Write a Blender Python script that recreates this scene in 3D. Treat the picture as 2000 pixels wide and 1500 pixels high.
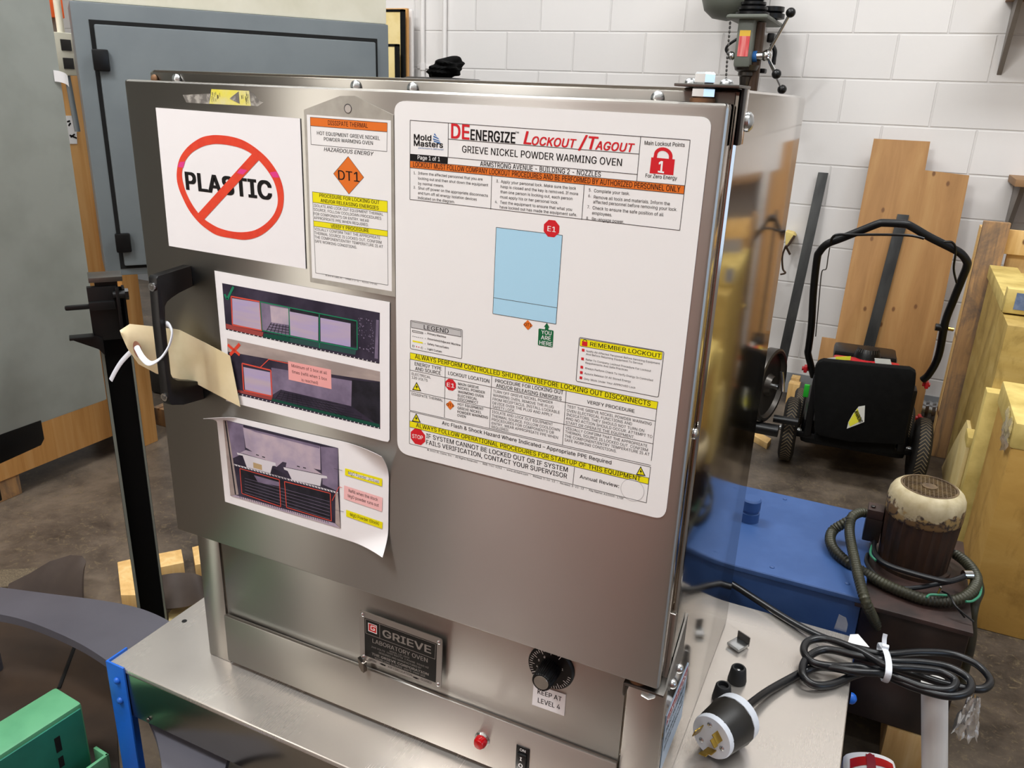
import bpy, bmesh, math, random
from mathutils import Vector, Matrix
random.seed(7)
S = bpy.context.scene
COL = S.collection
for o in list(bpy.data.objects): bpy.data.objects.remove(o)

# ------------------------------------------------------------------ camera
YAW, PIT, ROL, FOC = -0.43007917, 0.34661224, 0.03902155, 1572.73
CAMZ = 1.5
_f = Vector((math.sin(YAW)*math.cos(PIT), math.cos(YAW)*math.cos(PIT), -math.sin(PIT)))
_r = Vector((math.cos(YAW), -math.sin(YAW), 0)); _u = _r.cross(_f)
RX = _r*math.cos(ROL)+_u*math.sin(ROL); UX = -_r*math.sin(ROL)+_u*math.cos(ROL); FX = _f
cd = bpy.data.cameras.new('camera'); cam = bpy.data.objects.new('camera', cd); COL.objects.link(cam)
cam.matrix_world = Matrix(((RX.x, UX.x, -FX.x, 0), (RX.y, UX.y, -FX.y, 0), (RX.z, UX.z, -FX.z, CAMZ), (0, 0, 0, 1)))
cd.sensor_width = 36; cd.lens = 36*FOC/2000; cd.clip_start = .02
S.camera = cam
CO = Vector((0, 0, CAMZ))

# ------------------------------------------------------------------ world, lights, exposure
S.view_settings.view_transform = 'Standard'; S.view_settings.look = 'None'
S.view_settings.gamma = 1; S.view_settings.use_curve_mapping = False
S.view_settings.exposure = 0.3
w = bpy.data.worlds.new('world'); S.world = w; w.use_nodes = True
w.node_tree.nodes['Background'].inputs[0].default_value = (.9, .92, 1, 1)
w.node_tree.nodes['Background'].inputs[1].default_value = .25
def area(name, loc, sx, sy, power, col=(1, .95, .88), rot=(0, 0, 0)):
    l = bpy.data.lights.new(name, 'AREA'); l.shape = 'RECTANGLE'; l.size = sx; l.size_y = sy
    l.energy = power; l.color = col
    o = bpy.data.objects.new(name, l); o.location = loc; o.rotation_euler = rot; COL.objects.link(o)
    return o
LC = (.97, .99, 1.0)
area('ceiling_lamp_light', (-2.12, -.58, 4.7), .10, 1.3, 76, LC, (0, 0, -.69))
area('ceiling_lamp_light', (-1.80, -.75, 4.7), .08, 1.0, 40, LC, (0, 0, -.62))
area('ceiling_lamp_light', (.7, -.5, 4.7), 1.6, .35, 40, LC)
area('ceiling_lamp_light', (-1.05, -.6, 4.7), .15, .9, 24, LC, (0, 0, -.45))
area('ceiling_lamp_light', (-2.6, 2.3, 4.7), 2.4, .6, 100, LC)
area('ceiling_lamp_light', (1.2, 2.5, 4.7), 2.4, .6, 95, LC)

# ------------------------------------------------------------------ pixel -> world on a real plane
def ray(px, py): return RX*((px-1000)/FOC) - UX*((py-750)/FOC) + FX
def PY(px, py, y): r = ray(px, py); return CO + r*(y/r.y)
def PX(px, py, x): r = ray(px, py); return CO + r*(x/r.x)
def PZ(px, py, z): r = ray(px, py); return CO + r*((z-CAMZ)/r.z)
def PP(px, py, p, n): r = ray(px, py); return CO + r*((Vector(p)-CO).dot(n)/r.dot(n))

# ------------------------------------------------------------------ materials
def lin(c): return c/12.92 if c <= .04045 else ((c+.055)/1.055)**2.4
def C(h):
    h = h.lstrip('#'); return tuple(lin(int(h[i:i+2], 16)/255) for i in (0, 2, 4))+(1,)
MATS = {}
def base(name):
    m = bpy.data.materials.new(name); m.use_nodes = True; MATS[name] = m
    nt = m.node_tree; return m, nt, nt.nodes['Principled BSDF']
def nd(nt, t, **kw):
    n = nt.nodes.new(t)
    for k, v in kw.items():
        if k in n.inputs.keys() if isinstance(k, str) else False: n.inputs[k].default_value = v
        else: setattr(n, k, v)
    return n
def coords(nt, scale=(1, 1, 1), kind='Object'):
    tc = nt.nodes.new('ShaderNodeTexCoord'); mp = nt.nodes.new('ShaderNodeMapping')
    nt.links.new(tc.outputs[kind], mp.inputs[0]); mp.inputs['Scale'].default_value = scale
    return mp.outputs[0]
def ramp(nt, src, stops):
    r = nt.nodes.new('ShaderNodeValToRGB'); nt.links.new(src, r.inputs[0])
    e = r.color_ramp.elements
    while len(e) < len(stops): e.new(.5)
    for i, (p, c) in enumerate(stops): e[i].position = p; e[i].color = c
    return r.outputs[0]
def noise(nt, vec, scale, detail=4, rough=.55, dist=0):
    n = nt.nodes.new('ShaderNodeTexNoise'); nt.links.new(vec, n.inputs['Vector'])
    n.inputs['Scale'].default_value = scale; n.inputs['Detail'].default_value = detail
    n.inputs['Roughness'].default_value = rough; n.inputs['Distortion'].default_value = dist
    return n.outputs['Fac']
def bump(nt, b, h, strength=.3, dist=.002):
    n = nt.nodes.new('ShaderNodeBump'); n.inputs['Strength'].default_value = strength
    n.inputs['Distance'].default_value = dist; nt.links.new(h, n.inputs['Height'])
    nt.links.new(n.outputs[0], b.inputs['Normal'])
def plain(name, col, rough=.5, metal=0, var=.0, scale=20, col2=None, bmp=0, sp=(1, 1, 1), spec=.5, lo=.4, hi=.65, detail=4):
    m, nt, b = base(name)
    b.inputs['Base Color'].default_value = C(col); b.inputs['Roughness'].default_value = rough
    b.inputs['Metallic'].default_value = metal; b.inputs['Specular IOR Level'].default_value = spec
    if col2 or bmp:
        v = coords(nt, sp); n = noise(nt, v, scale, detail)
        if col2: nt.links.new(ramp(nt, n, [(lo, C(col)), (hi, C(col2))]), b.inputs['Base Color'])
        if bmp: bump(nt, b, n, bmp)
    return m
def steel(name, col, rough, aniso=0, axis='Z', sp=(1, 1, 60), amt=.08, smudge=.06):
    m, nt, b = base(name)
    b.inputs['Metallic'].default_value = 1; b.inputs['Base Color'].default_value = C(col)
    v = coords(nt, sp); n = noise(nt, v, 14, 5, .7)
    v2 = coords(nt); n2 = noise(nt, v2, 5, 4, .6)
    mr = nd(nt, 'ShaderNodeMapRange'); nt.links.new(n, mr.inputs[0])
    mr.inputs[3].default_value = rough-amt/2; mr.inputs[4].default_value = rough+amt/2
    ma = nd(nt, 'ShaderNodeMath', operation='MULTIPLY_ADD'); nt.links.new(n2, ma.inputs[0])
    ma.inputs[1].default_value = smudge; nt.links.new(mr.outputs[0], ma.inputs[2])
    nt.links.new(ma.outputs[0], b.inputs['Roughness'])
    bump(nt, b, n, .008, .0004)
    if aniso:
        b.inputs['Anisotropic'].default_value = aniso; b.inputs['Anisotropic Rotation'].default_value = .25
        t = nd(nt, 'ShaderNodeTangent', direction_type='RADIAL', axis=axis)
        nt.links.new(t.outputs[0], b.inputs['Tangent'])
    return m
def wood(name, c1, c2, c3, sp=(30, 30, 2), rough=.65, knots=True, stain=None):
    m, nt, b = base(name); b.inputs['Roughness'].default_value = rough
    v = coords(nt, sp); n = noise(nt, v, 1.2, 6, .6, .6)
    col = ramp(nt, n, [(.3, C(c1)), (.5, C(c2)), (.72, C(c3))])
    if knots:
        s2 = tuple(x**.5 for x in sp)
        v2 = coords(nt, (4.2, 4.2, 2.6)); v2.node.inputs['Rotation'].default_value = (math.pi/2, 0, 0); vo = nd(nt, 'ShaderNodeTexVoronoi', voronoi_dimensions='2D'); nt.links.new(v2, vo.inputs['Vector']); vo.inputs['Scale'].default_value = 1.5
        k = ramp(nt, vo.outputs['Distance'], [(.03, (1, 1, 1, 1)), (.06, (0, 0, 0, 1))])
        mx = nd(nt, 'ShaderNodeMix', data_type='RGBA'); nt.links.new(k, mx.inputs[0]); nt.links.new(col, mx.inputs[6]); mx.inputs[7].default_value = C('6a4420')
        col = mx.outputs[2]
    if stain:
        sn = noise(nt, coords(nt, (1, 1, .6)), 7, 7, .7, .5); sf = ramp(nt, sn, [(.50, (0, 0, 0, 1)), (.66, (.75, .75, .75, 1))])
        m2 = nd(nt, 'ShaderNodeMix', data_type='RGBA'); nt.links.new(sf, m2.inputs[0]); nt.links.new(col, m2.inputs[6]); m2.inputs[7].default_value = C(stain); col = m2.outputs[2]
    nt.links.new(col, b.inputs['Base Color']); bump(nt, b, n, .12, .001)
    return m

M = {}
def setup_mats():
    M['steel_door'] = steel('brushed_steel', 'a6a29c', .29, .985, 'Z', (1, 1, 90), .02, .04)
    M['steel_side'] = steel('smooth_steel', 'b0a89f', .075, 0, 'Z', (1, 1, 40), .02, .05)
    M['steel_top'] = steel('cart_steel', 'd6cfc7', .19, 0, 'Z', (60, 1, 1), .06, .14)
    MATS['cart_steel'].node_tree.nodes['Principled BSDF'].inputs['Metallic'].default_value = .72      # scuffed top
    M['steel_apron'] = steel('apron_steel', 'a39d94', .2, 0, 'Z', (1, 1, 40), .04, .06)
    M['galv'] = plain('bright_zinc', 'c9ccce', .25, 1)
    M['zinc_dark'] = plain('dull_zinc', '6d6a66', .4, 1)
    M['edge_grey'] = plain('bare_grey_edge', '6c7068', .5)
    M['chrome'] = plain('chrome', 'd8d8d8', .12, 1)
    M['rusty'] = plain('rusty_washer', '7b5a40', .6, .6)
    M['black_plastic'] = plain('black_plastic', '070708', .35, spec=.4)
    M['black_matte'] = plain('black_matte', '060606', .8, spec=.2)
    M['black_paint'] = plain('black_paint', '060607', .4, 0, col2='0c0c0d', scale=9, spec=.35)
    M['rubber'] = plain('black_rubber', '161618', .6, 0, bmp=.1, scale=60)
    M['paper'] = plain('white_paper', 'eceaea', .75, spec=.2)
    M['placard'] = plain('white_plastic_placard', 'e9e8e6', .38, spec=.35)
    M['laminate'] = plain('clear_laminate_margin', '9a968c', .3, .15, col2='aaa69c', scale=25)
    M['black_ink'] = plain('black_ink', '141212', .6, spec=.2)
    M['grey_ink'] = plain('grey_ink', '4a4848', .6, spec=.2)
    M['red_ink'] = plain('red_ink', 'cc2029', .5, spec=.25)
    M['orange_ink'] = plain('orange_ink', 'dd7024', .5, spec=.25)
    M['yellow_ink'] = plain('yellow_ink', 'e9de10', .5, spec=.25)
    M['green_ink'] = plain('green_ink', '0c6238', .5, spec=.25)
    M['blue_ink'] = plain('light_blue_ink', 'a9d4ea', .5, spec=.25)
    M['logo_blue'] = plain('blue_logo_ink', '2b64a4', .5, spec=.25)
    M['legend_grey'] = plain('legend_grey_ink', 'bdbcbb', .5, spec=.25)
    M['white_ink'] = plain('white_ink', 'efeeec', .5, spec=.25)
    M['sign_red'] = plain('inkjet_red', 'e04a31', .7, spec=.2, col2='d8402c', scale=60)
    M['sign_pink'] = plain('inkjet_magenta', 'dc4088', .7, spec=.2)
    M['photo_dark'] = plain('photo_dark_ink', '2a2433', .7, spec=.2, col2='3f3848', scale=18)
    M['photo_black'] = plain('photo_black_ink', '1c1a20', .7, spec=.2, col2='292730', scale=40)
    M['photo_mid'] = plain('photo_violet_grey_ink', '6d6278', .7, spec=.2, col2='85788f', scale=22)
    M['photo_light'] = plain('photo_lilac_ink', 'a79aac', .7, spec=.2, col2='bfaeb6', scale=22)
    M['photo_box'] = plain('photo_box_ink', 'b7a6b2', .7, spec=.2, col2='a99cc4', scale=25, sp=(.2, 1, 2))
    M['photo_beige'] = plain('photo_beige_ink', '978a85', .7, spec=.2, col2='b0a19a', scale=16, sp=(.6, 1, 2))
    M['photo_red'] = plain('photo_red_ink', '9a4440', .7, spec=.2)
    M['photo_green'] = plain('photo_green_ink', '12493a', .7, spec=.2)
    M['photo_teal'] = plain('photo_teal_ink', '2b4b48', .7, spec=.2)
    M['line_red'] = plain('line_red_ink', 'd4503f', .7, spec=.2)
    M['line_green'] = plain('line_green_ink', '1e7a58', .7, spec=.2)
    M['pink_box'] = plain('pink_ink', 'eaa6a2', .7, spec=.2)
    M['pink_box_pale'] = plain('pale_pink_ink', 'efbab8', .7, spec=.2)
    M['photo_white'] = plain('photo_white_ink', 'd3cfd4', .7, spec=.2)
    M['photo_tan'] = plain('photo_tan_ink', 'b49a72', .7, spec=.2)
    M['manila'] = plain('manila_card', 'e8dab4', .75, spec=.2, col2='dccba0', scale=12)
    M['eyelet'] = plain('brown_fibre_eyelet', '8a5c48', .6)
    M['nylon'] = plain('white_nylon', 'dfe3ea', .35)
    M['yellow_tape'] = plain('yellow_tape', 'e2d848', .55, col2='d9d29a', scale=30)
    M['residue'] = plain('grey_residue', 'a7a39a', .7, col2='6e6a64', scale=60, lo=.45, hi=.55)
    M['alu'] = plain('aluminium', 'b9b5b1', .38, .9)
    M['plate_black'] = plain('plate_black', '0b0b0b', .35)
    M['plate_red'] = plain('plate_red', 'b51f1f', .4)
    M['lamp_red'] = plain('red_lens', 'b10a12', .12)
    M['blue_paint'] = plain('blue_paint', '1660c4', .4, col2='1b57a6', scale=14, lo=.5, hi=.75)
    M['blue_tank'] = plain('blue_tank_paint', '2f5086', .55, col2='3f6099', scale=5, bmp=.1, lo=.5, hi=.75, detail=8)
    M['grime'] = plain('oily_grime', '1c1512', .38, col2='33241d', scale=9, bmp=.5, lo=.4, hi=.7)
    M['grime_edge'] = plain('dark_brown_paint', '3d2a25', .5, col2='251a17', scale=12, bmp=.2)
    M['grille_tan'] = plain('rusty_tan_grille', '6f5a3c', .55, col2='4a3826', scale=30)
    M['motor_brown'] = plain('rusty_motor', '3a2415', .55, col2='1d130d', scale=12, sp=(3, 3, .6), bmp=.3)
    M['cable'] = plain('black_cable', '101114', .4)
    M['cable_grey'] = plain('dark_grey_cable', '121316', .32)
    M['conduit'] = plain('olive_conduit', '3d3c2c', .45, .25, col2='2d2c22', scale=14)
    M['green_wire'] = plain('green_wire', '2f7a5c', .5)
    M['white_pipe'] = plain('white_pvc', 'e8e6e2', .4, col2='cfccc4', scale=5, lo=.55, hi=.8)
    M['clear'] = plain('cloudy_plastic', 'f0f0ee', .12)
    MATS['cloudy_plastic'].node_tree.nodes['Principled BSDF'].inputs['Transmission Weight'].default_value = .88
    M['brass'] = plain('brass', 'b79a4a', .28, 1)
    M['plug_black'] = plain('plug_black', '1b1916', .45)
    M['plug_white'] = plain('plug_white', 'dfe5ee', .45)
    M['enclosure'] = plain('grey_enclosure_paint', '6a7174', .5, col2='62696d', scale=4)
    M['panel_green_grey'] = plain('grey_green_paint', '989d97', .5, col2='878c85', scale=5, lo=.45, hi=.75)
    M['cream'] = plain('cream_paint', 'e3dfcd', .5, col2='d6d2bd', scale=5)
    M['cream_wood'] = plain('cream_board', 'dcc78e', .6, col2='cfb676', scale=8)
    M['dark_grey'] = plain('dark_grey_slab', '55545c', .5, col2='4b4a52', scale=3)
    M['green_paint'] = plain('green_machine_paint', '5fa377', .45, col2='4c8f68', scale=9, lo=.5, hi=.8)
    M['teal_paint'] = plain('green_front_paint', '2a7d68', .45, col2='236d5a', scale=9)
    M['brown_rubber'] = plain('brown_rubber', '3a2f29', .75, col2='463a32', scale=7, bmp=.3)
    M['dark_mat'] = plain('dark_brown_sheet', '3a2b1f', .6, col2='2a1f17', scale=4, bmp=.2)
    M['woven'] = plain('woven_mat', '4b4031', .8, col2='6d5f49', scale=160, bmp=.6, sp=(1, 3, 1))
    M['ply'] = wood('plywood', '8f6638', '9f7443', 'ab8350', (14, 1, 1.4))
    M['ply_left'] = wood('plywood_crate', 'b98241', 'c99453', 'd4a468', (1, 22, 1.2), knots=False)
    M['crate'] = wood('yellow_plywood', '9c8040', 'ac904c', 'b99f60', (1, 3, 9), knots=False, stain='7d6428')
    M['pine'] = wood('pine', 'c59a5c', 'd3ab6c', 'dfbe85', (24, 24, 3))
    M['pine_old'] = wood('weathered_pine', '6c5a49', 'a07a52', 'b98f5c', (40, 40, 3), stain='5a4f47')
    M['cardboard'] = wood('cardboard', 'a9813a', 'b38b42', 'bd964e', (3, 3, 9), .75, False, '8a6628')
    M['yellow_wood'] = plain('yellow_timber', 'd6bf74', .6, col2='b39a52', scale=9, detail=7)
    M['blue_tag'] = plain('blue_tag', '55688c', .6, col2='6f7f9b', scale=60)
    M['bar_steel'] = plain('mill_steel', '3d3d3c', .5, .6, col2='2b2b2b', scale=6, sp=(3, 3, .6))
    M['iron'] = plain('dark_iron', '4a4642', .35, .8, col2='5a5651', scale=8)
    M['drill_green'] = plain('drill_grey_green', '5b5e55', .5, col2='64675d', scale=8)
    M['red_sticker'] = plain('red_sticker', 'c2393c', .5, col2='d67f7a', scale=25, sp=(3, 3, .3))
    M['yellow_sticker'] = plain('yellow_sticker', 'd1a62f', .5)
    M['column_brown'] = plain('rusty_column', '4b3a2e', .4, .6)
    M['red_plastic'] = plain('red_plastic', 'a8141c', .4)
    M['bag'] = plain('black_bag_fabric', '050505', .8, col2='0a0a0a', scale=40, bmp=.2, spec=.15)
    M['tyre'] = plain('tyre_rubber', '1e1b18', .7, bmp=.1, scale=30)
    M['tread'] = plain('dusty_tread', '77684f', .8)
    M['mower_grey'] = plain('engine_dark', '282624', .5)
    M['warn_yellow'] = plain('yellow_label', 'd9d43a', .5)
    M['warn_white'] = plain('white_label', 'cfcfc8', .5)
    M['green_plastic'] = plain('green_plastic', '27a02c', .4)
    M['orange'] = plain('orange_beam', 'ee641c', .5)
    M['conduit_white'] = plain('painted_conduit', 'dfdbd8', .45)
    M['shelf_wood'] = plain('brown_shelf_board', '8c6b49', .7)
    M['shelf_grey'] = plain('shelf_grey', '7a736d', .7)
    M['grey_band'] = plain('grey_band_paint', '8b8d8f', .5)
    M['foil'] = plain('silver_foil', 'b8bcc0', .2, 1)
    M['label_blue'] = plain('blue_foil_label', 'a9bfd6', .3, .3)
    M['label_red'] = plain('dark_red_label', '8e2330', .5)
    M['hole_black'] = plain('black_hole', '030303', .9)
    M['yellow_hose'] = plain('yellow_hose', 'd8b11e', .5)
    # peeled motor cowl
    m, nt, b = base('peeling_cream_paint'); b.inputs['Roughness'].default_value = .5
    v = coords(nt); n = noise(nt, v, 14, 5, .65); n2 = noise(nt, v, 38, 3)
    sx = nd(nt, 'ShaderNodeSeparateXYZ'); tc = nd(nt, 'ShaderNodeTexCoord'); nt.links.new(tc.outputs['Generated'], sx.inputs[0])
    a = nd(nt, 'ShaderNodeMath', operation='MULTIPLY_ADD'); nt.links.new(sx.outputs[2], a.inputs[0]); a.inputs[1].default_value = -.45; nt.links.new(n, a.inputs[2])
    c1 = ramp(nt, n2, [(.35, C('c4b795')), (.7, C('ab9b76'))])
    f1 = ramp(nt, a.outputs[0], [(.265, (0, 0, 0, 1)), (.31, (1, 1, 1, 1))])
    c2 = ramp(nt, n2, [(.40, C('7a5f3c')), (.50, C('221c26')), (.60, C('a58a58'))])
    mx = nd(nt, 'ShaderNodeMix', data_type='RGBA'); nt.links.new(f1, mx.inputs[0]); nt.links.new(c1, mx.inputs[6]); nt.links.new(c2, mx.inputs[7])
    nt.links.new(mx.outputs[2], b.inputs['Base Color']); M['cowl'] = m
    # painted block wall
    m, nt, b = base('painted_block'); b.inputs['Roughness'].default_value = .6
    tc = nd(nt, 'ShaderNodeTexCoord'); sp = nd(nt, 'ShaderNodeSeparateXYZ'); nt.links.new(tc.outputs['Object'], sp.inputs[0])
    cb = nd(nt, 'ShaderNodeCombineXYZ')
    ad = nd(nt, 'ShaderNodeMath', operation='ADD'); nt.links.new(sp.outputs[0], ad.inputs[0]); ad.inputs[1].default_value = 12.09
    nt.links.new(ad.outputs[0], cb.inputs[0]); nt.links.new(sp.outputs[2], cb.inputs[1])
    br = nd(nt, 'ShaderNodeTexBrick'); nt.links.new(cb.outputs[0], br.inputs['Vector'])
    br.inputs['Scale'].default_value = 1; br.inputs['Brick Width'].default_value = .4054; br.inputs['Row Height'].default_value = .2027
    br.inputs['Mortar Size'].default_value = .006; br.inputs['Mortar Smooth'].default_value = .6
    br.inputs['Color1'].default_value = C('dcd8d5'); br.inputs['Color2'].default_value = C('d6d2cf'); br.inputs['Mortar'].default_value = C('d2cecb')
    nz = noise(nt, coords(nt), 45, 4); ms = nd(nt, 'ShaderNodeMath', operation='MULTIPLY_ADD'); nt.links.new(nz, ms.inputs[0]); ms.inputs[1].default_value = -.12
    iv = nd(nt, 'ShaderNodeMath', operation='MULTIPLY'); nt.links.new(br.outputs['Fac'], iv.inputs[0]); iv.inputs[1].default_value = -1
    nt.links.new(iv.outputs[0], ms.inputs[2]); bump(nt, b, ms.outputs[0], .5, .006)
    nt.links.new(br.outputs['Color'], b.inputs['Base Color']); M['block'] = m
    # concrete floor
    m, nt, b = base('worn_concrete'); v = coords(nt)
    n1 = noise(nt, v, 3.2, 9, .72, .25); n2 = noise(nt, v, 30, 6, .75, 1.5); n3 = noise(nt, v, 60, 2)
    c1 = ramp(nt, n1, [(.34, C('332c26')), (.5, C('52483e')), (.64, C('6a5e51'))])
    f2 = ramp(nt, n2, [(.54, (0, 0, 0, 1)), (.72, (.9, .9, .9, 1))])
    mx = nd(nt, 'ShaderNodeMix', data_type='RGBA'); nt.links.new(f2, mx.inputs[0]); nt.links.new(c1, mx.inputs[6]); mx.inputs[7].default_value = C('75674f')
    nt.links.new(mx.outputs[2], b.inputs['Base Color']); b.inputs['Roughness'].default_value = .42
    bump(nt, b, n2, .15, .002); M['floor'] = m
    M['wall_dark'] = plain('dark_grey_wall', '83817b', .7)
    M['wall_brown'] = plain('dull_red_brown_wall', '9a665a', .7, col2='875a4f', scale=.6)
    M['pink_paint'] = plain('dull_pink_paint', 'eeada0', .6)  # colour of the added column that tints the door reflection
    M['wall_plain'] = plain('light_grey_wall', 'b8b4ae', .7)
    M['ceiling'] = plain('ceiling_grey', 'cfcdc8', .8)
    M['lit'] = plain('daylight_pane', 'ffffff', .5)  # emission for the added pane behind the camera
    bs = MATS['daylight_pane'].node_tree.nodes['Principled BSDF']
    bs.inputs['Emission Color'].default_value = (1, .95, .85, 1); bs.inputs['Emission Strength'].default_value = 2.2
    M['lit_blue'] = plain('blue_daylight_pane', 'ffffff', .5)  # emission for the added blue pane on the right
    bs = MATS['blue_daylight_pane'].node_tree.nodes['Principled BSDF']
    bs.inputs['Emission Color'].default_value = (.35, .62, 1, 1); bs.inputs['Emission Strength'].default_value = 1.6
setup_mats()

# ------------------------------------------------------------------ mesh builder
LOCS = {}
def tag(o, label=None, cat=None, group=None, kind=None):
    if label: o['label'] = label
    if cat: o['category'] = cat
    if group: o['group'] = group
    if kind: o['kind'] = kind
    return o
def thing(name, label, cat, loc, group=None):
    o = bpy.data.objects.new(name, None); o.empty_display_size = .05; COL.objects.link(o)
    o.location = Vector(loc); LOCS[o.name] = Vector(loc)
    return tag(o, label, cat, group)
class MB:
    def __init__(s): s.v = []; s.f = []; s.mi = []; s.mats = []; s.sm = []
    def m(s, mat):
        mat = M[mat] if isinstance(mat, str) else mat
        if mat not in s.mats: s.mats.append(mat)
        return s.mats.index(mat)
    def add(s, vs, fs, mat, smooth=True):
        k = len(s.v); i = s.m(mat); s.v += [Vector(p) for p in vs]
        for f in fs: s.f.append([k+j for j in f]); s.mi.append(i); s.sm.append(smooth)
    def box(s, a, b, mat, bev=0, rot=None, org=None, seg=2):
        a = Vector(a); b = Vector(b); lo = Vector(map(min, a, b)); hi = Vector(map(max, a, b))
        bm = bmesh.new(); bmesh.ops.create_cube(bm, size=1)
        d = hi-lo; c = (hi+lo)/2
        for v in bm.verts: v.co = Vector((v.co.x*d.x, v.co.y*d.y, v.co.z*d.z))+c
        if bev: bmesh.ops.bevel(bm, geom=list(bm.edges), offset=bev, segments=seg, affect='EDGES', profile=.6)
        s.bm(bm, mat, rot, org)
        return s
    def bm(s, bm, mat, rot=None, org=None):
        bm.verts.index_update(); vs = [v.co.copy() for v in bm.verts]
        if rot is not None:
            o = Vector(org) if org is not None else Vector()
            vs = [rot @ (p-o)+o for p in vs]
        s.add(vs, [[v.index for v in f.verts] for f in bm.faces], mat); bm.free()
    def frame_box(s, o, ax, ay, az, lo, hi, mat, bev=0):   # box in a local frame
        bm = bmesh.new(); bmesh.ops.create_cube(bm, size=1); lo = Vector(lo); hi = Vector(hi); d = hi-lo; c = (hi+lo)/2
        for v in bm.verts: v.co = Vector((v.co.x*d.x, v.co.y*d.y, v.co.z*d.z))+c
        if bev: bmesh.ops.bevel(bm, geom=list(bm.edges), offset=bev, segments=2, affect='EDGES', profile=.6)
        for v in bm.verts: v.co = Vector(o)+ax*v.co.x+ay*v.co.y+az*v.co.z
        s.bm(bm, mat)
    def lathe(s, p, axis, prof, mat, n=28, cap=True):      # prof: (radius, height) along axis from p
        p = Vector(p); z = Vector(axis).normalized()
        x = z.orthogonal().normalized(); y = z.cross(x)
        vs = []; fs = []
        for r, h in prof:
            for k in range(n):
                a = 2*math.pi*k/n; vs.append(p+z*h+(x*math.cos(a)+y*math.sin(a))*r)
        for i in range(len(prof)-1):
            for k in range(n): fs.append([i*n+k, i*n+(k+1) % n, (i+1)*n+(k+1) % n, (i+1)*n+k])
        if cap:
            fs.append(list(range(n))[::-1]); fs.append([(len(prof)-1)*n+k for k in range(n)])
        s.add(vs, fs, mat); return s
    def cyl(s, a, b, r, mat, n=20, r2=None):
        a = Vector(a); b = Vector(b); s.lathe(a, b-a, [(r, 0), (r if r2 is None else r2, (b-a).length)], mat, n); return s
    def hexa(s, a, b, r, mat): a = Vector(a); b = Vector(b); h = (b-a).length; s.lathe(a, b-a, [(r*.86, 0), (r, h*.14), (r, h*.84), (r*.84, h)], mat, 6); return s
    def ball(s, c, r, mat, n=16, sc=(1, 1, 1)):
        bm = bmesh.new(); bmesh.ops.create_uvsphere(bm, u_segments=n, v_segments=n//2+2, radius=r)
        for v in bm.verts: v.co = Vector((v.co.x*sc[0], v.co.y*sc[1], v.co.z*sc[2]))+Vector(c)
        s.bm(bm, mat); return s
    def tube(s, pts, r, mat, n=12, sub=8, closed=False, corr=0, pitch=.008, flat=None, up=None):
        P = spline([Vector(p) for p in pts], sub, closed)
        if corr:                                            # resample for corrugation
            P = resample(P, pitch/4)
        vs = []; fs = []; N = len(P); L = 0
        t = (P[1]-P[0]).normalized(); nx = Vector(up) if up else t.orthogonal().normalized()
        for i, p in enumerate(P):
            t = ((P[(i+1) % N]-P[i-1]) if closed else (P[min(i+1, N-1)]-P[max(i-1, 0)])).normalized()
            nx = (nx-t*nx.dot(t)).normalized(); ny = t.cross(nx)
            rr = r*(1-corr*(.5+.5*math.cos(2*math.pi*i/4))) if corr else r
            for k in range(n):
                a = 2*math.pi*k/n
                fx, fy = flat if flat else (1, 1)
                vs.append(p+(nx*math.cos(a)*fx+ny*math.sin(a)*fy)*rr)
        for i in range(N if closed else N-1):
            j = (i+1) % N
            for k in range(n): fs.append([i*n+k, i*n+(k+1) % n, j*n+(k+1) % n, j*n+k])
        if not closed: fs.append(list(range(n))[::-1]); fs.append([(N-1)*n+k for k in range(n)])
        s.add(vs, fs, mat); return s
    def prism(s, pts, d, mat, bev=0):                       # polygon extruded by vector d
        bm = bmesh.new(); vs = [bm.verts.new(Vector(p)) for p in pts]; f = bm.faces.new(vs)
        r = bmesh.ops.extrude_face_region(bm, geom=[f])
        bmesh.ops.translate(bm, verts=[g for g in r['geom'] if isinstance(g, bmesh.types.BMVert)], vec=Vector(d))
        bmesh.ops.recalc_face_normals(bm, faces=list(bm.faces))
        if bev: bmesh.ops.bevel(bm, geom=list(bm.edges), offset=bev, segments=2, affect='EDGES', profile=.6)
        s.bm(bm, mat); return s
    def grid(s, fn, nu, nv, mat, thick=0):
        vs = [fn(i/nu, j/nv) for j in range(nv+1) for i in range(nu+1)]
        fs = [[j*(nu+1)+i, j*(nu+1)+i+1, (j+1)*(nu+1)+i+1, (j+1)*(nu+1)+i] for j in range(nv) for i in range(nu)]
        if not thick: s.add(vs, fs, mat); return s
        bm = bmesh.new(); bv = [bm.verts.new(Vector(v)) for v in vs]
        for f in fs: bm.faces.new([bv[i] for i in f])
        bmesh.ops.recalc_face_normals(bm, faces=list(bm.faces))
        bmesh.ops.solidify(bm, geom=list(bm.faces), thickness=thick); s.bm(bm, mat); return s
    def build(s, name, parent=None, loc=None, angle=35, label=None):
        off = LOCS[parent.name] if parent else (Vector(loc) if loc is not None else Vector())
        me = bpy.data.meshes.new(name); me.from_pydata([v-off for v in s.v], [], s.f)
        for m in s.mats: me.materials.append(m)
        me.polygons.foreach_set('material_index', s.mi); me.polygons.foreach_set('use_smooth', s.sm)
        me.update(); me.set_sharp_from_angle(angle=math.radians(angle))
        o = bpy.data.objects.new(name, me); COL.objects.link(o)
        if parent: o.parent = parent; LOCS[o.name] = off
        else: o.location = off; LOCS[o.name] = off
        if label: o['label'] = label
        return o
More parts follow.
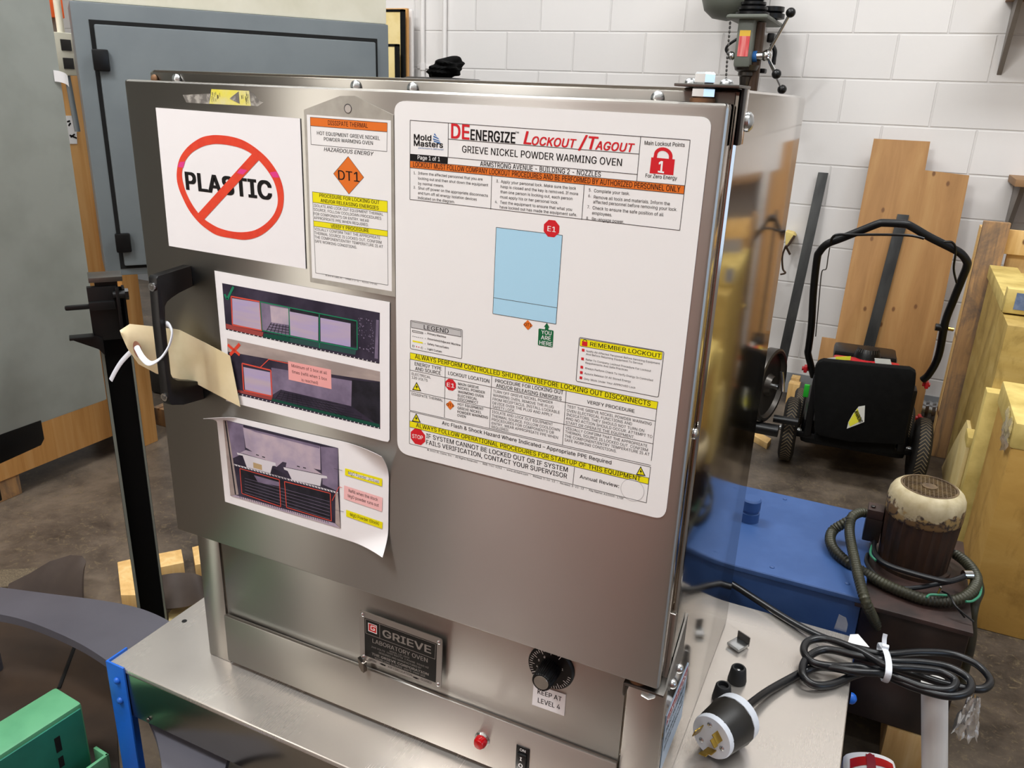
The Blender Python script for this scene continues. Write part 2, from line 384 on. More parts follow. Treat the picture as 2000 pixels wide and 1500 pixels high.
def spline(P, sub, closed=False):
    if sub <= 1 or len(P) < 3: return P
    out = []; N = len(P)
    for i in range(N if closed else N-1):
        g = (lambda k: P[k % N]) if closed else (lambda k: P[min(max(k, 0), N-1)])
        a, b, c, d = g(i-1), g(i), g(i+1), g(i+2)
        for k in range(sub):
            t = k/sub
            out.append(.5*((2*b)+(c-a)*t+(2*a-5*b+4*c-d)*t*t+(3*b-a-3*c+d)*t**3))
    if not closed: out.append(P[-1])
    return out
def resample(P, step):
    out = [P[0]]; acc = 0
    for a, b in zip(P, P[1:]):
        L = (b-a).length; d = step-acc
        while d <= L: out.append(a+(b-a)*(d/L)); d += step
        acc = (acc+L) % step
    return out

# ------------------------------------------------------------------ printing on flat sheets
# plain sans letter outlines (advance, contours) in 1/500 units
GL = {
'&': (224, '98,-3 82,-2 68,1 55,6 44,13 35,21 27,31 21,42 18,54 17,67 19,82 24,95 32,106 42,117 70,139 108,168 118,176 127,187 131,202 129,214 123,223 113,228 101,230 84,227 73,216 69,208 68,199 73,182 84,164 102,142 219,0 182,0 86,116 61,146 44,172 39,185 38,199 39,210 41,220 45,229 55,241 67,249 77,253 88,256 100,257 112,256 123,253 133,249 145,241 154,230 160,217 162,202 158,181 146,162 128,146 77,109 68,101 60,94 55,87 50,77 48,66 50,54 55,44 62,35 72,29 83,25 96,23 111,25 126,30 135,34 143,41 151,48 157,56 163,65 168,76 172,87 174,99 174,112 204,112 203,97 201,83 198,72 185,46 173,31 166,23 158,15 147,9 136,3 123,0 111,-3'),
'(': (137, '45,103 45,122 47,142 50,162 55,182 60,202 66,221 73,239 80,255 88,270 118,270 95,214 81,157 78,138 76,120 76,103 80,57 94,8 118,-48 88,-48 75,-23 64,2 56,27 49,53 46,78'),
')': (137, '19,-48 43,9 57,58 61,103 60,120 59,138 56,157 41,214 19,270 48,270 56,255 64,239 71,221 77,202 82,182 86,162 90,142 91,122 92,103 91,78 87,52 81,27 72,1 61,-24 48,-48'),
',': (94, '19,-60 34,36 68,36 42,-60'),
'-': (227, '168,122 168,94 57,94 57,122'),
'.': (94, '48,-2 39,-1 31,4 26,12 25,20 26,29 31,37 39,42 48,43 56,42 64,37 69,29 71,20 69,12 64,4 56,-1'),
'/': (125, '117,266 36,-38 7,-38 89,266'),
'0': (227, '113,-3 95,-2 79,3 65,12 53,24 42,39 34,57 29,77 25,101 24,127 25,153 29,177 35,197 43,215 53,230 65,242 79,251 95,256 113,258 131,256 147,251 161,242 174,230 184,215 192,197 198,177 201,153 203,127 201,101 198,77 192,57 184,39 174,24 162,12 147,3 131,-2;113,25 125,26 136,30 145,37 153,46 160,58 165,72 169,88 171,107 172,127 171,148 169,166 165,182 160,197 153,208 145,218 136,224 125,228 113,230 101,228 91,224 82,218 73,208 67,197 62,182 58,166 55,148 55,127 55,107 58,88 62,72 67,58 73,46 82,37 91,30 101,26'),
'1': (227, '38,0 38,27 195,27 195,0|138,254 138,0 106,0 106,224 105,224 43,179 43,213 99,254'),
'2': (227, '32,0 32,24 117,114 141,141 155,163 159,174 160,186 159,198 154,209 146,218 137,224 125,228 112,230 98,228 86,224 77,216 69,207 65,195 64,181 33,181 34,196 37,209 43,221 51,232 60,241 72,248 84,253 98,257 112,258 127,257 141,254 153,248 164,241 173,233 181,223 186,211 189,199 191,186 189,172 185,159 181,150 175,140 168,129 133,90 76,30 76,28 195,28 195,0'),
'3': (227, '109,-3 94,-2 80,0 66,5 54,11 44,19 35,29 28,40 24,52 22,66 55,66 57,54 63,44 72,35 83,30 95,26 109,25 124,26 138,30 149,37 157,46 163,58 165,72 163,86 158,98 150,109 137,117 127,121 115,123 101,124 78,124 78,150 144,224 144,226 35,226 35,254 186,254 186,230 106,139 106,144 124,145 140,143 154,138 167,131 177,122 185,111 192,99 195,86 196,72 195,58 191,45 185,33 177,22 166,13 154,6 141,1 125,-2'),
'4': (227, '20,53 20,79 123,254 155,254 54,83 54,81 207,81 207,53|141,0 141,61 141,73 141,159 171,159 171,0'),
'5': (227, '111,-3 96,-2 82,1 70,6 59,12 49,20 41,30 35,41 32,53 30,65 61,65 64,54 69,44 77,36 87,30 98,26 111,25 125,27 138,32 149,41 157,52 162,66 164,81 163,92 161,101 157,111 148,122 137,131 124,137 109,138 84,134 73,129 64,123 34,126 48,254 183,254 183,226 75,226 67,151 68,151 77,157 89,162 101,166 115,167 126,166 137,164 147,160 156,156 165,150 172,143 179,134 185,125 189,116 193,105 195,94 195,82 194,66 191,51 184,38 176,26 166,16 154,8 141,1 126,-2'),
'6': (227, '113,-3 98,-2 84,1 71,7 60,15 50,25 42,37 36,51 33,65 32,81 33,93 35,106 40,119 47,134 56,151 69,170 126,254 161,254 75,131 73,131 83,144 98,153 117,157 132,156 146,153 158,147 169,140 178,131 185,120 190,107 193,94 194,79 193,63 190,49 184,36 176,25 166,15 155,7 142,1 128,-2;113,24 127,26 139,31 149,40 157,51 162,64 164,79 162,94 157,107 149,118 139,126 127,131 113,133 99,131 87,126 77,118 69,107 64,94 62,79 64,64 69,51 77,40 87,31 99,26'),
'7': (227, '48,0 162,224 162,226 31,226 31,254 195,254 195,224 82,0'),
'8': (227, '113,-3 97,-2 82,1 68,6 56,13 45,21 37,31 31,42 27,54 26,68 27,78 29,88 33,98 40,110 51,121 63,128 76,132 76,133 65,138 55,145 46,154 40,165 36,177 35,190 36,203 40,214 45,225 53,234 62,242 73,249 85,254 99,257 113,258 128,257 141,254 153,249 164,242 173,234 181,225 186,214 190,203 191,190 190,177 186,165 180,154 171,145 162,138 150,133 150,132 164,128 176,121 186,110 194,98 197,88 200,78 200,68 199,54 195,42 189,31 181,21 171,13 158,6 145,1 130,-2;113,25 129,26 142,30 153,37 161,46 167,57 168,69 167,83 161,94 153,104 141,111 128,116 113,118 98,116 85,111 73,104 65,94 59,83 58,69 59,57 64,46 73,37 84,30 92,27 102,25;113,145 126,146 137,150 146,157 154,165 158,176 160,188 158,200 154,210 147,218 138,225 126,229 113,230 100,229 89,225 79,218 72,210 68,200 66,188 68,176 72,165 79,157 89,150 100,146'),
'9': (227, '113,258 128,257 142,253 155,247 166,239 176,229 184,217 190,204 193,189 194,173 194,161 191,148 186,135 180,120 170,103 158,84 100,0 65,0 151,124 154,124 144,111 128,101 109,97 94,98 81,102 69,107 58,114 49,124 41,134 36,147 33,161 32,176 33,191 36,205 42,218 50,230 60,239 71,247 84,253 98,257;113,230 99,228 87,223 77,215 69,204 64,191 63,176 64,161 69,148 77,137 87,129 99,123 113,122 127,123 139,129 149,137 157,147 162,160 164,175 162,190 157,204 150,215 139,223 127,228'),
':': (94, '48,-2 39,-1 31,4 26,12 25,20 26,29 31,37 39,42 48,43 56,42 64,37 69,29 71,20 69,12 64,4 56,-1|48,135 39,137 31,142 26,149 25,158 26,167 31,174 39,179 48,181 56,179 64,174 69,167 71,158 69,149 64,142 56,137'),
'=': (227, '36,122 36,151 191,151 191,122|36,48 36,77 191,77 191,48'),
'A': (240, '8,0 101,254 138,254 231,0 198,0 144,151 132,186 116,239 123,239 106,185 95,151 43,0|55,71 55,99 185,99 185,71'),
'B': (228, '30,0 30,254 121,254 137,253 152,250 164,245 175,239 184,230 190,221 195,210 198,199 199,187 198,172 193,160 187,150 178,143 157,133 157,131 170,129 182,123 192,114 201,102 205,92 208,81 209,68 208,56 205,44 200,33 193,24 184,16 172,9 158,4 142,1 123,0;62,29 122,29 140,30 154,34 165,40 172,48 176,58 178,68 176,81 171,92 163,102 153,109 140,114 124,115 62,115;62,143 119,143 132,144 144,148 154,155 162,163 166,174 168,186 167,197 163,206 156,214 147,221 135,225 120,226 62,226'),
'C': (255, '134,-3 113,-2 93,4 75,12 59,25 46,40 35,58 27,78 22,101 20,127 22,153 27,176 35,197 46,215 59,230 75,242 93,251 113,256 134,258 146,257 158,255 170,252 181,248 191,242 201,236 210,228 217,219 224,209 229,198 234,187 236,174 204,174 200,186 195,197 179,214 158,224 134,228 119,227 105,223 92,216 80,207 71,196 62,182 57,166 53,148 52,127 53,107 57,88 63,72 71,59 80,47 92,38 105,32 119,28 134,26 158,30 179,40 195,57 204,80 236,80 234,68 229,56 224,45 217,36 210,27 201,19 192,12 181,7 170,2 159,-1 146,-3'),
'D': (251, '109,0 48,0 48,29 107,29 127,30 144,34 159,40 171,49 182,61 189,75 195,90 198,108 200,128 198,147 195,165 190,180 182,194 172,205 160,214 145,221 129,225 110,226 47,226 47,254 113,254 136,253 157,248 176,239 192,228 206,213 217,196 225,175 229,153 231,128 229,102 224,80 217,59 206,42 192,27 175,15 156,7 134,2|62,254 62,0 30,0 30,254'),
'E': (209, '30,0 30,254 186,254 186,226 62,226 62,143 178,143 178,114 62,114 62,29 188,29 188,0'),
'F': (205, '30,0 30,254 185,254 185,226 62,226 62,139 173,139 173,111 62,111 62,0'),
'G': (260, '134,-3 113,-2 93,4 75,13 59,25 45,40 35,58 27,78 22,102 20,127 22,153 27,176 35,197 45,215 59,230 74,242 92,251 112,256 132,258 146,257 158,255 170,252 181,247 192,242 202,235 210,227 218,218 225,208 230,198 234,186 237,174 204,174 194,197 178,213 158,224 133,228 118,227 104,223 92,216 80,207 70,196 62,182 57,166 53,148 52,127 53,107 57,88 63,72 71,59 81,47 92,38 105,32 119,28 134,26 148,27 161,31 172,36 183,43 191,51 198,62 203,74 206,87 207,101 217,100 141,100 141,128 239,128 239,100 237,80 233,62 225,45 215,31 203,19 188,9 172,2 154,-2'),
'H': (258, '30,0 30,254 62,254 62,144 196,144 196,254 228,254 228,0 196,0 196,116 62,116 62,0'),
'I': (150, '16,0 16,29 59,29 59,226 16,226 16,254 135,254 135,226 91,226 91,29 135,29 135,0'),
'J': (198, '93,-3 71,-1 53,5 38,16 26,31 19,50 17,73 17,86 49,86 49,73 50,58 54,47 61,37 70,30 80,26 93,25 105,26 115,30 124,37 131,47 135,58 136,73 136,254 168,254 168,73 166,50 159,31 147,16 132,5 113,-1'),
'K': (233, '52,73 52,108 70,131 87,152 106,172 182,254 224,254 116,138 114,138|30,0 30,254 62,254 62,167 62,112 62,97 62,0|186,0 94,130 114,155 224,0'),
'L': (196, '30,0 30,254 62,254 62,29 181,29 181,0'),
'M': (314, '30,0 30,254 76,254 139,94 144,79 150,61 156,42 161,24 154,24 159,41 165,61 171,79 176,94 238,254 284,254 284,0 252,0 252,145 252,163 253,184 253,207 253,229 256,229 249,205 241,181 234,161 228,145 171,0 143,0 85,145 80,160 72,181 65,204 56,229 59,229 60,208 60,186 61,164 61,145 61,0'),
'N': (262, '30,0 30,254 68,254 172,91 181,75 194,53 207,27 202,27 200,54 200,79 199,97 199,254 232,254 232,0 193,0 101,145 89,165 74,191 54,226 60,227 61,192 62,164 62,145 62,0'),
'O': (267, '133,-3 112,-2 93,4 75,12 59,25 46,40 35,58 27,78 22,101 20,127 22,153 27,176 35,197 46,215 59,230 75,242 93,251 112,256 133,258 155,256 174,251 192,242 208,230 221,215 232,197 240,176 245,153 247,127 245,101 240,78 232,58 221,40 208,25 192,12 174,4 155,-2;133,26 148,28 162,32 175,38 186,47 196,58 204,72 210,88 214,106 215,127 214,148 210,166 204,182 196,196 186,207 175,216 162,223 148,227 133,228 119,227 105,223 92,216 81,207 71,196 63,182 57,166 53,148 52,127 53,106 57,88 63,72 71,58 81,47 92,38 105,32 119,28'),
'P': (222, '30,0 30,254 118,254 136,253 152,250 166,244 178,236 187,226 195,215 200,202 203,189 204,174 203,159 200,145 195,133 187,121 178,112 166,104 152,98 136,94 118,93 62,93 62,0;62,121 116,121 129,122 139,124 149,128 159,136 167,147 171,160 172,174 171,188 167,201 159,211 148,219 139,223 129,225 116,226 62,226'),
'Q': (267, '123,80 156,80 185,42 192,32 234,-24 200,-24 173,13 166,23|133,-3 112,-2 93,4 75,12 59,25 46,40 35,58 27,78 22,101 20,127 22,153 27,176 35,197 46,215 59,230 75,242 93,251 112,256 133,258 155,256 174,251 192,242 208,230 221,215 232,197 240,176 245,153 247,127 245,101 240,78 232,58 221,40 208,25 192,12 174,4 155,-2;133,26 148,28 162,32 175,38 186,47 196,58 204,72 210,88 214,106 215,127 214,148 210,166 204,182 196,196 186,207 175,216 162,223 148,227 133,228 119,227 105,223 92,216 81,207 71,196 63,182 57,166 53,148 52,127 53,106 57,88 63,72 71,58 81,47 92,38 105,32 119,28'),
'R': (224, '30,0 30,254 118,254 136,253 153,250 167,244 178,237 188,227 195,217 200,204 204,191 205,176 204,161 200,148 195,136 188,125 178,116 166,109 152,103 136,100 118,99 62,99 62,0;62,128 117,128 129,128 140,130 149,133 160,141 167,150 171,162 173,176 171,190 167,202 159,212 149,220 140,223 129,225 116,226 62,226|177,0 115,115 151,115 214,0'),
'S': (223, '112,-4 94,-3 78,0 64,5 51,11 41,20 32,30 25,42 21,54 19,68 52,68 55,55 62,44 71,35 83,29 97,26 112,25 123,25 133,27 143,30 155,37 165,46 171,57 173,70 171,81 166,89 158,96 148,102 122,111 92,120 72,126 56,135 43,145 34,156 28,170 26,186 27,200 31,213 37,224 46,234 57,242 69,249 83,254 97,257 114,258 130,257 145,254 158,249 170,242 180,234 189,224 195,213 199,202 200,189 169,189 166,201 160,211 151,219 140,225 127,228 112,229 97,228 84,224 73,218 64,209 59,199 58,188 60,176 65,167 74,160 85,154 106,147 132,140 156,132 179,119 189,110 197,99 201,90 203,80 204,69 203,56 199,43 193,32 185,21 174,13 162,5 147,0 130,-3'),
'T': (224, '16,226 16,254 208,254 208,226 128,226 128,0 96,0 96,226'),
'U': (259, '129,-4 110,-3 93,1 77,8 63,17 52,27 42,40 36,54 31,70 30,87 30,254 62,254 62,89 63,77 66,66 70,57 77,48 84,40 94,34 104,29 116,27 129,26 143,27 155,29 165,34 175,40 182,48 188,57 193,66 195,77 196,89 196,254 229,254 229,87 227,70 223,54 216,40 207,27 195,17 182,8 166,1 149,-3'),
'V': (240, '102,0 8,254 42,254 96,103 108,69 124,15 117,15 133,69 145,103 197,254 231,254 139,0'),
'W': (343, '78,0 8,254 41,254 82,98 88,73 93,47 98,20 95,20 100,47 106,73 112,98 153,254 190,254 231,98 237,73 243,47 249,20 244,20 249,47 255,73 261,98 302,254 335,254 265,0 228,0 184,161 176,196 168,237 175,237 167,197 159,161 115,0'),
'X': (237, '9,0 109,142 109,118 15,254 52,254 89,200 102,181 112,164 122,146 116,146 126,164 136,181 149,200 187,254 223,254 129,119 129,143 228,0 191,0 146,65 134,83 125,98 115,116 122,116 113,98 103,83 91,65 46,0'),
'Y': (236, '102,0 102,104 8,254 46,254 96,172 111,146 125,115 112,115 126,146 140,172 191,254 228,254 134,104 134,0'),
'Z': (219, '21,0 21,23 137,193 153,215 170,238 174,227 143,226 111,226 20,226 20,254 198,254 198,231 84,64 67,40 49,17 45,27 76,28 107,29 200,29 200,0'),
'a': (195, '80,-4 68,-4 57,-1 47,2 38,8 30,14 24,22 19,32 16,42 15,54 17,69 22,80 29,90 39,97 63,105 89,110 117,113 133,117 136,121 138,127 138,128 137,139 133,148 128,156 120,161 110,164 98,165 85,164 75,161 59,150 50,137 20,146 26,156 32,165 39,173 48,179 57,184 66,188 77,190 87,192 97,192 119,190 143,180 153,172 161,160 165,150 168,139 168,126 168,0 138,0 138,26 136,26 126,12 108,1 95,-3;85,23 101,24 114,29 124,37 132,47 136,57 138,69 138,95 130,91 116,88 100,86 88,84 67,79 58,75 52,70 47,62 46,52 47,43 51,36 57,30 65,26'),
'b': (212, '115,-4 99,-3 86,2 69,16 59,29 56,29 56,0 26,0 26,254 57,254 57,160 59,160 69,173 86,186 98,191 115,192 130,191 144,187 156,180 168,171 177,160 185,146 191,131 194,113 195,94 194,75 191,58 185,42 177,29 168,17 157,8 144,1 130,-3;110,23 121,24 131,28 140,33 147,40 153,48 158,58 161,70 163,82 164,95 163,108 161,120 158,131 153,140 147,149 140,156 131,161 121,164 110,165 99,164 89,161 81,156 73,149 67,141 62,131 59,120 57,108 56,95 57,81 59,69 63,58 67,48 73,39 81,32 89,27 99,24'),
'c': (198, '104,-4 87,-3 72,1 58,8 46,17 36,29 28,43 22,58 18,75 17,94 18,113 22,130 28,146 36,159 46,171 58,180 72,187 87,191 104,192 130,189 153,178 170,161 181,138 151,131 145,145 135,155 121,162 104,165 92,164 81,161 73,155 65,148 59,139 54,129 51,118 49,106 48,94 49,81 51,70 54,59 59,49 65,40 73,33 81,28 92,24 104,23 121,26 135,33 146,44 152,59 181,51 177,39 171,28 153,11 130,0'),
'd': (212, '98,-4 82,-3 68,1 56,8 44,17 35,29 27,42 22,58 18,75 17,94 18,113 22,131 27,146 35,160 45,171 56,180 69,187 83,191 98,192 114,191 126,186 144,173 153,160 155,160 155,254 186,254 186,0 156,0 156,29 153,29 143,16 126,2 114,-3;102,23 113,24 123,27 132,32 139,39 145,48 150,58 153,69 155,81 156,95 155,108 153,120 150,131 145,141 139,149 132,156 123,161 113,164 102,165 91,164 81,161 72,156 65,149 59,140 54,131 51,120 49,108 48,95 49,82 51,70 54,58 59,48 65,40 73,33 81,28 91,24'),
'e': (202, '106,-4 88,-3 73,1 58,8 46,17 36,29 28,42 22,58 18,75 17,93 18,112 22,129 28,145 36,159 46,170 58,180 71,187 86,191 103,192 113,192 123,190 133,187 142,183 151,177 160,170 167,162 173,152 179,141 182,128 185,113 186,97 186,85 37,85 37,110 169,110 155,101 154,113 152,124 149,134 141,147 131,157 118,163 103,165 92,164 82,161 73,157 62,147 54,135 50,121 48,105 48,89 49,75 51,64 55,53 61,44 67,37 76,31 85,26 95,24 106,23 127,26 143,36 153,53 182,45 177,32 168,20 160,13 151,7 141,2 130,-1 119,-3'),
'f': (127, '114,190 114,164 3,164 3,190|40,0 40,216 42,231 48,243 57,252 68,259 80,264 94,265 111,263 121,260 114,234 107,236 97,237 85,235 77,230 72,221 71,209 71,0'),
'g': (213, '103,-75 90,-75 78,-73 67,-70 53,-63 41,-55 32,-45 25,-35 51,-20 61,-33 77,-44 89,-48 103,-49 118,-47 130,-44 141,-38 149,-29 154,-17 156,-3 156,34 153,34 143,21 126,8 114,4 97,2 83,4 69,7 56,13 45,22 35,32 28,45 22,60 18,77 17,96 18,114 22,131 27,147 35,160 45,171 56,180 69,187 83,191 98,192 114,191 127,186 144,173 154,159 157,159 157,190 186,190 186,-4 185,-20 181,-33 175,-45 167,-54 157,-62 145,-68 132,-72 118,-74;102,30 113,30 123,33 132,38 142,47 150,61 153,71 156,83 156,96 156,109 153,121 150,132 145,141 139,150 132,156 123,161 114,164 102,165 91,164 81,161 73,156 65,149 59,141 54,131 51,120 49,109 48,96 49,84 51,72 54,61 62,48 73,38 81,33 91,30'),
'h': (205, '57,113 57,0 26,0 26,254 57,254 57,144 51,144 58,159 66,172 76,181 87,187 100,191 114,192 126,191 137,189 148,184 157,178 164,170 170,160 175,149 178,135 179,120 179,0 148,0 148,118 147,131 143,143 136,152 128,159 117,163 105,165 92,163 80,159 71,151 63,141 58,129'),
'i': (83, '26,0 26,190 57,190 57,0|42,221 34,223 27,227 22,234 21,242 22,249 27,256 34,260 42,262 50,260 57,256 62,249 63,242 62,234 57,227 50,223'),
'j': (83, '26,190 57,190 57,-15 56,-26 54,-36 51,-45 43,-56 32,-65 24,-68 13,-71 2,-71 -5,-71 -5,-43 1,-43 12,-42 20,-36 25,-27 26,-15|42,221 34,223 27,227 22,234 20,242 22,249 27,256 34,260 42,262 50,260 57,256 61,249 63,242 61,234 57,227 50,223'),
'k': (190, '55,68 55,106 60,106 142,190 180,190 92,100 89,100|26,0 26,254 57,254 57,0|147,0 74,93 96,114 186,0'),
'l': (95, '70,-1 56,0 45,4 37,10 31,19 27,29 26,42 26,254 57,254 57,49 58,38 60,31 65,27 73,26 80,26 85,27 90,1 81,0'),
'm': (305, '26,0 26,190 56,190 56,148 54,148 59,162 66,173 75,182 86,188 98,192 110,193 123,192 134,187 144,180 151,171 157,160 160,147 156,147 161,160 169,172 178,181 190,187 204,192 218,193 229,192 239,190 249,186 257,180 264,173 270,164 275,154 278,141 278,128 278,0 248,0 248,127 247,139 243,149 236,156 224,163 209,165 197,164 187,160 179,153 173,145 169,135 168,124 168,0 137,0 137,130 134,144 126,156 115,163 100,165 89,164 79,160 70,154 63,145 58,133 57,119 57,0'),
'n': (205, '57,113 57,0 26,0 26,190 56,190 56,144 51,144 58,159 66,172 76,181 87,187 100,191 114,192 126,191 137,189 147,184 156,178 164,170 170,160 175,149 178,135 179,120 179,0 148,0 148,118 147,131 143,143 136,152 128,159 117,163 105,165 92,163 80,159 71,151 63,141 58,129'),
'o': (208, '104,-4 87,-3 72,1 58,8 46,17 36,29 28,43 22,58 18,75 17,94 18,113 22,130 28,146 36,159 46,171 58,180 72,187 87,191 104,192 120,191 136,187 149,180 161,171 171,159 180,146 186,130 189,113 191,94 189,75 186,58 180,43 171,29 161,17 149,8 136,1 120,-3;104,23 116,24 126,28 135,33 143,40 149,49 154,59 157,70 159,81 160,94 159,106 157,118 154,129 149,139 143,148 135,155 126,161 116,164 104,165 92,164 81,161 73,155 65,148 59,139 54,129 51,118 49,106 48,94 49,81 51,70 54,59 59,49 65,40 73,33 81,28 92,24'),
'p': (212, '26,-71 26,190 56,190 56,160 59,160 69,173 86,186 98,191 115,192 130,191 144,187 156,180 168,171 177,160 185,146 191,131 194,113 195,94 194,75 191,58 185,42 177,29 168,17 157,8 144,1 130,-3 115,-4 99,-3 86,2 69,16 59,29 57,29 57,-71;110,23 121,24 131,28 140,33 147,40 153,48 158,58 161,70 163,82 164,95 163,108 161,120 158,131 153,140 147,149 140,156 131,161 121,164 110,165 99,164 89,161 81,156 73,149 67,141 62,131 59,120 57,108 56,95 57,81 59,69 63,58 67,48 73,39 81,32 89,27 99,24'),
'q': (212, '186,-71 155,-71 155,29 153,29 143,16 126,2 114,-3 98,-4 82,-3 68,1 56,8 44,17 35,29 27,42 22,58 18,75 17,94 18,113 22,131 27,146 35,160 45,171 56,180 69,187 83,191 98,192 114,191 126,186 144,173 153,160 156,160 156,190 186,190;102,23 113,24 123,27 132,32 139,39 145,48 150,58 153,69 155,81 156,95 155,108 153,120 150,131 145,141 139,149 132,156 123,161 113,164 102,165 91,164 81,161 72,156 65,149 59,140 54,131 51,120 49,108 48,95 49,82 51,70 54,58 59,48 65,40 73,33 81,28 91,24'),
'r': (130, '26,0 26,190 56,190 56,160 58,160 65,173 76,184 85,188 96,191 107,192 115,192 122,192 122,161 115,162 103,163 91,161 80,157 70,151 63,142 58,131 57,118 57,0'),
's': (182, '91,-4 78,-3 67,-2 56,2 46,6 38,12 31,19 25,27 21,37 18,47 47,53 53,40 62,30 75,25 91,23 103,24 113,26 122,31 131,40 134,51 132,60 127,68 118,74 106,78 75,85 59,90 46,96 36,104 29,113 25,124 23,137 24,147 27,157 33,166 39,173 48,180 58,185 69,189 81,191 94,192 106,192 117,190 127,186 140,179 149,170 157,158 162,145 134,139 129,149 121,158 110,164 94,166 78,164 65,158 57,150 54,139 56,129 62,122 72,116 86,111 115,105 131,100 143,93 153,86 160,76 164,66 166,53 165,43 161,33 156,24 149,16 140,9 130,3 118,-1 105,-3'),
't': (114, '102,190 102,164 3,164 3,190|32,236 63,236 63,49 64,38 68,31 75,26 85,25 93,26 101,27 107,1 96,-1 84,-2 69,-1 56,4 46,11 38,20 34,32 32,46'),
'u': (205, '91,-3 79,-2 68,1 57,5 48,12 41,20 35,29 30,41 27,54 26,69 26,190 57,190 57,72 58,58 62,47 68,37 77,31 88,26 100,25 113,27 125,31 134,38 142,48 146,61 148,76 148,190 179,190 179,0 149,0 149,46 154,46 147,30 139,18 129,8 117,2 105,-1'),
'v': (195, '81,0 9,190 42,190 83,78 93,43 103,10 92,10 101,43 112,78 152,190 186,190 113,0'),
'w': (284, '69,0 11,190 44,190 67,107 77,68 88,21 82,21 93,67 103,107 126,190 158,190 181,107 191,68 201,21 196,21 206,68 217,107 240,190 272,190 215,0 184,0 159,86 152,112 145,140 138,169 145,169 138,140 131,112 124,86 99,0'),
'x': (189, '10,0 86,109 86,86 14,190 50,190 74,153 90,127 104,103 88,103 101,127 117,153 141,190 176,190 104,84 104,107 179,0 143,0 115,43 100,68 86,91 102,91 89,68 74,43 46,0'),
'y': (195, '24,-69 31,-43 36,-44 52,-44 59,-42 65,-37 71,-29 75,-18 81,-1 9,190 42,190 83,78 93,43 103,10 92,10 101,43 112,78 153,190 186,190 102,-29 88,-54 80,-62 70,-68 58,-71 46,-73 32,-72'),
'z': (190, '21,0 21,23 127,160 127,161 24,161 24,190 166,190 166,165 63,30 63,28 169,28 169,0'),
'©': (318, '87,127 88,140 91,153 97,164 104,175 113,183 123,191 135,196 147,200 160,201 172,200 183,197 193,193 203,187 211,181 218,173 224,164 228,154 230,143 200,143 195,155 186,164 174,170 160,172 149,171 138,166 129,159 122,150 117,139 115,127 117,115 122,105 129,95 138,88 149,84 160,82 174,84 185,90 193,100 197,111 227,111 225,101 221,91 216,82 209,73 201,67 192,61 183,57 172,54 160,53 147,54 135,58 123,63 113,71 104,80 97,90 91,102 88,114|159,-4 141,-3 124,1 108,6 93,14 79,23 66,34 55,47 46,61 38,76 33,93 29,109 28,127 29,145 33,162 38,178 46,193 55,207 66,220 79,231 93,240 108,248 124,254 141,257 159,258 177,257 194,254 210,248 225,240 239,231 252,220 263,207 272,193 280,178 286,162 289,145 290,127 289,109 286,93 280,76 272,61 263,47 252,34 239,23 225,14 210,6 194,1 177,-3;159,26 173,26 186,29 199,33 210,39 221,47 231,55 240,65 247,76 253,88 257,100 260,113 261,127 260,141 257,154 253,167 247,178 240,189 231,199 221,208 210,215 199,221 186,225 173,228 159,229 145,228 132,225 120,221 108,215 97,208 87,199 79,189 71,178 66,167 61,154 59,141 58,127 59,113 61,100 66,88 71,76 79,65 87,55 97,47 108,39 120,33 132,29 145,26'),
'–': (175, '175,122 175,94 0,94 0,122'),
}
_TX = {}
def glyphs(s, bold, ital):
    k = (s, bold, ital)
    if k in _TX: return _TX[k]
    off = (0, .008, .020, .034)[bold]; groups = ([], []); x = 0     # overlapping strokes go to a second layer
    for ch in s:
        if ch not in GL: x += 98/500; continue
        adv, gs = GL[ch]
        for gi, g in enumerate(gs.split('|')):
            for ct in g.split(';'):
                groups[1 if gi else 0].append([(x+a/500+(b/500*.22 if ital else 0), b/500) for a, b in (tuple(map(int, q.split(','))) for q in ct.split(' '))])
        x += adv/500+off*.6
    vs = []; fs = []; lay = 0
    for G in groups:
        if not G: continue
        c = bpy.data.curves.new('text', 'CURVE'); c.dimensions = '2D'; c.fill_mode = 'BOTH'
        for pts in G:
            sp = c.splines.new('POLY'); sp.points.add(len(pts)-1); sp.use_cyclic_u = True
            for q, (a, b) in zip(sp.points, pts): q.co = (a, b, 0, 1)
        o = bpy.data.objects.new('text', c); COL.objects.link(o); bpy.context.view_layer.update()
        me = o.to_mesh(); v0 = [(v.co.x, v.co.y) for v in me.vertices]; f0 = [list(p.vertices) for p in me.polygons]
        o.to_mesh_clear(); bpy.data.objects.remove(o); bpy.data.curves.remove(c)
        for dx, dy in ([(0, 0)], [(-off, 0), (off, 0)], [(-off, -off*.6), (off, -off*.6), (-off, off*.6), (off, off*.6)], [(-off, -off*.5), (off, -off*.5), (-off, off*.5), (off, off*.5), (0, -off*.5), (0, off*.5)])[bold]:
            fs += [[i+len(vs) for i in f] for f in f0]; vs += [Vector((vx+dx, vy+dy, .000006*lay)) for vx, vy in v0]; lay += 1
    x0 = min(v.x for v in vs); x1 = max(v.x for v in vs)
    _TX[k] = (vs, fs, x0, x1); return _TX[k]
CAP = .508
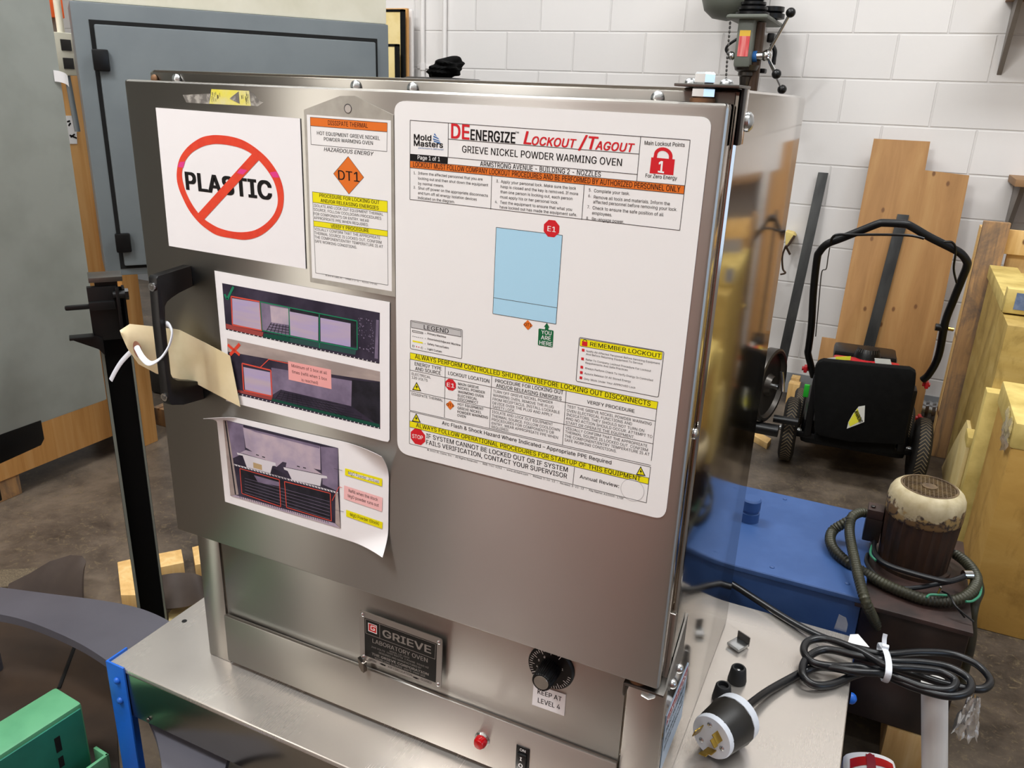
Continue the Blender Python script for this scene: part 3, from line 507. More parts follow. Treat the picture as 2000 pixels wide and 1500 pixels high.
class Print(MB):
    def __init__(s, y, view=(0, 0, 1)): super().__init__(); s.y = y; s.view = view
    def q(s, p, l=0):
        ox, oy, k = s.view; return PY(ox+p[0]*k, oy+p[1]*k, s.y-.00008*l)
    def poly(s, pts, mat, l=1): s.add([s.q(p, l) for p in pts], [list(range(len(pts)))], mat, False)
    def line(s, a, b, w, mat, l=2):
        A = s.q(a, l); B = s.q(b, l); d = (B-A).normalized(); n = Vector((-d.z, 0, d.x))*w/2
        s.add([A+n, B+n, B-n, A-n], [[0, 1, 2, 3]], mat, False)
    def lines(s, pts, w, mat, l=2, closed=False):
        for a, b in zip(pts, pts[1:]+(pts[:1] if closed else [])): s.line(a, b, w, mat, l)
    def disc(s, c, r, mat, l=1, n=28, start=0, sz=1):
        o = s.q(c, l); s.add([o+Vector((math.cos(start+2*math.pi*k/n)*r, 0, math.sin(start+2*math.pi*k/n)*r*sz)) for k in range(n)], [list(range(n))], mat, False)
    def text(s, t, a, b, cap, mat='black_ink', l=2, bold=1, ital=False):
        vs, fs, x0, x1 = glyphs(t, bold, ital); A = s.q(a, l); B = s.q(b, l)
        h = abs(s.q((a[0], a[1]-cap), l).z-A.z); ux = (B-A)/(x1-x0); uz = Vector((0, 0, h/CAP))
        s.add([A+ux*(v.x-x0)+uz*v.y+Vector((0, -v.z, 0)) for v in vs], fs, mat, False)
    def para(s, ls, a, z, b, k, cap, mat='grey_ink', l=2, bold=0):   # a/z: first/last baseline start, b: baseline end of line k
        n = len(ls); st = [(a[0]+(z[0]-a[0])*i/max(n-1, 1), a[1]+(z[1]-a[1])*i/max(n-1, 1)) for i in range(n)]
        vs, fs, x0, x1 = glyphs(ls[k], bold, False); A = s.q(st[k], l); B = s.q(b, l); ux = (B-A)/(x1-x0)
        h = abs(s.q((a[0], a[1]-cap), l).z-s.q(a, l).z); uz = Vector((0, 0, h/CAP))
        for i, t in enumerate(ls):
            if not t: continue
            vs, fs, x0, x1 = glyphs(t, bold, False); A = s.q(st[i], l)
            s.add([A+ux*(v.x-x0)+uz*v.y+Vector((0, -v.z, 0)) for v in vs], fs, mat, False)
def sheet(pts, y, thick=.0005, mat='paper', view=(0, 0, 1)):
    b = MB(); ox, oy, k = view
    b.prism([PY(ox+p[0]*k, oy+p[1]*k, y) for p in pts], (0, thick, 0), mat); return b
def rounded(pts, r, n=6):                                   # round the corners of a pixel polygon
    out = []; N = len(pts)
    for i in range(N):
        p = Vector(pts[i]).to_2d() if False else Vector((*pts[i], 0)); a = Vector((*pts[i-1], 0)); b = Vector((*pts[(i+1) % N], 0))
        u = p+(a-p).normalized()*r; v = p+(b-p).normalized()*r
        for k in range(n+1):
            t = k/n; q = u*(1-t)**2+p*2*t*(1-t)+v*t*t; out.append((q.x, q.y))
    return out

# ================================================================== SETTING
def struct(b, name): o = b.build(name); o['kind'] = 'structure'; return o
WY = 4.45
b = MB(); b.box((-7, -1.5, -.1), (4, WY+.2, 0), 'floor'); struct(b, 'floor')
b = MB(); b.box((-7, WY, 0), (4, WY+.2, 5), 'block'); struct(b, 'wall_back')
FY = -1.3
b = MB(); b.box((-7, FY-.2, 0), (4, FY, 5), 'wall_brown'); struct(b, 'wall_front')
b = MB(); b.box((-7.2, FY, 0), (-7, WY, 5), 'wall_dark'); struct(b, 'wall_left')
b = MB(); b.box((4, FY, 0), (4.2, WY, 5), 'wall_plain'); struct(b, 'wall_right')
b = MB(); b.box((-7, FY, 5), (4, WY, 5.1), 'ceiling'); struct(b, 'ceiling')
b = MB(); b.box((-7, WY-.006, 0), (4, WY, .115), 'grey_band'); struct(b, 'baseboard_back')
b = MB(); b.box((-2.95, FY, .1), (-2.45, FY+.03, 3.4), 'lit'); struct(b, 'window_1')  # unseen glowing pane, added to give the oven door a bright streak
b = MB(); b.box((-7, FY, 0), (-3.3, FY+.02, 5), 'wall_dark'); struct(b, 'trim_1')  # dark band added behind the camera to darken the door's left reflection
b = MB(); b.box((-3.3, FY, 1.7), (4, FY+.015, 5), 'wall_plain'); struct(b, 'trim_2')  # pale upper band added to lighten reflections near the door top
b = MB(); b.box((-1.05, -.35, 0), (-.28, -.2, 1.42), 'pink_paint', .01); struct(b, 'trim_3')  # unseen pink column, added to tint the door's lower right reflection
b = MB(); b.box((3.97, -.9, .8), (3.995, .6, 2.8), 'lit_blue'); struct(b, 'window_2')  # unseen blue glowing pane, added for blue reflections on steel edges and bolts

# ================================================================== OVEN
DX0, DX1, DZ0, DZ1, DY = -1.127, -.187, .696, 1.498, .955
BX0, BX1, BZ0, BZ1, BY0, BY1 = -1.124, -.183, .381, 1.514, 1.0, 1.63
oven = thing('laboratory_oven', 'large brushed stainless steel laboratory oven on the low steel cart', 'oven', ((BX0+BX1)/2, 1.3, .38))
b = MB(); b.box((BX0, BY0+.004, BZ0), (BX1, BY1, BZ1), 'steel_side', .008, seg=3)
b.box((BX0+.006, BY0, 1.40), (BX1-.007, BY0+.012, BZ1-.004), 'steel_door', .002)
b.build('shell', oven)
for a, c in ((BX0, BX0+.056), (BX1-.06, BX1)):
    b = MB(); b.box((a, BY0-.002, BZ0), (c, BY0+.008, .80), 'steel_door', .002); b.build('corner_strip', oven)
LIPZ = PY(437, 1200, .992).z
b = MB(); b.box((BX0+.060, BY0, LIPZ-.01), (BX1-.063, BY0+.010, .80), 'steel_door', .001)
b.build('upper_front_panel', oven)
b = MB(); b.box((BX0+.058, .990, .392), (BX1-.062, .9985, LIPZ), 'steel_door', .0025); b.build('access_panel', oven)
b = MB(); b.box((DX0, DY, DZ0), (DX1, .970, DZ1), 'steel_door', .006, seg=3); b.box((DX0+.0004, DY+.0085, DZ0+.0004), (DX1-.0004, .993, DZ1-.0004), 'steel_side', .003)
door = b.build('door', oven)
# screws along the top strip and on the door edge
def dome(bm_, p, ax, r, mat='galv', h=.5):
    bm_.lathe(p, ax, [(r, 0), (r*.95, r*.25*h*2), (r*.7, r*.45*h*2), (r*.3, r*.56*h*2), (.0001, r*.6*h*2)], mat, 16)
for px, py in ((345, 156), (695, 171), (806, 175), (1284, 195)):
    b = MB(); p = PY(px, py, BY0-.001); p.z = max(p.z, 1.5005); dome(b, p, (0, -1, 0), .0085); b.build('screw', oven)
b = MB(); p = PY(302, 156, BY0-.001); p.z = 1.5; dome(b, p, (0, -1, 0), .007, 'rusty'); b.build('screw', oven)
b = MB(); p = PX(1357, 847, DX1); dome(b, p, (1, 0, 0), .008); b.build('screw', oven)
# top hinge
HP = Vector((-.222, .975, 0))
b = MB(); b.box((-.252, .957, 1.5142), (BX1+.004, 1.03, 1.5175), 'zinc_dark', .001)
b.box((BX1+.0005, .992, 1.452), (BX1+.004, 1.010, 1.515), 'black_paint', .001)
b.box((BX1+.0005, 1.010, 1.452), (BX1+.0025, 1.034, 1.515), 'steel_side', .0008)
hg = b.build('hinge_bracket', oven)
b = MB(); b.hexa(HP+Vector((0, 0, 1.5175)), HP+Vector((0, 0, 1.530)), .0128, 'galv'); b.build('hinge_bolt', oven)
b = MB(); b.hexa(HP+Vector((0, 0, 1.5025)), HP+Vector((0, 0, 1.514)), .0142, 'galv'); b.build('hinge_nut', oven)
b = MB(); b.cyl(HP+Vector((0, 0, 1.498)), HP+Vector((0, 0, 1.5025)), .0145, 'rusty'); b.build('washer', oven)
for dx in (-.022, .019):
    b = MB(); dome(b, HP+Vector((dx, .03, 1.5175)), (0, 0, 1), .009, h=.7); b.build('screw', oven)
b = MB(); p = PX(1459, 238, BX1+.001); dome(b, p, (1, 0, 0), .012, h=.6); b.build('screw', oven)
# bottom hinge
b = MB(); b.box((-.240, .958, .684), (BX1+.004, 1.02, .688), 'zinc_dark', .001)
b.box((-.240, .958, .665), (-.236, .985, .688), 'zinc_dark', .001)
b.prism([(BX1+.001, .975, .688), (BX1+.001, 1.0, .665), (BX1+.001, 1.075, .675), (BX1+.001, 1.075, .755)], (.003, 0, 0), 'zinc_dark')
b.build('hinge_bracket', oven)
b = MB(); b.hexa(Vector((-.205, .975, .666)), Vector((-.205, .975, .684)), .012, 'galv'); b.build('hinge_nut', oven)
for px, py in ((1325, 1305), (1312, 1335)):
    b = MB(); dome(b, PX(px, py, BX1+.004), (1, 0, 0), .008, h=.9); b.build('screw', oven)
b = MB(); b.cyl((-.222, .975, .688), (-.222, .975, .6965), .014, 'rusty'); b.build('washer', oven)
# handle
VM = (200, 490, 300/1324)
def vm(x, y): return (VM[0]+x*VM[2], VM[1]+y*VM[2])
HX = -1.022
prof = [(718, 138), (480, 218), (468, 240), (500, 640), (575, 1300), (600, 1330), (700, 1328), (818, 1302), (806, 1150), (650, 1117), (610, 1098), (592, 1060), (545, 620), (541, 480), (560, 440), (600, 405), (660, 365), (722, 320)]
P3 = [PX(*vm(*p), HX) for p in prof]
zt = P3[0].z; zb = P3[7].z
P3[0].y = P3[-1].y = P3[7].y = P3[8].y = DY
yf = min(p.y for p in P3)
b = MB(); b.prism(P3, (-.018, 0, 0), 'black_plastic', .0015)
handle = b.build('door_handle', oven, label='black plastic pull handle')
for x, y in ((435, 310), (542, 1258)):
    p = PX(*vm(x, y), HX-.009); 
    b = MB(); b.cyl(p+Vector((0, .004, 0)), p+Vector((0, -.003, 0)), .0068, 'chrome', 18); b.cyl(p+Vector((0, -.0031, 0)), p+Vector((0, -.0036, 0)), .004, 'zinc_dark', 6)
    b.build('handle_screw', handle)
# name plate
VI = (680, 1170, 220/1737)
YP = .992
plate_y = YP-.0025
b = MB(); b.prism([PY(VI[0]+x*VI[2], VI[1]+y*VI[2], plate_y) for x, y in rounded([(172, 170), (1452, 625), (1432, 1392), (185, 915)], 40)], (0, .002, 0), 'alu')
plate = b.build('name_plate', oven, label='aluminium name plate with black field and raised lettering')
t = Print(plate_y-.0002, VI)
t.poly([(250, 285), (1368, 690), (1352, 1290), (258, 868)], 'plate_black', 0)
t.lines([(268, 305), (1348, 697), (1338, 928), (272, 525)], .0009, 'alu', 1, True)
t.line((484, 385), (488, 607), .0009, 'alu', 1)
t.poly([(306, 362), (442, 412), (442, 542), (310, 492)], 'white_ink', 1); t.poly([(316, 374), (434, 418), (434, 530), (318, 484)], 'plate_red', 2)
t.lines([(425, 436), (352, 412), (352, 468), (405, 488), (405, 462), (385, 455)], .0016, 'white_ink', 3)
t.text('GRIEVE', (530, 575), (1280, 845), 108, 'alu', 1, 2)
t.text('LABORATORY OVEN', (375, 670), (1225, 980), 62, 'alu', 1, 1)
t.text('MODEL LW-201C', (640, 815), (945, 922), 24, 'alu', 1, 0)
t.text('240 VOLTS  1600 WATTS  1 PHASE  50/60 HZ', (360, 745), (1240, 1075), 24, 'alu', 1, 0)
t.text('DESIGNED AND MANUFACTURED BY', (475, 838), (1128, 1082), 26, 'alu', 1, 0)
t.text('THE GRIEVE CORPORATION', (365, 858), (1240, 1182), 34, 'alu', 1, 2)
t.text('ROUND LAKE, ILLINOIS  60073-9989 USA', (412, 920), (1188, 1206), 26, 'alu', 1, 0)
t.text('OPEN', (318, 945), (430, 985), 30, 'black_ink', 1, 0)
t.poly([(480, 993), (520, 990), (580, 1022), (575, 1040), (520, 1018)], 'black_ink', 1)
t.text('AIR CIRCULATION', (612, 1055), (985, 1195), 30, 'black_ink', 1, 0)
t.poly([(1000, 1195), (1050, 1208), (1100, 1240), (1050, 1235), (1000, 1208)], 'black_ink', 1)
t.text('CLOSED', (1120, 1250), (1285, 1312), 30, 'black_ink', 1, 0)
t.build('plate_lettering', plate)
for x, y in ((222, 238), (1398, 668), (240, 885), (1385, 1318)):
    b = MB(); dome(b, PY(VI[0]+x*VI[2], VI[1]+y*VI[2], plate_y), (0, -1, 0), .0038); b.build('rivet', plate)
b = MB(); pts = [(145, 905), (205, 985), (232, 1000), (238, 1140), (200, 1110), (165, 1040)]
b.prism([PY(VI[0]+x*VI[2], VI[1]+y*VI[2], YP-.012) for x, y in pts], (.002, .008, 0), 'steel_side'); b.build('vent_lever', oven)
# thermostat knob
VJ = (900, 1230, .18)
kc = PY(VJ[0]+985*VJ[2], VJ[1]+400*VJ[2], BY0-.001)
b = MB(); b.lathe(kc, (0, -1, 0), [(.0395, 0), (.0395, .003), (.037, .006), (.001, .006)], 'black_plastic', 40); dial = b.build('thermostat_dial', oven)
b = MB()
for k in range(40):
    a = math.radians(60+k*7.5); d = Vector((math.cos(a), 0, math.sin(a))); r0, r1 = (.027 if k % 4 == 0 else .031), .036
    n = Vector((-d.z, 0, d.x))*.0005; o = kc+Vector((0, -.0063, 0))
    b.add([o+d*r0+n, o+d*r1+n, o+d*r1-n, o+d*r0-n], [[0, 1, 2, 3]], 'white_ink', False)
for dg, a in (('8', 118), ('5', 152), ('4', 185), ('1', 20)):
    vs, fs, x0, x1 = glyphs(dg, 0, False); a = math.radians(a); o = kc+Vector((math.cos(a)*.0225-.002, -.0063, math.sin(a)*.0225-.003))
    b.add([o+Vector((v.x*.008, 0, v.y*.008)) for v in vs], fs, 'white_ink', False)
b.build('dial_marks', dial)
b = MB(); n = 60; prof = [(.0175, 0), (.0175, .012), (.0165, .034), (.015, .0365)]
vs = []; fs = []
o0 = kc+Vector((0, -.006, 0))
for r, h in prof:
    for k in range(n):
        a = 2*math.pi*k/n; rr = r*(1 if k % 2 else .955); vs.append(o0+Vector((math.cos(a)*rr, -h, math.sin(a)*rr)))
for i in range(3):
    for k in range(n): fs.append([i*n+k, i*n+(k+1) % n, (i+1)*n+(k+1) % n, (i+1)*n+k])
fs.append([3*n+k for k in range(n)]); b.add(vs, fs, 'black_plastic', False)
knob = b.build('thermostat_knob', oven)
b = MB(); b.lathe(o0+Vector((0, -.0362, 0)), (0, -1, 0), [(.0125, 0), (.0122, .0006), (.0001, .0008)], 'chrome', 30); b.build('knob_cap', knob, label='shiny silver end cap')
# red lamp
lc = PY(VJ[0]+240*VJ[2], VJ[1]+1180*VJ[2], YP)
b = MB(); b.lathe(lc-Vector((0, 0, 0)), (0, -1, 0), [(.0145, 0), (.0145, .003), (.0125, .005), (.012, .0055)], 'chrome', 28); lamp = b.build('lamp_bezel', oven)
b = MB(); b.lathe(lc-Vector((0, .0055, 0)), (0, -1, 0), [(.0115, 0), (.0112, .008), (.009, .012), (.0001, .0132)], 'lamp_red', 10); b.build('red_lens', lamp)
b = MB(); p = PY(VJ[0]+503*VJ[2], VJ[1]+1098*VJ[2], YP); dome(b, p, (0, -1, 0), .0016); b.build('rivet', oven)
# rocker switch
q = lambda x, y, yy=YP: PY(VJ[0]+x*VJ[2], VJ[1]+y*VJ[2], yy)
a0 = q(612, 1215); a1 = q(765, 1262); h = .062
b = MB(); b.box((a0.x, YP-.004, a0.z-h), (a1.x-.001, YP, a0.z-.003), 'black_plastic', .0015); sw = b.build('switch_frame', oven)
b = MB(); b.box((a0.x+.004, YP-.009, a0.z-.047), (a1.x-.005, YP-.003, a0.z-.0155), 'black_plastic', .002); b.build('rocker', sw)
t = Print(YP-.0095, VJ)
c = (a0.x+a1.x)/2
def put(tx, x, z, hgt, y, bold=1):
    vs, fs, x0, x1 = glyphs(tx, bold, False); k = hgt/CAP; t.add([Vector((x+(v.x-(x0+x1)/2)*k, y-v.z, z+v.y*k)) for v in vs], fs, 'white_ink', False)
put('ON', c-.0005, a0.z-.0125, .0055, YP-.0042); put('OFF', c-.0005, a0.z-.0565, .0055, YP-.0042)
put('I', c-.001, a0.z-.0275, .007, YP-.0092, 2); put('O', c-.001, a0.z-.042, .008, YP-.0092, 2)
t.build('switch_marks', sw)

# keep-at-level label
tg = thing('paper_label', 'small white paper label reading KEEP AT LEVEL 4 under the oven dial', 'label', q(780, 810, BY0))
b = sheet([(790, 590), (1140, 705), (1122, 937), (772, 812)], BY0-.0012, .0006, 'paper', VJ); b.build('paper_sheet', tg)
t = Print(BY0-.0014, VJ); t.text('KEEP AT', (832, 692), (1092, 780), 50, bold=1); t.text('LEVEL 4', (834, 787), (1075, 867), 52, bold=1); t.build('printed_text', tg)

# caution label on the oven side
VK = (1180, 1180, 320/1500)
k_ = lambda x, y, xx=BX1+.0012: PX(VK[0]+x*VK[2], VK[1]+y*VK[2], xx)
tg = thing('caution_label', 'blue silver caution label with red top band on the lower right side of the oven', 'label', k_(578, 1000))
TL, TR = k_(578, 1000), k_(772, 562)
zt_ = (TL.z+TR.z)/2; y0, y1 = TL.y, TR.y; zb_ = zt_-.115
b = MB(); b.box((BX1+.0003, y0, zb_), (BX1+.0012, y1, zt_), 'label_blue'); b.build('label_sheet', tg)
b = MB(); b.box((BX1+.0012, y0+.004, zt_-.022), (BX1+.0014, y1-.004, zt_-.003), 'label_red')
for i, (tx, zz, hh) in enumerate((('CAUTION', zt_-.018, .011), ('HOT SURFACE', zt_-.040, .010), ('DISCONNECT POWER', zt_-.060, .008), ('BEFORE SERVICING', zt_-.076, .008))):
    vs, fs, x0, x1 = glyphs(tx, 1, False); wd = (y1-y0)*.84/(x1-x0)
    b.add([Vector((BX1+.0016+v.z, y0+.008+(v.x-x0)*wd, zz+v.y*hh/CAP)) for v in vs], fs, 'white_ink' if i == 0 else 'black_ink', False)
b.build('printed_text', tg)

# ================================================================== SIGNS ON THE DOOR
SY = DY-.0008
# --- lockout placard
VA = (770, 190, .315); VB = (790, 420, .3); VC = (780, 620, 320/1714); VD = (1050, 640, 280/1615); VE = (780, 800, .275)
pl = thing('lockout_placard', 'large white lockout tagout placard with rounded corners on the right of the oven door', 'sign', PY(1040, 900, SY))
b = MB(); b.prism([PY(x, y, SY-.0008) for x, y in rounded([(770, 196), (1391, 229), (1299, 1016), (776, 884)], 24)], (0, .0014, 0), 'placard'); b.build('panel', pl)
PYY = SY-.0009
LW = .0007
t = Print(PYY, VA)
t.lines([(98, 142), (1835, 265), (1770, 825), (97, 633)], LW, 'grey_ink', 2, True)
t.line((335, 160), (333, 372), LW, 'grey_ink'); t.line((336, 259), (1520, 352), LW, 'grey_ink'); t.line((333, 372), (1505, 478), LW, 'grey_ink')
t.line((1528, 243), (1503, 522), LW, 'grey_ink')
t.text('DE', (352, 252), (466, 262), 88, 'red_ink', bold=2); t.text('ENERGIZE', (472, 263), (750, 285), 64, bold=2); t.text('TM', (750, 222), (772, 224), 11)
t.text('L', (800, 288), (850, 292), 78, 'red_ink', bold=2, ital=True); t.text('OCKOUT', (852, 294), (1128, 314), 52, 'red_ink', bold=2, ital=True)
t.text('/', (1140, 316), (1195, 320), 80, 'red_ink', bold=2, ital=True)
t.text('T', (1200, 320), (1262, 325), 78, 'red_ink', bold=2, ital=True); t.text('AGOUT', (1245, 323), (1488, 341), 52, 'red_ink', bold=2, ital=True)
t.text('GRIEVE NICKEL POWDER WARMING OVEN', (420, 341), (1410, 427), 42)
t.text('ARMSTRONG AVENUE - BUILDING 2 - NOZZLES', (532, 426), (1280, 494), 30)
t.text('Mold', (121, 262), (230, 270), 34, bold=2); t.text('Masters', (121, 300), (302, 313), 34, bold=2); t.text('performance delivered', (150, 318), (303, 329), 10, 'logo_blue', bold=0)
for i, (a, c, d, e) in enumerate((((250, 222), (262, 240), (268, 246), (246, 232)), ((244, 238), (272, 252), (280, 262), (241, 246)), ((240, 254), (278, 268), (286, 276), (240, 262)), ((243, 268), (284, 280), (290, 290), (246, 276)))):
    t.poly([a, c, d, e], 'logo_blue')
t.poly([(97, 350), (333, 370), (331, 413), (97, 392)], 'black_ink', 1); t.text('Page 1 of 1', (145, 384), (283, 397), 25, 'white_ink', 3)
t.poly([(97, 393), (1800, 548), (1796, 600), (97, 436)], 'orange_ink', 1); t.lines([(97, 393), (1800, 548), (1796, 600), (97, 436)], LW, 'grey_ink', 2, True)
t.text('LOCKOUT MUST FOLLOW COMPANY LOCKOUT PROCEDURES AND BE PERFORMED BY AUTHORIZED PERSONNEL ONLY', (117, 430), (1772, 588), 31, l=3)
t.line((604, 485), (598, 695), LW, 'grey_ink'); t.line((1178, 542), (1162, 760), LW, 'grey_ink')
K = dict(mat='black_ink')
t.para(['1.', '', '', '2.'], (120, 476), (120, 565), (133, 477), 0, 16, **K)
t.para(['Inform the affected personnel that you are', 'locking out and then shut down the equipment', 'by normal means.'], (148, 478), (148, 541), (582, 553), 1, 17, **K)
t.para(['Shut off power on the appropriate disconnects', 'and turn off all energy isolation devices', 'indicated on the diagram.'], (148, 570), (147, 630), (580, 618), 0, 17, **K)
t.para(['3.', '', '', '', '4.'], (632, 527), (624, 655), (648, 529), 0, 17, **K)
t.para(['Apply your personal lock. Make sure the lock', 'hasp is closed and the key is removed. If more', 'than one person is locking out, each person', 'must apply his or her personal lock.'], (661, 530), (656, 625), (1140, 608), 1, 18, **K)
t.para(['Test the equipment to ensure that what you', 'have locked out has made the equipment safe.'], (656, 659), (654, 688), (1132, 738), 1, 18, **K)
t.para(['5.', '6.', '', '7.', '', '8.'], (1206, 583), (1190, 758), (1222, 585), 0, 19, **K)
t.text('Complete your task.', (1238, 588), (1460, 607), 20, bold=0)
t.para(['Remove all tools and materials. Inform the', 'affected personnel before removing your lock.'], (1236, 627), (1233, 657), (1753, 706), 1, 20, **K)
t.para(['Check to ensure the safe position of all', 'employees.'], (1229, 694), (1226, 726), (1668, 738), 0, 20, **K)
t.text('Re-engage power.', (1225, 763), (1424, 782), 20, bold=0)
t.text('Main Lockout Points', (1551, 294), (1800, 308), 25); t.text('For Zero Energy', (1557, 496), (1752, 513), 24)
t.poly([(1594, 372), (1740, 385), (1730, 483), (1583, 471)], 'red_ink', 1)
t.text('1', (1634, 464), (1672, 470), 70, 'white_ink', 3, 2)
n = 14
oc = [(1668+math.cos(math.pi*k/n)*58, 362-math.sin(math.pi*k/n)*52+math.cos(math.pi*k/n)*4) for k in range(n+1)]
ic = [(1667+math.cos(math.pi*k/n)*36, 364-math.sin(math.pi*k/n)*32+math.cos(math.pi*k/n)*4) for k in range(n+1)]
oc = [(1724, 384)]+oc+[(1606, 374)]; ic = [(1702, 382)]+ic+[(1628, 376)]
for i in range(len(oc)-1): t.poly([oc[i], oc[i+1], ic[i+1], ic[i]], 'red_ink', 1)
t.build('printed_header', pl)
# diagram
t = Print(PYY, VB)
t.poly([(597, 80), (1028, 132), (986, 710), (575, 642)], 'blue_ink', 1); t.lines([(597, 80), (1028, 132), (986, 710), (575, 642)], LW, 'grey_ink', 2, True); t.line((580, 538), (992, 604), LW, 'grey_ink')
def octa(t, c, r, l=3): t.disc(c, r, 'red_ink', l, 8, math.pi/8)
octa(t, (957, 88), .0115); t.text('E1', (930, 104), (984, 112), 34, 'white_ink', 4, 1)
t.poly([(803, 683), (834, 719), (803, 749), (772, 712)], 'orange_ink', 3); t.text('DT1', (780, 722), (828, 729), 22, 'black_ink', 4)
t.poly(rounded([(873, 738), (971, 752), (964, 862), (868, 847)], 8), 'green_ink', 3)
t.poly([(927, 702), (944, 733), (937, 733), (936, 750), (914, 747), (916, 729), (908, 727)], 'green_ink', 3)
t.text('YOU', (890, 774), (956, 784), 26, 'white_ink', 4); t.text('ARE', (888, 808), (952, 818), 26, 'white_ink', 4); t.text('HERE', (878, 842), (960, 855), 26, 'white_ink', 4)
t.build('printed_diagram', pl)
# legend
t = Print(PYY, VC)
t.lines(rounded([(115, 28), (660, 128), (652, 432), (113, 325)], 16), .0007, 'grey_ink', 2, True)
t.poly([(126, 42), (648, 138), (645, 203), (125, 105)], 'legend_grey', 1); t.lines([(126, 42), (648, 138), (645, 203), (125, 105)], LW, 'grey_ink', 2, True)
t.text('LEGEND', (255, 122), (515, 168), 45)
t.lines([(136, 134), (246, 156), (246, 170), (136, 150)], LW, 'black_ink', 2, True)
for i in range(6): t.line((136+i*20, 195+i*4), (148+i*20, 197.5+i*4), LW, 'grey_ink')
t.line((138, 246), (244, 266), .0022, 'yellow_ink'); t.text('D', (136, 308), (158, 312), 22); t.text('C', (225, 328), (246, 331), 22)
t.disc((180, 305), .0009, 'red_ink', 2, 10); t.disc((204, 310), .0009, 'red_ink', 2, 10)
for i, (tx, e) in enumerate((('Primary Machine', 488), ('Associated/Adjacent Machine', 640), ('Safety Fence/Gates', 518), ('Light Curtain', 443))):
    y = 176+i*54; t.text('=', (265, y-4), (276, y-2), 14); t.text(tx, (293, y), (e, y+(e-293)*.205), 21)
t.build('printed_legend', pl)
# remember lockout
t = Print(PYY, VD)
t.lines(rounded([(470, 108), (1424, 270), (1360, 784), (432, 602)], 22), .0008, 'grey_ink', 2, True)
t.poly(rounded([(482, 122), (1408, 276), (1398, 362), (474, 205)], 12), 'yellow_ink', 1); t.lines(rounded([(482, 122), (1408, 276), (1398, 362), (474, 205)], 12), .0005, 'grey_ink', 2, True)
t.poly([(502, 150), (562, 160), (560, 212), (498, 202)], 'red_ink', 2)
for k in range(8):
    a0_, a1_ = math.pi*k/8, math.pi*(k+1)/8
    t.poly([(532+math.cos(x)*r, 158-math.sin(x)*r) for x, r in ((a0_, 26), (a1_, 26), (a1_, 19), (a0_, 19))], 'black_ink', 2)
t.text('REMEMBER LOCKOUT', (590, 205), (1388, 342), 46)
for y, x in ((252, 514), (350, 506), (444, 498), (504, 493), (563, 488)): t.poly([(x-15, y-17), (x+15, y-12), (x+14, y+19), (x-16, y+14)], 'red_ink', 2)
G = dict(cap=22, mat='grey_ink', bold=0)
for tx, a, e in (('Notify All Affected Personnel Before Servicing Equipment', (548, 272), (1375, 415)), ('And Before Returning Equipment To Service', (545, 306), (1182, 418)), ('Refer To Company Lockout Procedure For Lockout', (542, 368), (1275, 498)), ('Requirements And Safe Practices', (538, 404), (1014, 488)), ('Always Perform Check To Verify Energy Is Controlled', (532, 464), (1298, 604)), ('Assure Release Of All Stored Energy', (526, 524), (1050, 618)), ('Only Work Under Your APPROVED Lock', (520, 584), (1102, 688))):
    t.text(tx, a, e, **G)
t.build('printed_reminder_box', pl)
# shutdown table, left half coordinates in VC, right half in VD, bottom in VE
t = Print(PYY, VC)
def vd(x, y): return ((VD[0]+x*VD[2]-VC[0])/VC[2], (VD[1]+y*VD[2]-VC[1])/VC[2])
def ve(x, y): return ((VE[0]+x*VE[2]-VC[0])/VC[2], (VE[1]+y*VE[2]-VC[1])/VC[2])
R1, R2 = vd(1356, 836), vd(1342, 918)
t.poly([(112, 368), R1, R2, (112, 435)], 'yellow_ink', 1); t.lines([(112, 368), R1, R2, (112, 435)], LW, 'grey_ink', 2, True)
t.text('ALWAYS PERFORM CONTROLLED SHUTDOWN BEFORE LOCKING OUT DISCONNECTS', (163, 428), vd(1270, 884), 46, l=3)
t.line((110, 435), (107, 970), LW, 'grey_ink'); t.line(R2, vd(1280, 1500), LW, 'grey_ink')
for a, e in (((480, 512), (470, 1045)), ((966, 610), (943, 1155)), (vd(322, 715), vd(280, 1318))): t.line(a, e, LW, 'grey_ink')
t.line((111, 550), vd(1325, 1052), LW, 'grey_ink'); t.line((109, 765), vd(1300, 1308), LW, 'grey_ink')
t.line((107, 970), ve(1786, 396), LW, 'grey_ink'); t.line((107, 982), ve(1784, 408), LW, 'grey_ink')
t.text('ENERGY TYPE', (160, 500), (440, 555), 36, bold=1); t.text('AND SOURCE', (166, 550), (432, 602), 36, bold=1)
t.text('LOCKOUT LOCATION', (510, 598), (940, 685), 36, bold=1)
t.text('PROCEDURE FOR LOCKING OUT', (1002, 678), vd(288, 752), 37, bold=1); t.text('AND/OR RELEASING ENERGIES', (1012, 728), vd(268, 820), 37, bold=1)
t.text('VERIFY PROCEDURE', vd(555, 852), vd(1090, 960), 35, bold=1)
for tx, a, e in (('ELECTRICAL', (130, 600), (327, 640)), ('120 VOLTS', (130, 638), (295, 672)), ('DISSIPATE THERMAL', (128, 810), (455, 880))): t.text(tx, a, e, 26, bold=0)
for tx, a, e in (('MAIN GRIEVE', (614, 706), (830, 748)), ('NICKEL POWDER', (613, 746), (894, 800)), ('WARMING OVEN', (612, 788), (880, 840)), ('ELECTRICAL', (611, 828), (815, 868)), ('DISCONNECT', (610, 865), (825, 908)), ('HOT EQUIPMENT', (609, 918), (880, 972)), ('GRIEVE NICKEL', (608, 958), (860, 1010)), ('POWDER WARMING', (607, 998), (926, 1062)), ('OVEN', (606, 1036), (694, 1053))): t.text(tx, a, e, 27, bold=1)
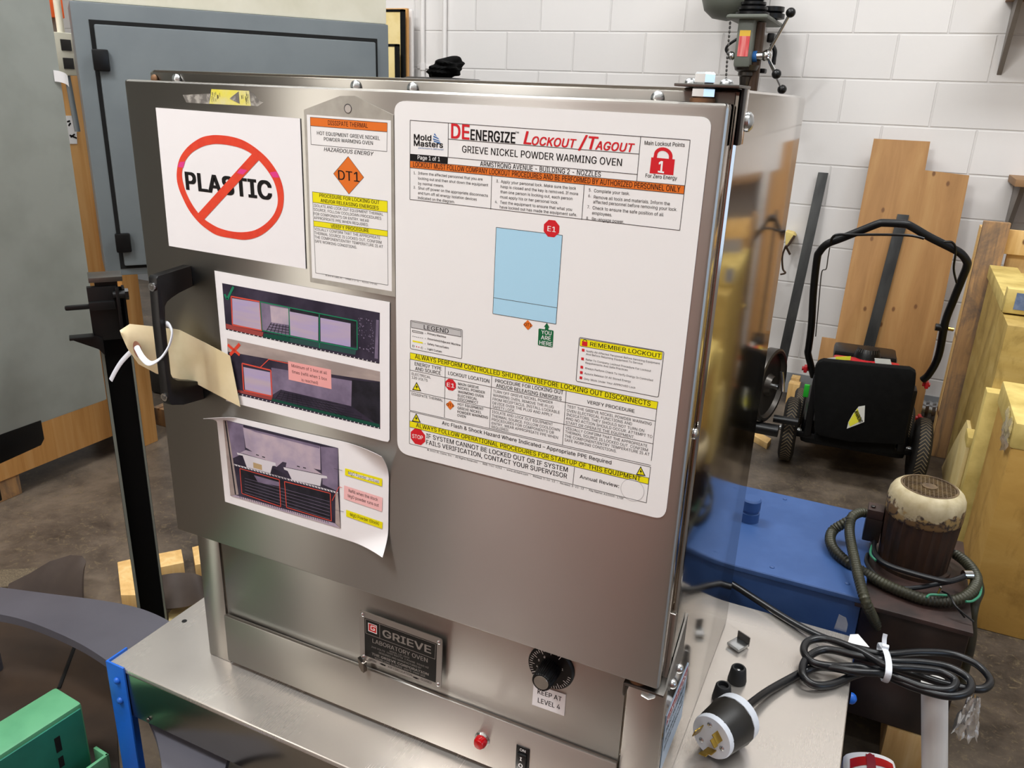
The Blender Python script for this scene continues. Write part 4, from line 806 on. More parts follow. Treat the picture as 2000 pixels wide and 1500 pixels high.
for tx, a, e in (('TURN OFF GRIEVE NICKEL POWDER', (980, 782), vd(168, 860)), ('WARMING OVEN. REMOVE THE PLUG', (978, 824), vd(180, 912)), ('FROM RECEPTACLE. INSTALL LOCKABLE', (976, 865), vd(248, 970)), ('DEVICE OVER THE PLUG AND APPLY', (975, 906), vd(166, 1000)), ('SAFETY LOCK.', (974, 946), (1208, 993)), ('ISOLATE AND LOCK OUT EQUIPMENT', (970, 998), vd(170, 1105)), ('THERMAL SOURCE. FOLLOW COOLDOWN', (968, 1040), vd(250, 1170)), ('PROCEDURES FOR COMPONENTS OR', (966, 1078), vd(182, 1200)), ('ENTRY. WEAR APPROPRIATE PPE WHEN', (965, 1118), vd(228, 1255)), ('REQUIRED.', (963, 1157), (1145, 1195))): t.text(tx, a, e, 28, 'grey_ink', bold=0)
for tx, a, e in (('TEST THE GRIEVE NICKEL POWDER WARMING', (332, 898), (1284, 1102)), ('OVEN ELECTRICAL FUNCTIONS AND', (328, 946), (1062, 1100)), ('INDICATORS. THEY SHOULD NOT TURN ON', (324, 990), (1198, 1178)), ('AND NO ACTION SHOULD OCCUR. ATTEMPT TO', (318, 1034), (1290, 1245)), ('START OR OPERATE THE EQUIPMENT.', (316, 1080), (1092, 1250)), ('VISUALLY CONFIRM THAT THE APPROPRIATE', (312, 1142), (1234, 1348)), ('THERMAL SOURCE IS LOCKED OUT. CONFIRM', (310, 1186), (1240, 1396)), ('THE COMPONENT/ENTRY TEMPERATURE IS AT', (306, 1232), (1258, 1444)), ('SAFE WORKING CONDITIONS.', (302, 1276), (888, 1408))): t.text(tx, vd(*a), vd(*e), 29, 'grey_ink', bold=0)
octa(t, (536, 704), .0093, 3); t.text('E1', (497, 722), (575, 738), 42, 'white_ink', 4)
t.poly([(532, 870), (575, 924), (530, 966), (486, 910)], 'orange_ink', 3); t.text('DT1', (494, 922), (570, 936), 28, 'black_ink', 4)
def bolt(t, c, s):
    x, y = c; t.poly([(x, y-48*s), (x+48*s, y+50*s), (x-46*s, y+36*s)], 'black_ink', 3); t.poly([(x, y-32*s), (x+34*s, y+40*s), (x-34*s, y+29*s)], 'yellow_ink', 4)
    t.poly([(x+2*s, y-22*s), (x-12*s, y+10*s), (x+0*s, y+10*s), (x-4*s, y+32*s), (x+14*s, y+0*s), (x+2*s, y-2*s)], 'black_ink', 5)
bolt(t, (180, 722), 1); bolt(t, (176, 1050), 1); bolt(t, ve(1714, 436), 1.05)
t.line((107, 982), (105, 1320), LW, 'grey_ink'); t.line(ve(1784, 408), ve(1754, 662), LW, 'grey_ink')
t.text('Arc Flash & Shock Hazard Where Indicated – Appropriate PPE Required', (445, 1120), ve(1505, 390), 38, bold=1)
Y1, Y2 = ve(1772, 486), ve(1768, 530)
t.poly([(108, 1082), Y1, Y2, (107, 1145)], 'yellow_ink', 1); t.lines([(108, 1082), Y1, Y2, (107, 1145)], LW, 'grey_ink', 2, True)
t.text('ALWAYS FOLLOW OPERATIONAL PROCEDURES FOR STARTUP OF THIS EQUIPMENT', (175, 1146), ve(1712, 508), 42, l=3)
t.disc((194, 1248), .0137, 'red_ink', 2, 8, math.pi/8); t.text('STOP', (134, 1258), (246, 1280), 40, 'white_ink', 3, 1)
t.text('IF SYSTEM CANNOT BE LOCKED OUT OR IF SYSTEM', (280, 1258), ve(1195, 444), 46, bold=1); t.text('FAILS VERIFICATION, CONTACT YOUR SUPERVISOR', (280, 1325), ve(1190, 490), 46, bold=1)
t.line((105, 1320), ve(1754, 662), LW, 'grey_ink'); t.line(ve(1244, 408), ve(1232, 528), LW, 'grey_ink')
t.text('Annual Review:', ve(1280, 486), ve(1560, 556), 36, bold=1)
o = ve(1655, 572)
t.disc(o, .0165, 'legend_grey', 1, 36); t.disc(o, .0157, 'placard', 2, 36)
t.text('© 2010 St. Claire, Inc. - All Rights Reserved.  -  888-741-6252  -  www.stclaire.com  -  Printed: 3-26-12  -  Revised: 3-23-12  -  File Name: A15505-170F', (290, 1392), ve(1592, 640), 18, bold=0)
t.build('printed_shutdown_table', pl)

# --- dissipate thermal tag
VF = (580, 170, .28)
tg = thing('dissipate_thermal_tag', 'laminated grey-edged DISSIPATE THERMAL tag with punched top between the two white signs', 'sign', PY(690, 560, SY))
b = sheet([(48, 158), (300, 62), (400, 62), (672, 195), (686, 1465), (92, 1360)], SY-.0006, .0012, 'laminate', VF); b.build('laminate_sleeve', tg)
b = MB(); p = PY(580+355*.28, 170+150*.28, SY-.0008); b.lathe(p, (0, -1, 0), [(.0062, 0), (.0062, .0004), (.0001, .0004)], 'grey_ink', 24); b.lathe(p+Vector((.0005, -.0004, -.0003)), (0, -1, 0), [(.0052, 0), (.0052, .0003), (.0001, .0003)], 'alu', 24); b.build('punched_hole', tg)
t = Print(SY-.0007, VF)
t.poly([(68, 192), (655, 233), (662, 1425), (106, 1330)], 'placard', 0)
t.poly([(92, 210), (630, 250), (628, 313), (95, 270)], 'orange_ink', 1)
t.lines([(92, 210), (630, 250), (627, 450), (98, 400)], .0006, 'grey_ink', 2, True); t.line((95, 270), (628, 313), .0006, 'grey_ink')
t.text('DISSIPATE THERMAL', (217, 264), (494, 286), 32); t.text('HOT EQUIPMENT GRIEVE NICKEL', (140, 332), (578, 370), 25); t.text('POWDER WARMING OVEN', (188, 374), (530, 404), 25)
t.text('HAZARDOUS ENERGY', (188, 446), (536, 480), 27, ital=True)
t.poly([(357, 484), (466, 630), (362, 747), (255, 604)], 'orange_ink', 1); t.lines([(357, 484), (466, 630), (362, 747), (255, 604)], .0006, 'grey_ink', 2, True); t.text('DT1', (288, 645), (436, 662), 66, l=3)
t.poly([(107, 730), (631, 796), (631, 874), (110, 804)], 'yellow_ink', 1); t.poly([(115, 932), (631, 1003), (631, 1043), (117, 970)], 'yellow_ink', 1)
t.lines([(107, 730), (631, 796), (635, 1382), (130, 1296)], .0006, 'grey_ink', 2, True)
for a, e in (((110, 804), (631, 874)), ((115, 932), (631, 1003)), ((117, 970), (631, 1043))): t.line(a, e, .0006, 'grey_ink')
t.text('PROCEDURE FOR LOCKING OUT', (157, 766), (575, 818), 24, l=3); t.text('AND/OR RELEASING ENERGIES', (165, 802), (570, 856), 24, l=3); t.text('VERIFY PROCEDURE', (236, 980), (502, 1014), 24, l=3)
for tx, a, e in (('ISOLATE AND LOCK OUT EQUIPMENT THERMAL', (117, 834), (602, 898)), ('SOURCE. FOLLOW COOLDOWN PROCEDURES', (118, 862), (588, 926)), ('FOR COMPONENTS OR ENTRY. WEAR', (118, 892), (502, 944)), ('APPROPRIATE PPE WHEN REQUIRED.', (119, 920), (500, 972)), ('VISUALLY CONFIRM THAT THE APPROPRIATE', (122, 998), (580, 1062)), ('THERMAL SOURCE IS LOCKED OUT. CONFIRM', (123, 1026), (590, 1094)), ('THE COMPONENT/ENTRY TEMPERATURE IS AT', (124, 1054), (600, 1124)), ('SAFE WORKING CONDITIONS.', (125, 1083), (418, 1128))): t.text(tx, a, e, 19, bold=0)
t.text('© 2012 St. Claire, Inc.  -  Printed: 3-27-12  -  A15505-170F.doc', (200, 1318), (560, 1382), 12, bold=0)
t.build('printed_card', tg)

# --- no plastic sheet
VP = (290, 160, 320/1263)
tg = thing('no_plastic_sheet', 'white paper sheet with PLASTIC struck through by a red prohibition ring', 'sign', PY(450, 510, SY))
b = sheet([(55, 198), (1167, 282), (1212, 1442), (158, 1264)], SY-.0008, .0006, 'paper', VP); b.build('paper_sheet', tg)
t = Print(SY-.0009, VP)
t.text('PLASTIC', (290, 826), (955, 908), 130, bold=3)
out = [(540, 410), (640, 422), (740, 455), (840, 520), (930, 605), (1000, 710), (1035, 810), (1043, 900), (1030, 990), (990, 1070), (920, 1145), (840, 1195), (745, 1217), (640, 1205), (530, 1182), (450, 1135), (380, 1075), (310, 985), (255, 875), (225, 790), (217, 710), (230, 620), (262, 550), (320, 485), (400, 432), (470, 413)]
inn = [(535, 478), (625, 488), (715, 512), (795, 555), (870, 625), (935, 710), (975, 790), (995, 880), (992, 955), (960, 1030), (900, 1095), (820, 1142), (730, 1158), (640, 1152), (550, 1128), (485, 1095), (415, 1045), (350, 965), (300, 875), (270, 790), (258, 715), (268, 650), (295, 590), (345, 537), (420, 497), (480, 482)]
out, inn = [[(v.x, v.y) for v in spline([Vector((x, y, 0)) for x, y in P_], 4, True)] for P_ in (out, inn)]
for i in range(len(out)):
    j = (i+1) % len(out); t.poly([out[i], out[j], inn[j], inn[i]], 'sign_red', 3)
t.poly([(800, 552), (852, 600), (424, 1065), (378, 1018)], 'sign_red', 4)
for i, j in ((4, 5),): t.poly([(935, 698), (985, 690), (1010, 738), (958, 735)], 'sign_pink', 4)
t.poly([(240, 618), (282, 614), (268, 662), (226, 655)], 'sign_pink', 4); t.poly([(708, 668), (762, 680), (728, 714), (682, 702)], 'sign_pink', 5)
t.build('printed_sign', tg)

# --- yellow tape remnant
VT = (230, 100, 570/2000)
tg = thing('tape_remnant', 'torn strip of yellow tape with grey residue near the top left of the oven door', 'tape', PY(440, 190, DY))
b = MB(); g = lambda x, y: PY(VT[0]+x*VT[2], VT[1]+y*VT[2], DY-.0003)
b.prism([g(642, 260), (g(900, 272)), g(912, 375), g(624, 360)], (0, .0002, 0), 'yellow_tape'); b.build('yellow_tape', tg)
t = Print(DY-.0005, VT)
t.poly([(828, 275), (835, 360), (765, 325)], 'residue', 1)
for k in range(26):
    x = 640+random.random()*70 if k < 14 else 840+random.random()*60; y = 275+random.random()*60; t.line((x, y), (x+2, y+18+random.random()*14), .0006, 'grey_ink', 1)
t.build('torn_print', tg)
b = MB(); b.prism([g(445, 300), g(640, 290), g(626, 362), g(470, 352)], (0, .0001, 0), 'residue'); b.build('adhesive_residue', tg); b = MB(); b.prism([g(900, 280), g(940, 300), g(960, 330), g(1000, 350), g(960, 378), g(912, 372)], (0, .0001, 0), 'residue'); b.build('adhesive_residue', tg)

# --- two photo sheet
VG = (400, 510, .26)
tg = thing('shelf_photo_sheet', 'white sheet with two printed shelf photos, green tick above and red cross below', 'sign', PY(600, 860, SY))
b = sheet([(72, 72)]+rounded([(1388, 308), (1388, 1360)], 1, 1)[0:2]+[(1387, 1340), (1375, 1358), (1340, 1352), (160, 1050)], SY-.0008, .0006, 'paper', VG); b.build('paper_sheet', tg)
t = Print(SY-.0009, VG)
t.poly([(130, 165), (1315, 388), (1312, 768), (158, 510)], 'photo_dark', 0)
t.poly([(300, 205), (1000, 335), (1000, 420), (630, 350), (420, 308), (300, 285)], 'photo_dark', 1)
t.poly([(415, 305), (640, 348), (640, 560), (430, 520)], 'photo_mid', 1); t.poly([(490, 335), (630, 360), (630, 480), (500, 460)], 'photo_light', 2)
t.poly([(640, 350), (1145, 452), (1145, 640), (640, 560)], 'photo_black', 1)
t.poly([(158, 470), (440, 535), (432, 568), (160, 506)], 'photo_red', 1)
t.poly([(445, 545), (1140, 650), (1130, 705), (440, 570)], 'photo_teal', 1); t.poly([(640, 565), (640, 605), (440, 570), (445, 545)], 'photo_green', 2)
for k in range(7): t.line((500+k*22, 462+k*4), (455+k*30, 540+k*6), .0011, 'photo_black', 2)
for k in range(4): t.line((490-k*12, 475+k*18), (636, 500+k*20), .001, 'photo_black', 2)
for a, c, d, e in (((205, 278), (415, 312), (425, 522), (212, 472)), ((636, 378), (852, 420), (852, 598), (640, 556)), ((868, 425), (1095, 468), (1095, 645), (870, 602))): t.poly([a, c, d, e], 'photo_box', 3)
t.lines([(198, 265), (412, 305), (428, 522), (208, 478)], .0022, 'line_red', 4, True)
t.lines([(415, 305), (1143, 450), (1145, 665), (430, 520)], .0018, 'line_green', 4, True); t.line((630, 350), (640, 560), .0018, 'line_green', 4); t.line((860, 400), (862, 655), .0018, 'line_green', 4)
t.lines([(148, 248), (168, 288), (215, 192)], .004, 'line_green', 4)
for k in range(36): x = 175+k*31.5; t.line((x, 518+k*6.95), (x+8, 514+k*6.95), .0016, 'photo_white', 3)
t.line((160, 512), (1310, 768), .0012, 'photo_black', 2); t.poly([(1288, 440), (1308, 444), (1300, 735), (1275, 730)], 'photo_mid', 2)
for k in range(60): x = 1150+random.random()*120; y = 430+random.random()*260; t.disc((x, y), .0006+random.random()*.0007, 'photo_mid', 2, 5)
# lower photo
t.poly([(168, 580), (1316, 830), (1318, 1262), (185, 990)], 'photo_dark', 0)
t.poly([(168, 580), (1316, 830), (1316, 905), (950, 850), (620, 760), (175, 680)], 'photo_beige', 1)
t.poly([(500, 800), (1105, 900), (1100, 1090), (570, 965), (500, 1010)], 'photo_mid', 1); t.poly([(1105, 890), (1316, 915), (1316, 1240), (1100, 1090)], 'photo_black', 1); t.poly([(505, 850), (565, 880), (565, 965), (510, 1000)], 'photo_mid', 2)
for k in range(14): t.line((575+k*28, 972+k*8), (530+k*42, 1035+k*11), .0010, 'photo_black', 2)
for k in range(5): t.line((565-k*10, 985+k*14), (1000+k*60, 1075+k*32), .0010, 'photo_black', 2)
t.poly([(505, 1032), (1310, 1225), (1315, 1252), (500, 1048)], 'photo_green', 2)
t.poly([(240, 965), (510, 1018), (500, 1045), (245, 985)], 'photo_red', 2)
t.poly([(290, 795), (490, 835), (500, 1010), (302, 965)], 'photo_box', 3); t.lines([(280, 768), (495, 820), (505, 1015), (292, 970)], .0024, 'line_red', 4, True)
t.lines([(415, 800), (480, 738), (625, 768)], .0014, 'line_red', 4)
t.poly([(625, 750), (948, 815), (952, 962), (630, 890)], 'pink_box', 4)
for tx, a, e in (('Minimum of 1 box at all', (652, 795), (918, 852)), ('times (refill when 1 box', (655, 840), (918, 898)), ('is reached)', (727, 902), (850, 926))): t.text(tx, a, e, 22, 'black_ink', 5, 0)
t.line((172, 628), (262, 705), .0052, 'sign_red', 5); t.line((262, 622), (190, 705), .0052, 'sign_red', 5)
for k in range(36): x = 250+k*30; t.line((x, 1000+k*7.3), (x+8, 996+k*7.3), .0015, 'photo_white', 3)
t.build('printed_photos', tg)

# --- MgO powder sheet, curled
VH = (400, 790, .2)
tg = thing('powder_photo_sheet', 'curled white sheet with oven shelf photo and yellow MgO powder captions', 'sign', PY(600, 1040, SY))
def bil(u, v):
    a, c, d, e = (112, 82), (1800, 462), (1790, 1450), (200, 948)
    x = (a[0]*(1-u)+c[0]*u)*(1-v)+(e[0]*(1-u)+d[0]*u)*v; y = (a[1]*(1-u)+c[1]*u)*(1-v)+(e[1]*(1-u)+d[1]*u)*v
    return x, y
def curl(u, v):
    x, y = bil(u, v); d = 0
    d += .030*max(0, 1-(u*1.7+v*2.2)/.22)**1.6                 # top left corner lifts toward the room
    d += .020*max(0, (u-v*1.1-.72)/.28)**1.7                   # top right corner
    d += .016*max(0, (u+v-1.78)/.22)**1.6
    lift = .0022*math.sin(u*math.pi)*(1-v)
    p = PY(VH[0]+x*VH[2], VH[1]+y*VH[2], SY-.0010)
    return p+Vector((0, -d-0*lift, 0))
b = MB(); b.grid(curl, 48, 36, 'paper', .0004)
b.build('paper_sheet', tg)
t = Print(SY-.0022, VH)
t.poly([(176, 145), (1300, 425), (1325, 1210), (250, 890)], 'photo_dark', 0)
t.poly([(372, 222), (1125, 405), (1130, 640), (760, 560), (700, 610), (400, 420)], 'photo_light', 1); t.poly([(372, 222), (1125, 405), (1120, 430), (500, 270)], 'photo_mid', 2)
t.poly([(176, 145), (375, 200), (395, 470), (240, 540)], 'photo_mid', 1); t.poly([(1130, 410), (1300, 428), (1300, 850), (1150, 780)], 'photo_mid', 1)
t.poly([(176, 145), (215, 160), (330, 880), (250, 888)], 'photo_beige', 2); t.line((200, 160), (300, 880), .003, 'photo_black', 3)
t.poly([(345, 625), (1240, 870), (1240, 1140), (365, 870)], 'photo_black', 1); t.poly([(480, 690), (730, 760), (730, 800), (520, 760)], 'photo_mid', 2)
for k in range(6): t.line((390, 720+k*28), (1220, 950+k*34), .0007, 'photo_mid', 2)
t.poly([(265, 575), (1300, 855), (1300, 872), (268, 590)], 'photo_white', 2)
for k in range(15): t.line((640+k*11, 610+k*5), (650+k*12, 720+k*4), .0008, 'photo_black', 3)
for k in range(34): x = 285+k*30; t.line((x, 585+k*8.1), (x+14, 600+k*8.1), .0016, 'photo_black', 3)
for a in (((312, 468), (690, 570), (695, 600), (660, 600), (640, 672), (410, 612), (370, 500), (320, 490)), ((768, 612), (1190, 700), (1198, 722), (1140, 720), (1128, 798), (850, 735), (810, 650), (775, 635))):
    t.poly(list(a), 'photo_white', 4)
t.poly([(345, 470), (400, 445), (690, 520), (690, 570)], 'photo_light', 4); t.poly([(800, 560), (1010, 590), (1150, 685), (790, 612)], 'photo_light', 4)
for x, y in ((500, 490), (560, 510), (900, 602), (960, 615)): t.line((x, y), (x+28, y+8), .0018, 'photo_black', 5)
t.poly([(472, 565), (556, 590), (560, 642), (475, 618)], 'photo_tan', 5)
t.lines([(342, 625), (728, 735), (742, 998), (362, 868)], .0014, 'line_red', 4, True); t.lines([(778, 752), (1225, 868), (1236, 1138), (798, 1005)], .0014, 'line_red', 4, True); t.lines([(1243, 940), (1310, 805), (1340, 812)], .0011, 'line_red', 4)
t.poly([(300, 885), (1270, 1160), (1325, 1210), (250, 890)], 'photo_light', 3)
for k in range(40): x = 340+k*22; t.line((x, 895+k*6.3), (x+8, 915+k*6.3), .0012, 'photo_dark', 4)
t.poly([(1275, 860), (1300, 868), (1325, 1210), (1275, 1160)], 'photo_beige', 4)
t.line((1260, 625), (1342, 645), .0007, 'grey_ink', 4); t.line((1275, 1030), (1355, 1048), .0007, 'grey_ink', 4)
t.poly([(1370, 622), (1732, 725), (1730, 800), (1368, 690)], 'yellow_ink', 0); t.poly([(1360, 790), (1735, 910), (1730, 1047), (1358, 920)], 'pink_box_pale', 0); t.poly([(1380, 1028), (1736, 1150), (1732, 1215), (1380, 1092)], 'yellow_ink', 0)
t.poly([(1400, 655), (1705, 742), (1703, 770), (1400, 682)], 'paper', 1)
for tx, a, e in (('MgO Powder (Active)', (1400, 680), (1700, 770)), ('Refill when the stock', (1405, 855), (1690, 945)), ('MgO powder runs out', (1398, 905), (1698, 1000)), ('MgO Powder (Stock)', (1420, 1088), (1700, 1178))): t.text(tx, a, e, 30, 'black_ink', 2, 0)
t.build('printed_photo', tg)

# --- manila tag and cable tie on the handle
tg = thing('manila_tag', 'creased manila paper tag tied to the black oven door handle', 'tag', PY(*vm(440, 1000), .93))
top = [(150, 685), (235, 630), (420, 650), (600, 672), (665, 682), (880, 790), (1100, 905)]
bot = [(160, 720), (215, 840), (310, 975), (465, 1058), (640, 1100), (790, 1135), (1188, 1345)]
yy = [.905, .905, .915, .925, .932, .944, .948]
def tagf(u, v):
    s = u*6; i = min(int(s), 5); f = s-i
    L = lambda A: tuple(A[i][k]*(1-f)+A[i+1][k]*f for k in (0, 1))
    a, c = L(top), L(bot); y = yy[i]*(1-f)+yy[i+1]*f
    x = a[0]*(1-v)+c[0]*v; z = a[1]*(1-v)+c[1]*v
    return PY(*vm(x, z), y-.004*math.sin(v*math.pi)*(1-u))
b = MB(); b.grid(tagf, 36, 14, 'manila', .0005); b.build('card', tg, angle=60)
p = PY(*vm(305, 850), .9005); nrm = Vector((-.25, -1, 0)).normalized()
b = MB(); b.lathe(p, nrm, [(.0048, 0), (.0145, 0), (.0145, .0008), (.0048, .0008), (.0048, 0)], 'eyelet', 26, False); b.build('eyelet', tg)
tie = thing('cable_tie', 'white cable tie looped through the manila tag eyelet round the door handle', 'cable tie', p)
path = [(545, 628, .895), (575, 640, .885), (600, 700, .872), (585, 790, .866), (545, 870, .863), (490, 935, .862), (410, 970, .866), (345, 920, .880), (300, 840, .893), (292, 825, .903)]
b = MB(); b.tube([PY(*vm(x, y), yy_) for x, y, yy_ in path], .0048, 'nylon', 10, 8, flat=(1, .38), up=(0, 0, 1)); b.build('strap', tie)
b = MB(); b.tube([PY(*vm(x, y), .915) for x, y in ((275, 845), (240, 875), (165, 955), (110, 1040), (72, 1115))], .0043, 'nylon', 8, 6, flat=(1, .2), up=(1, 0, 0)); b.build('strap_tail', tie)

# ================================================================== CART
CT = .38; CX0, CX1, CY0, CY1 = -1.285, .088, .885, 1.71
cart = thing('steel_cart', 'low steel topped cart with blue angle iron corner posts under the oven', 'cart', ((CX0+CX1)/2, (CY0+CY1)/2, 0))
b = MB(); b.box((CX0, CY0, CT-.012), (CX1, CY1, CT), 'steel_top', .004, seg=3); b.build('cart_top', cart)
b = MB(); b.box((CX0+.004, CY0+.001, .262), (CX1-.004, CY0+.006, CT-.012), 'steel_apron', .001); b.build('front_apron', cart)
b = MB(); b.box((CX1-.006, CY0+.006, .262), (CX1-.001, CY1-.004, CT-.012), 'steel_door', .001); b.build('side_apron', cart)
for sx, sy, x, y in ((1, 1, CX0, CY0), (-1, 1, CX1, CY0), (1, -1, CX0, CY1), (-1, -1, CX1, CY1)):
    W = .05; x_, y_ = x-sx*.004, y-sy*.004
    b = MB(); L = [(0, 0), (W, 0), (W, .004), (.004, .004), (.004, W), (0, W)]
    b.prism([(x_+sx*p[0], y_+sy*p[1], 0) for p in L], (0, 0, CT+.004 if sy == 1 else CT-.004), 'blue_paint', .0006)
    post = b.build('corner_post', cart, label='blue angle iron post')
    if sy == 1:
        for dz in (.033, .083):
            b = MB(); dome(b, (x_+sx*.028, y_-.0005, CT-dz), (0, -1, 0), .0075, 'blue_paint', .8); b.build('bolt', post)
p = PY(289, 1406, CY0); b = MB(); dome(b, p, (0, -1, 0), .005, 'zinc_dark'); b.build('screw', cart)
p = PZ(360, 1213, CT+.0002); b = MB(); b.lathe(p, (0, 0, 1), [(.0055, 0), (.0055, .0006), (.001, .0006)], 'hole_black', 16); b.build('drilled_hole', cart)
b = MB(); dome(b, (CX1+.0045, 1.52, .36), (1, 0, 0), .012, 'blue_paint', .9); b.build('bolt', cart)

# --- items on the cart
def ctp(px, py, z=CT): return PZ(px, py, z)
for i, (px, py, lb) in enumerate(((1439, 1330, 'black rubber foot with a silver screw in it standing by the oven'), (1409, 1365, 'empty black rubber foot nearest the power plug'))):
    p = ctp(px, py); ft = thing('rubber_bumper', lb, 'rubber foot', p, 'loose rubber feet on the cart')
    b = MB(); b.lathe(p, (0, 0, 1), [(.0185, 0), (.019, .004), (.015, .032), (.013, .0345), (.010, .0345), (.009, .026), (.0001, .026)], 'rubber', 28); b.build('rubber_body', ft)
    if i == 0: b = MB(); dome(b, p+Vector((0, 0, .026)), (0, 0, 1), .006); b.build('screw', ft)
p = ctp(1443, 1262)
cl = thing('metal_clip', 'small bent zinc spring clip lying beside the oven', 'clip', p)
b = MB(); R = Matrix.Rotation(math.radians(-28), 3, 'Z')
b.box(p+Vector((-.016, -.022, .003)), p+Vector((.016, .012, .010)), 'galv', .001, R, p); b.build('base_plate', cl)
b = MB(); b.box(p+Vector((-.016, .012, .003)), p+Vector((.016, .015, .026)), 'zinc_dark', .001, R, p); b.build('upright_tab', cl)
# power cord: oven -> coil -> plug
V8 = (1400, 900, .4)
def c8(x, y, z): return PZ(V8[0]+x*V8[2], V8[1]+y*V8[2], z)
zc = CT+.009
path = [(-60, 540, zc), (65, 597, zc), (200, 682, zc), (330, 765, zc), (450, 832, zc+.004), (560, 878, zc+.01), (690, 918, zc+.016), (820, 945, zc+.018), (1000, 934, zc+.016), (1150, 945, zc+.012), (1270, 995, zc+.01), (1335, 1065, zc+.008), (1310, 1110, zc+.006), (1230, 1112, zc+.004), (1100, 1085, zc), (960, 1040, zc), (830, 1010, zc), (680, 1045, zc), (560, 1092, zc), (470, 1092, zc+.004), (418, 1040, zc+.012), (440, 965, zc+.018), (530, 922, zc+.022), (680, 950, zc+.03), (840, 978, zc+.032), (1000, 985, zc+.03), (1140, 1010, zc+.026), (1235, 1070, zc+.022), (1225, 1130, zc+.018), (1120, 1148, zc+.014), (960, 1105, zc+.012), (840, 1055, zc+.012), (700, 1008, zc+.014), (580, 1005, zc+.016), (470, 985, zc+.02), (425, 930, zc+.024), (450, 880, zc+.026), (540, 872, zc+.03), (690, 925, zc+.036), (830, 1000, zc+.038), (960, 1012, zc+.036), (1090, 1030, zc+.032), (1165, 1075, zc+.028), (1130, 1118, zc+.022), (1010, 1105, zc+.018), (900, 1065, zc+.018), (820, 1038, zc+.02), (680, 1030, zc+.02), (560, 1010, zc+.016), (480, 1010, zc+.006), (400, 1042, zc), (250, 1125, zc+.006), (150, 1200, zc+.026), (110, 1240, zc+.036)]
cord = thing('power_cord', 'coiled black power cord bundled at the right edge of the cart', 'cable', c8(560, 960, CT))
b = MB(); b.tube([c8(*p) for p in path], .0082, 'cable_grey', 12, 8); b.build('cable', cord)
# plug
pa = PZ(1440, 1400, CT+.046); pf = PZ(1362, 1462, CT+.050)
ax = (pf-pa).normalized()
plug = cord; K_ = 1.22
def sc_(P): return [(a*K_, c*K_) for a, c in P]
b = MB(); b.lathe(pa-ax*.004*K_, ax, sc_([(.011, -.014), (.028, -.006), (.0365, .002), (.0375, .016), (.036, .017)]), 'plug_white', 36); b.build('plug_collar', plug, label='white plastic rear collar')
b = MB(); b.lathe(pa+ax*.013*K_, ax, sc_([(.0375, 0), (.0385, .003), (.036, .020), (.034, .044), (.033, .048)]), 'plug_black', 14); b.build('plug_body', plug, label='black plug body')
b = MB(); b.lathe(pa+ax*.061*K_, ax, sc_([(.033, -.001), (.0335, .004), (.032, .008), (.0001, .008)]), 'plug_white', 36); face = b.build('plug_face', plug, label='white plug face')
fc = pa+ax*.069*K_; sx_ = ax.cross(Vector((0, 0, 1))).normalized(); sz_ = sx_.cross(ax)
for ang, r in ((15, .022), (135, .022), (255, .022)):
    a = math.radians(ang); d = sx_*math.cos(a)+sz_*math.sin(a); tg_ = -sx_*math.sin(a)+sz_*math.cos(a)
    b = MB(); b.frame_box(fc+d*r, d, tg_, ax, (-.001, -.009, -.001), (.001, .009, .016), 'brass', .0004); b.frame_box(fc+d*r, d, tg_, ax, (-.001, -.004, .016), (.001, .011, .026), 'brass', .0004); b.build('plug_blade', plug)
for ang in (75, 195, 315):
    a = math.radians(ang); d = sx_*math.cos(a)+sz_*math.sin(a); b = MB(); dome(b, fc+d*.025, ax, .005, 'galv'); b.build('plug_screw', plug)
# tie round the bundle
tie = thing('cable_tie', 'white cable tie fastening the middle of the black cord bundle', 'cable tie', c8(830, 980, CT))
b = MB(); cpt = [c8(812, 905, zc+.040), c8(830, 940, zc+.049), c8(840, 990, zc+.052), c8(838, 1040, zc+.044), c8(825, 1075, zc+.02), c8(815, 1070, zc-.012), c8(800, 990, zc-.016), c8(795, 920, zc-.012), c8(800, 890, zc+.012)]
b.tube(cpt, .0062, 'nylon', 8, 6, True, flat=(1, .2), up=(1, .2, 0)); b.build('strap', tie)
b = MB(); p = c8(822, 912, zc+.046); b.box(p-Vector((.007, .005, .004)), p+Vector((.007, .005, .006)), 'nylon', .0015); b.build('locking_head', tie)
b = MB(); b.tube([p+Vector((-.002, .004, 0)), p+Vector((-.004, .012, .012)), p+Vector((-.004, .016, .022))], .0045, 'nylon', 8, 4, flat=(1, .2), up=(1, 0, 0)); b.build('strap_tail', tie)
# bits of plastic and tape at the cart's back edge
b = MB(); pb = [c8(572, 820, CT), c8(632, 838, CT)]
b.prism([pb[0], pb[1], pb[1]+Vector((0, 0, .022)), pb[0]+Vector((.02, 0, .036)), pb[0]+Vector((.004, 0, .040))], (0, .0012, 0), 'clear')
tag(b.build('plastic_scrap', loc=pb[0]), 'translucent plastic scrap standing at the back edge of the cart top', 'plastic scrap')
b = MB(); b.prism([c8(650, 850, CT+.001), c8(690, 848, CT+.001), c8(745, 912, CT+.001), c8(640, 890, CT+.001)], (0, 0, .0012), 'paper')
tag(b.build('paper_scrap', loc=c8(690, 870, CT)), 'white torn paper scrap under the cord bundle by the back edge of the cart', 'paper scrap')

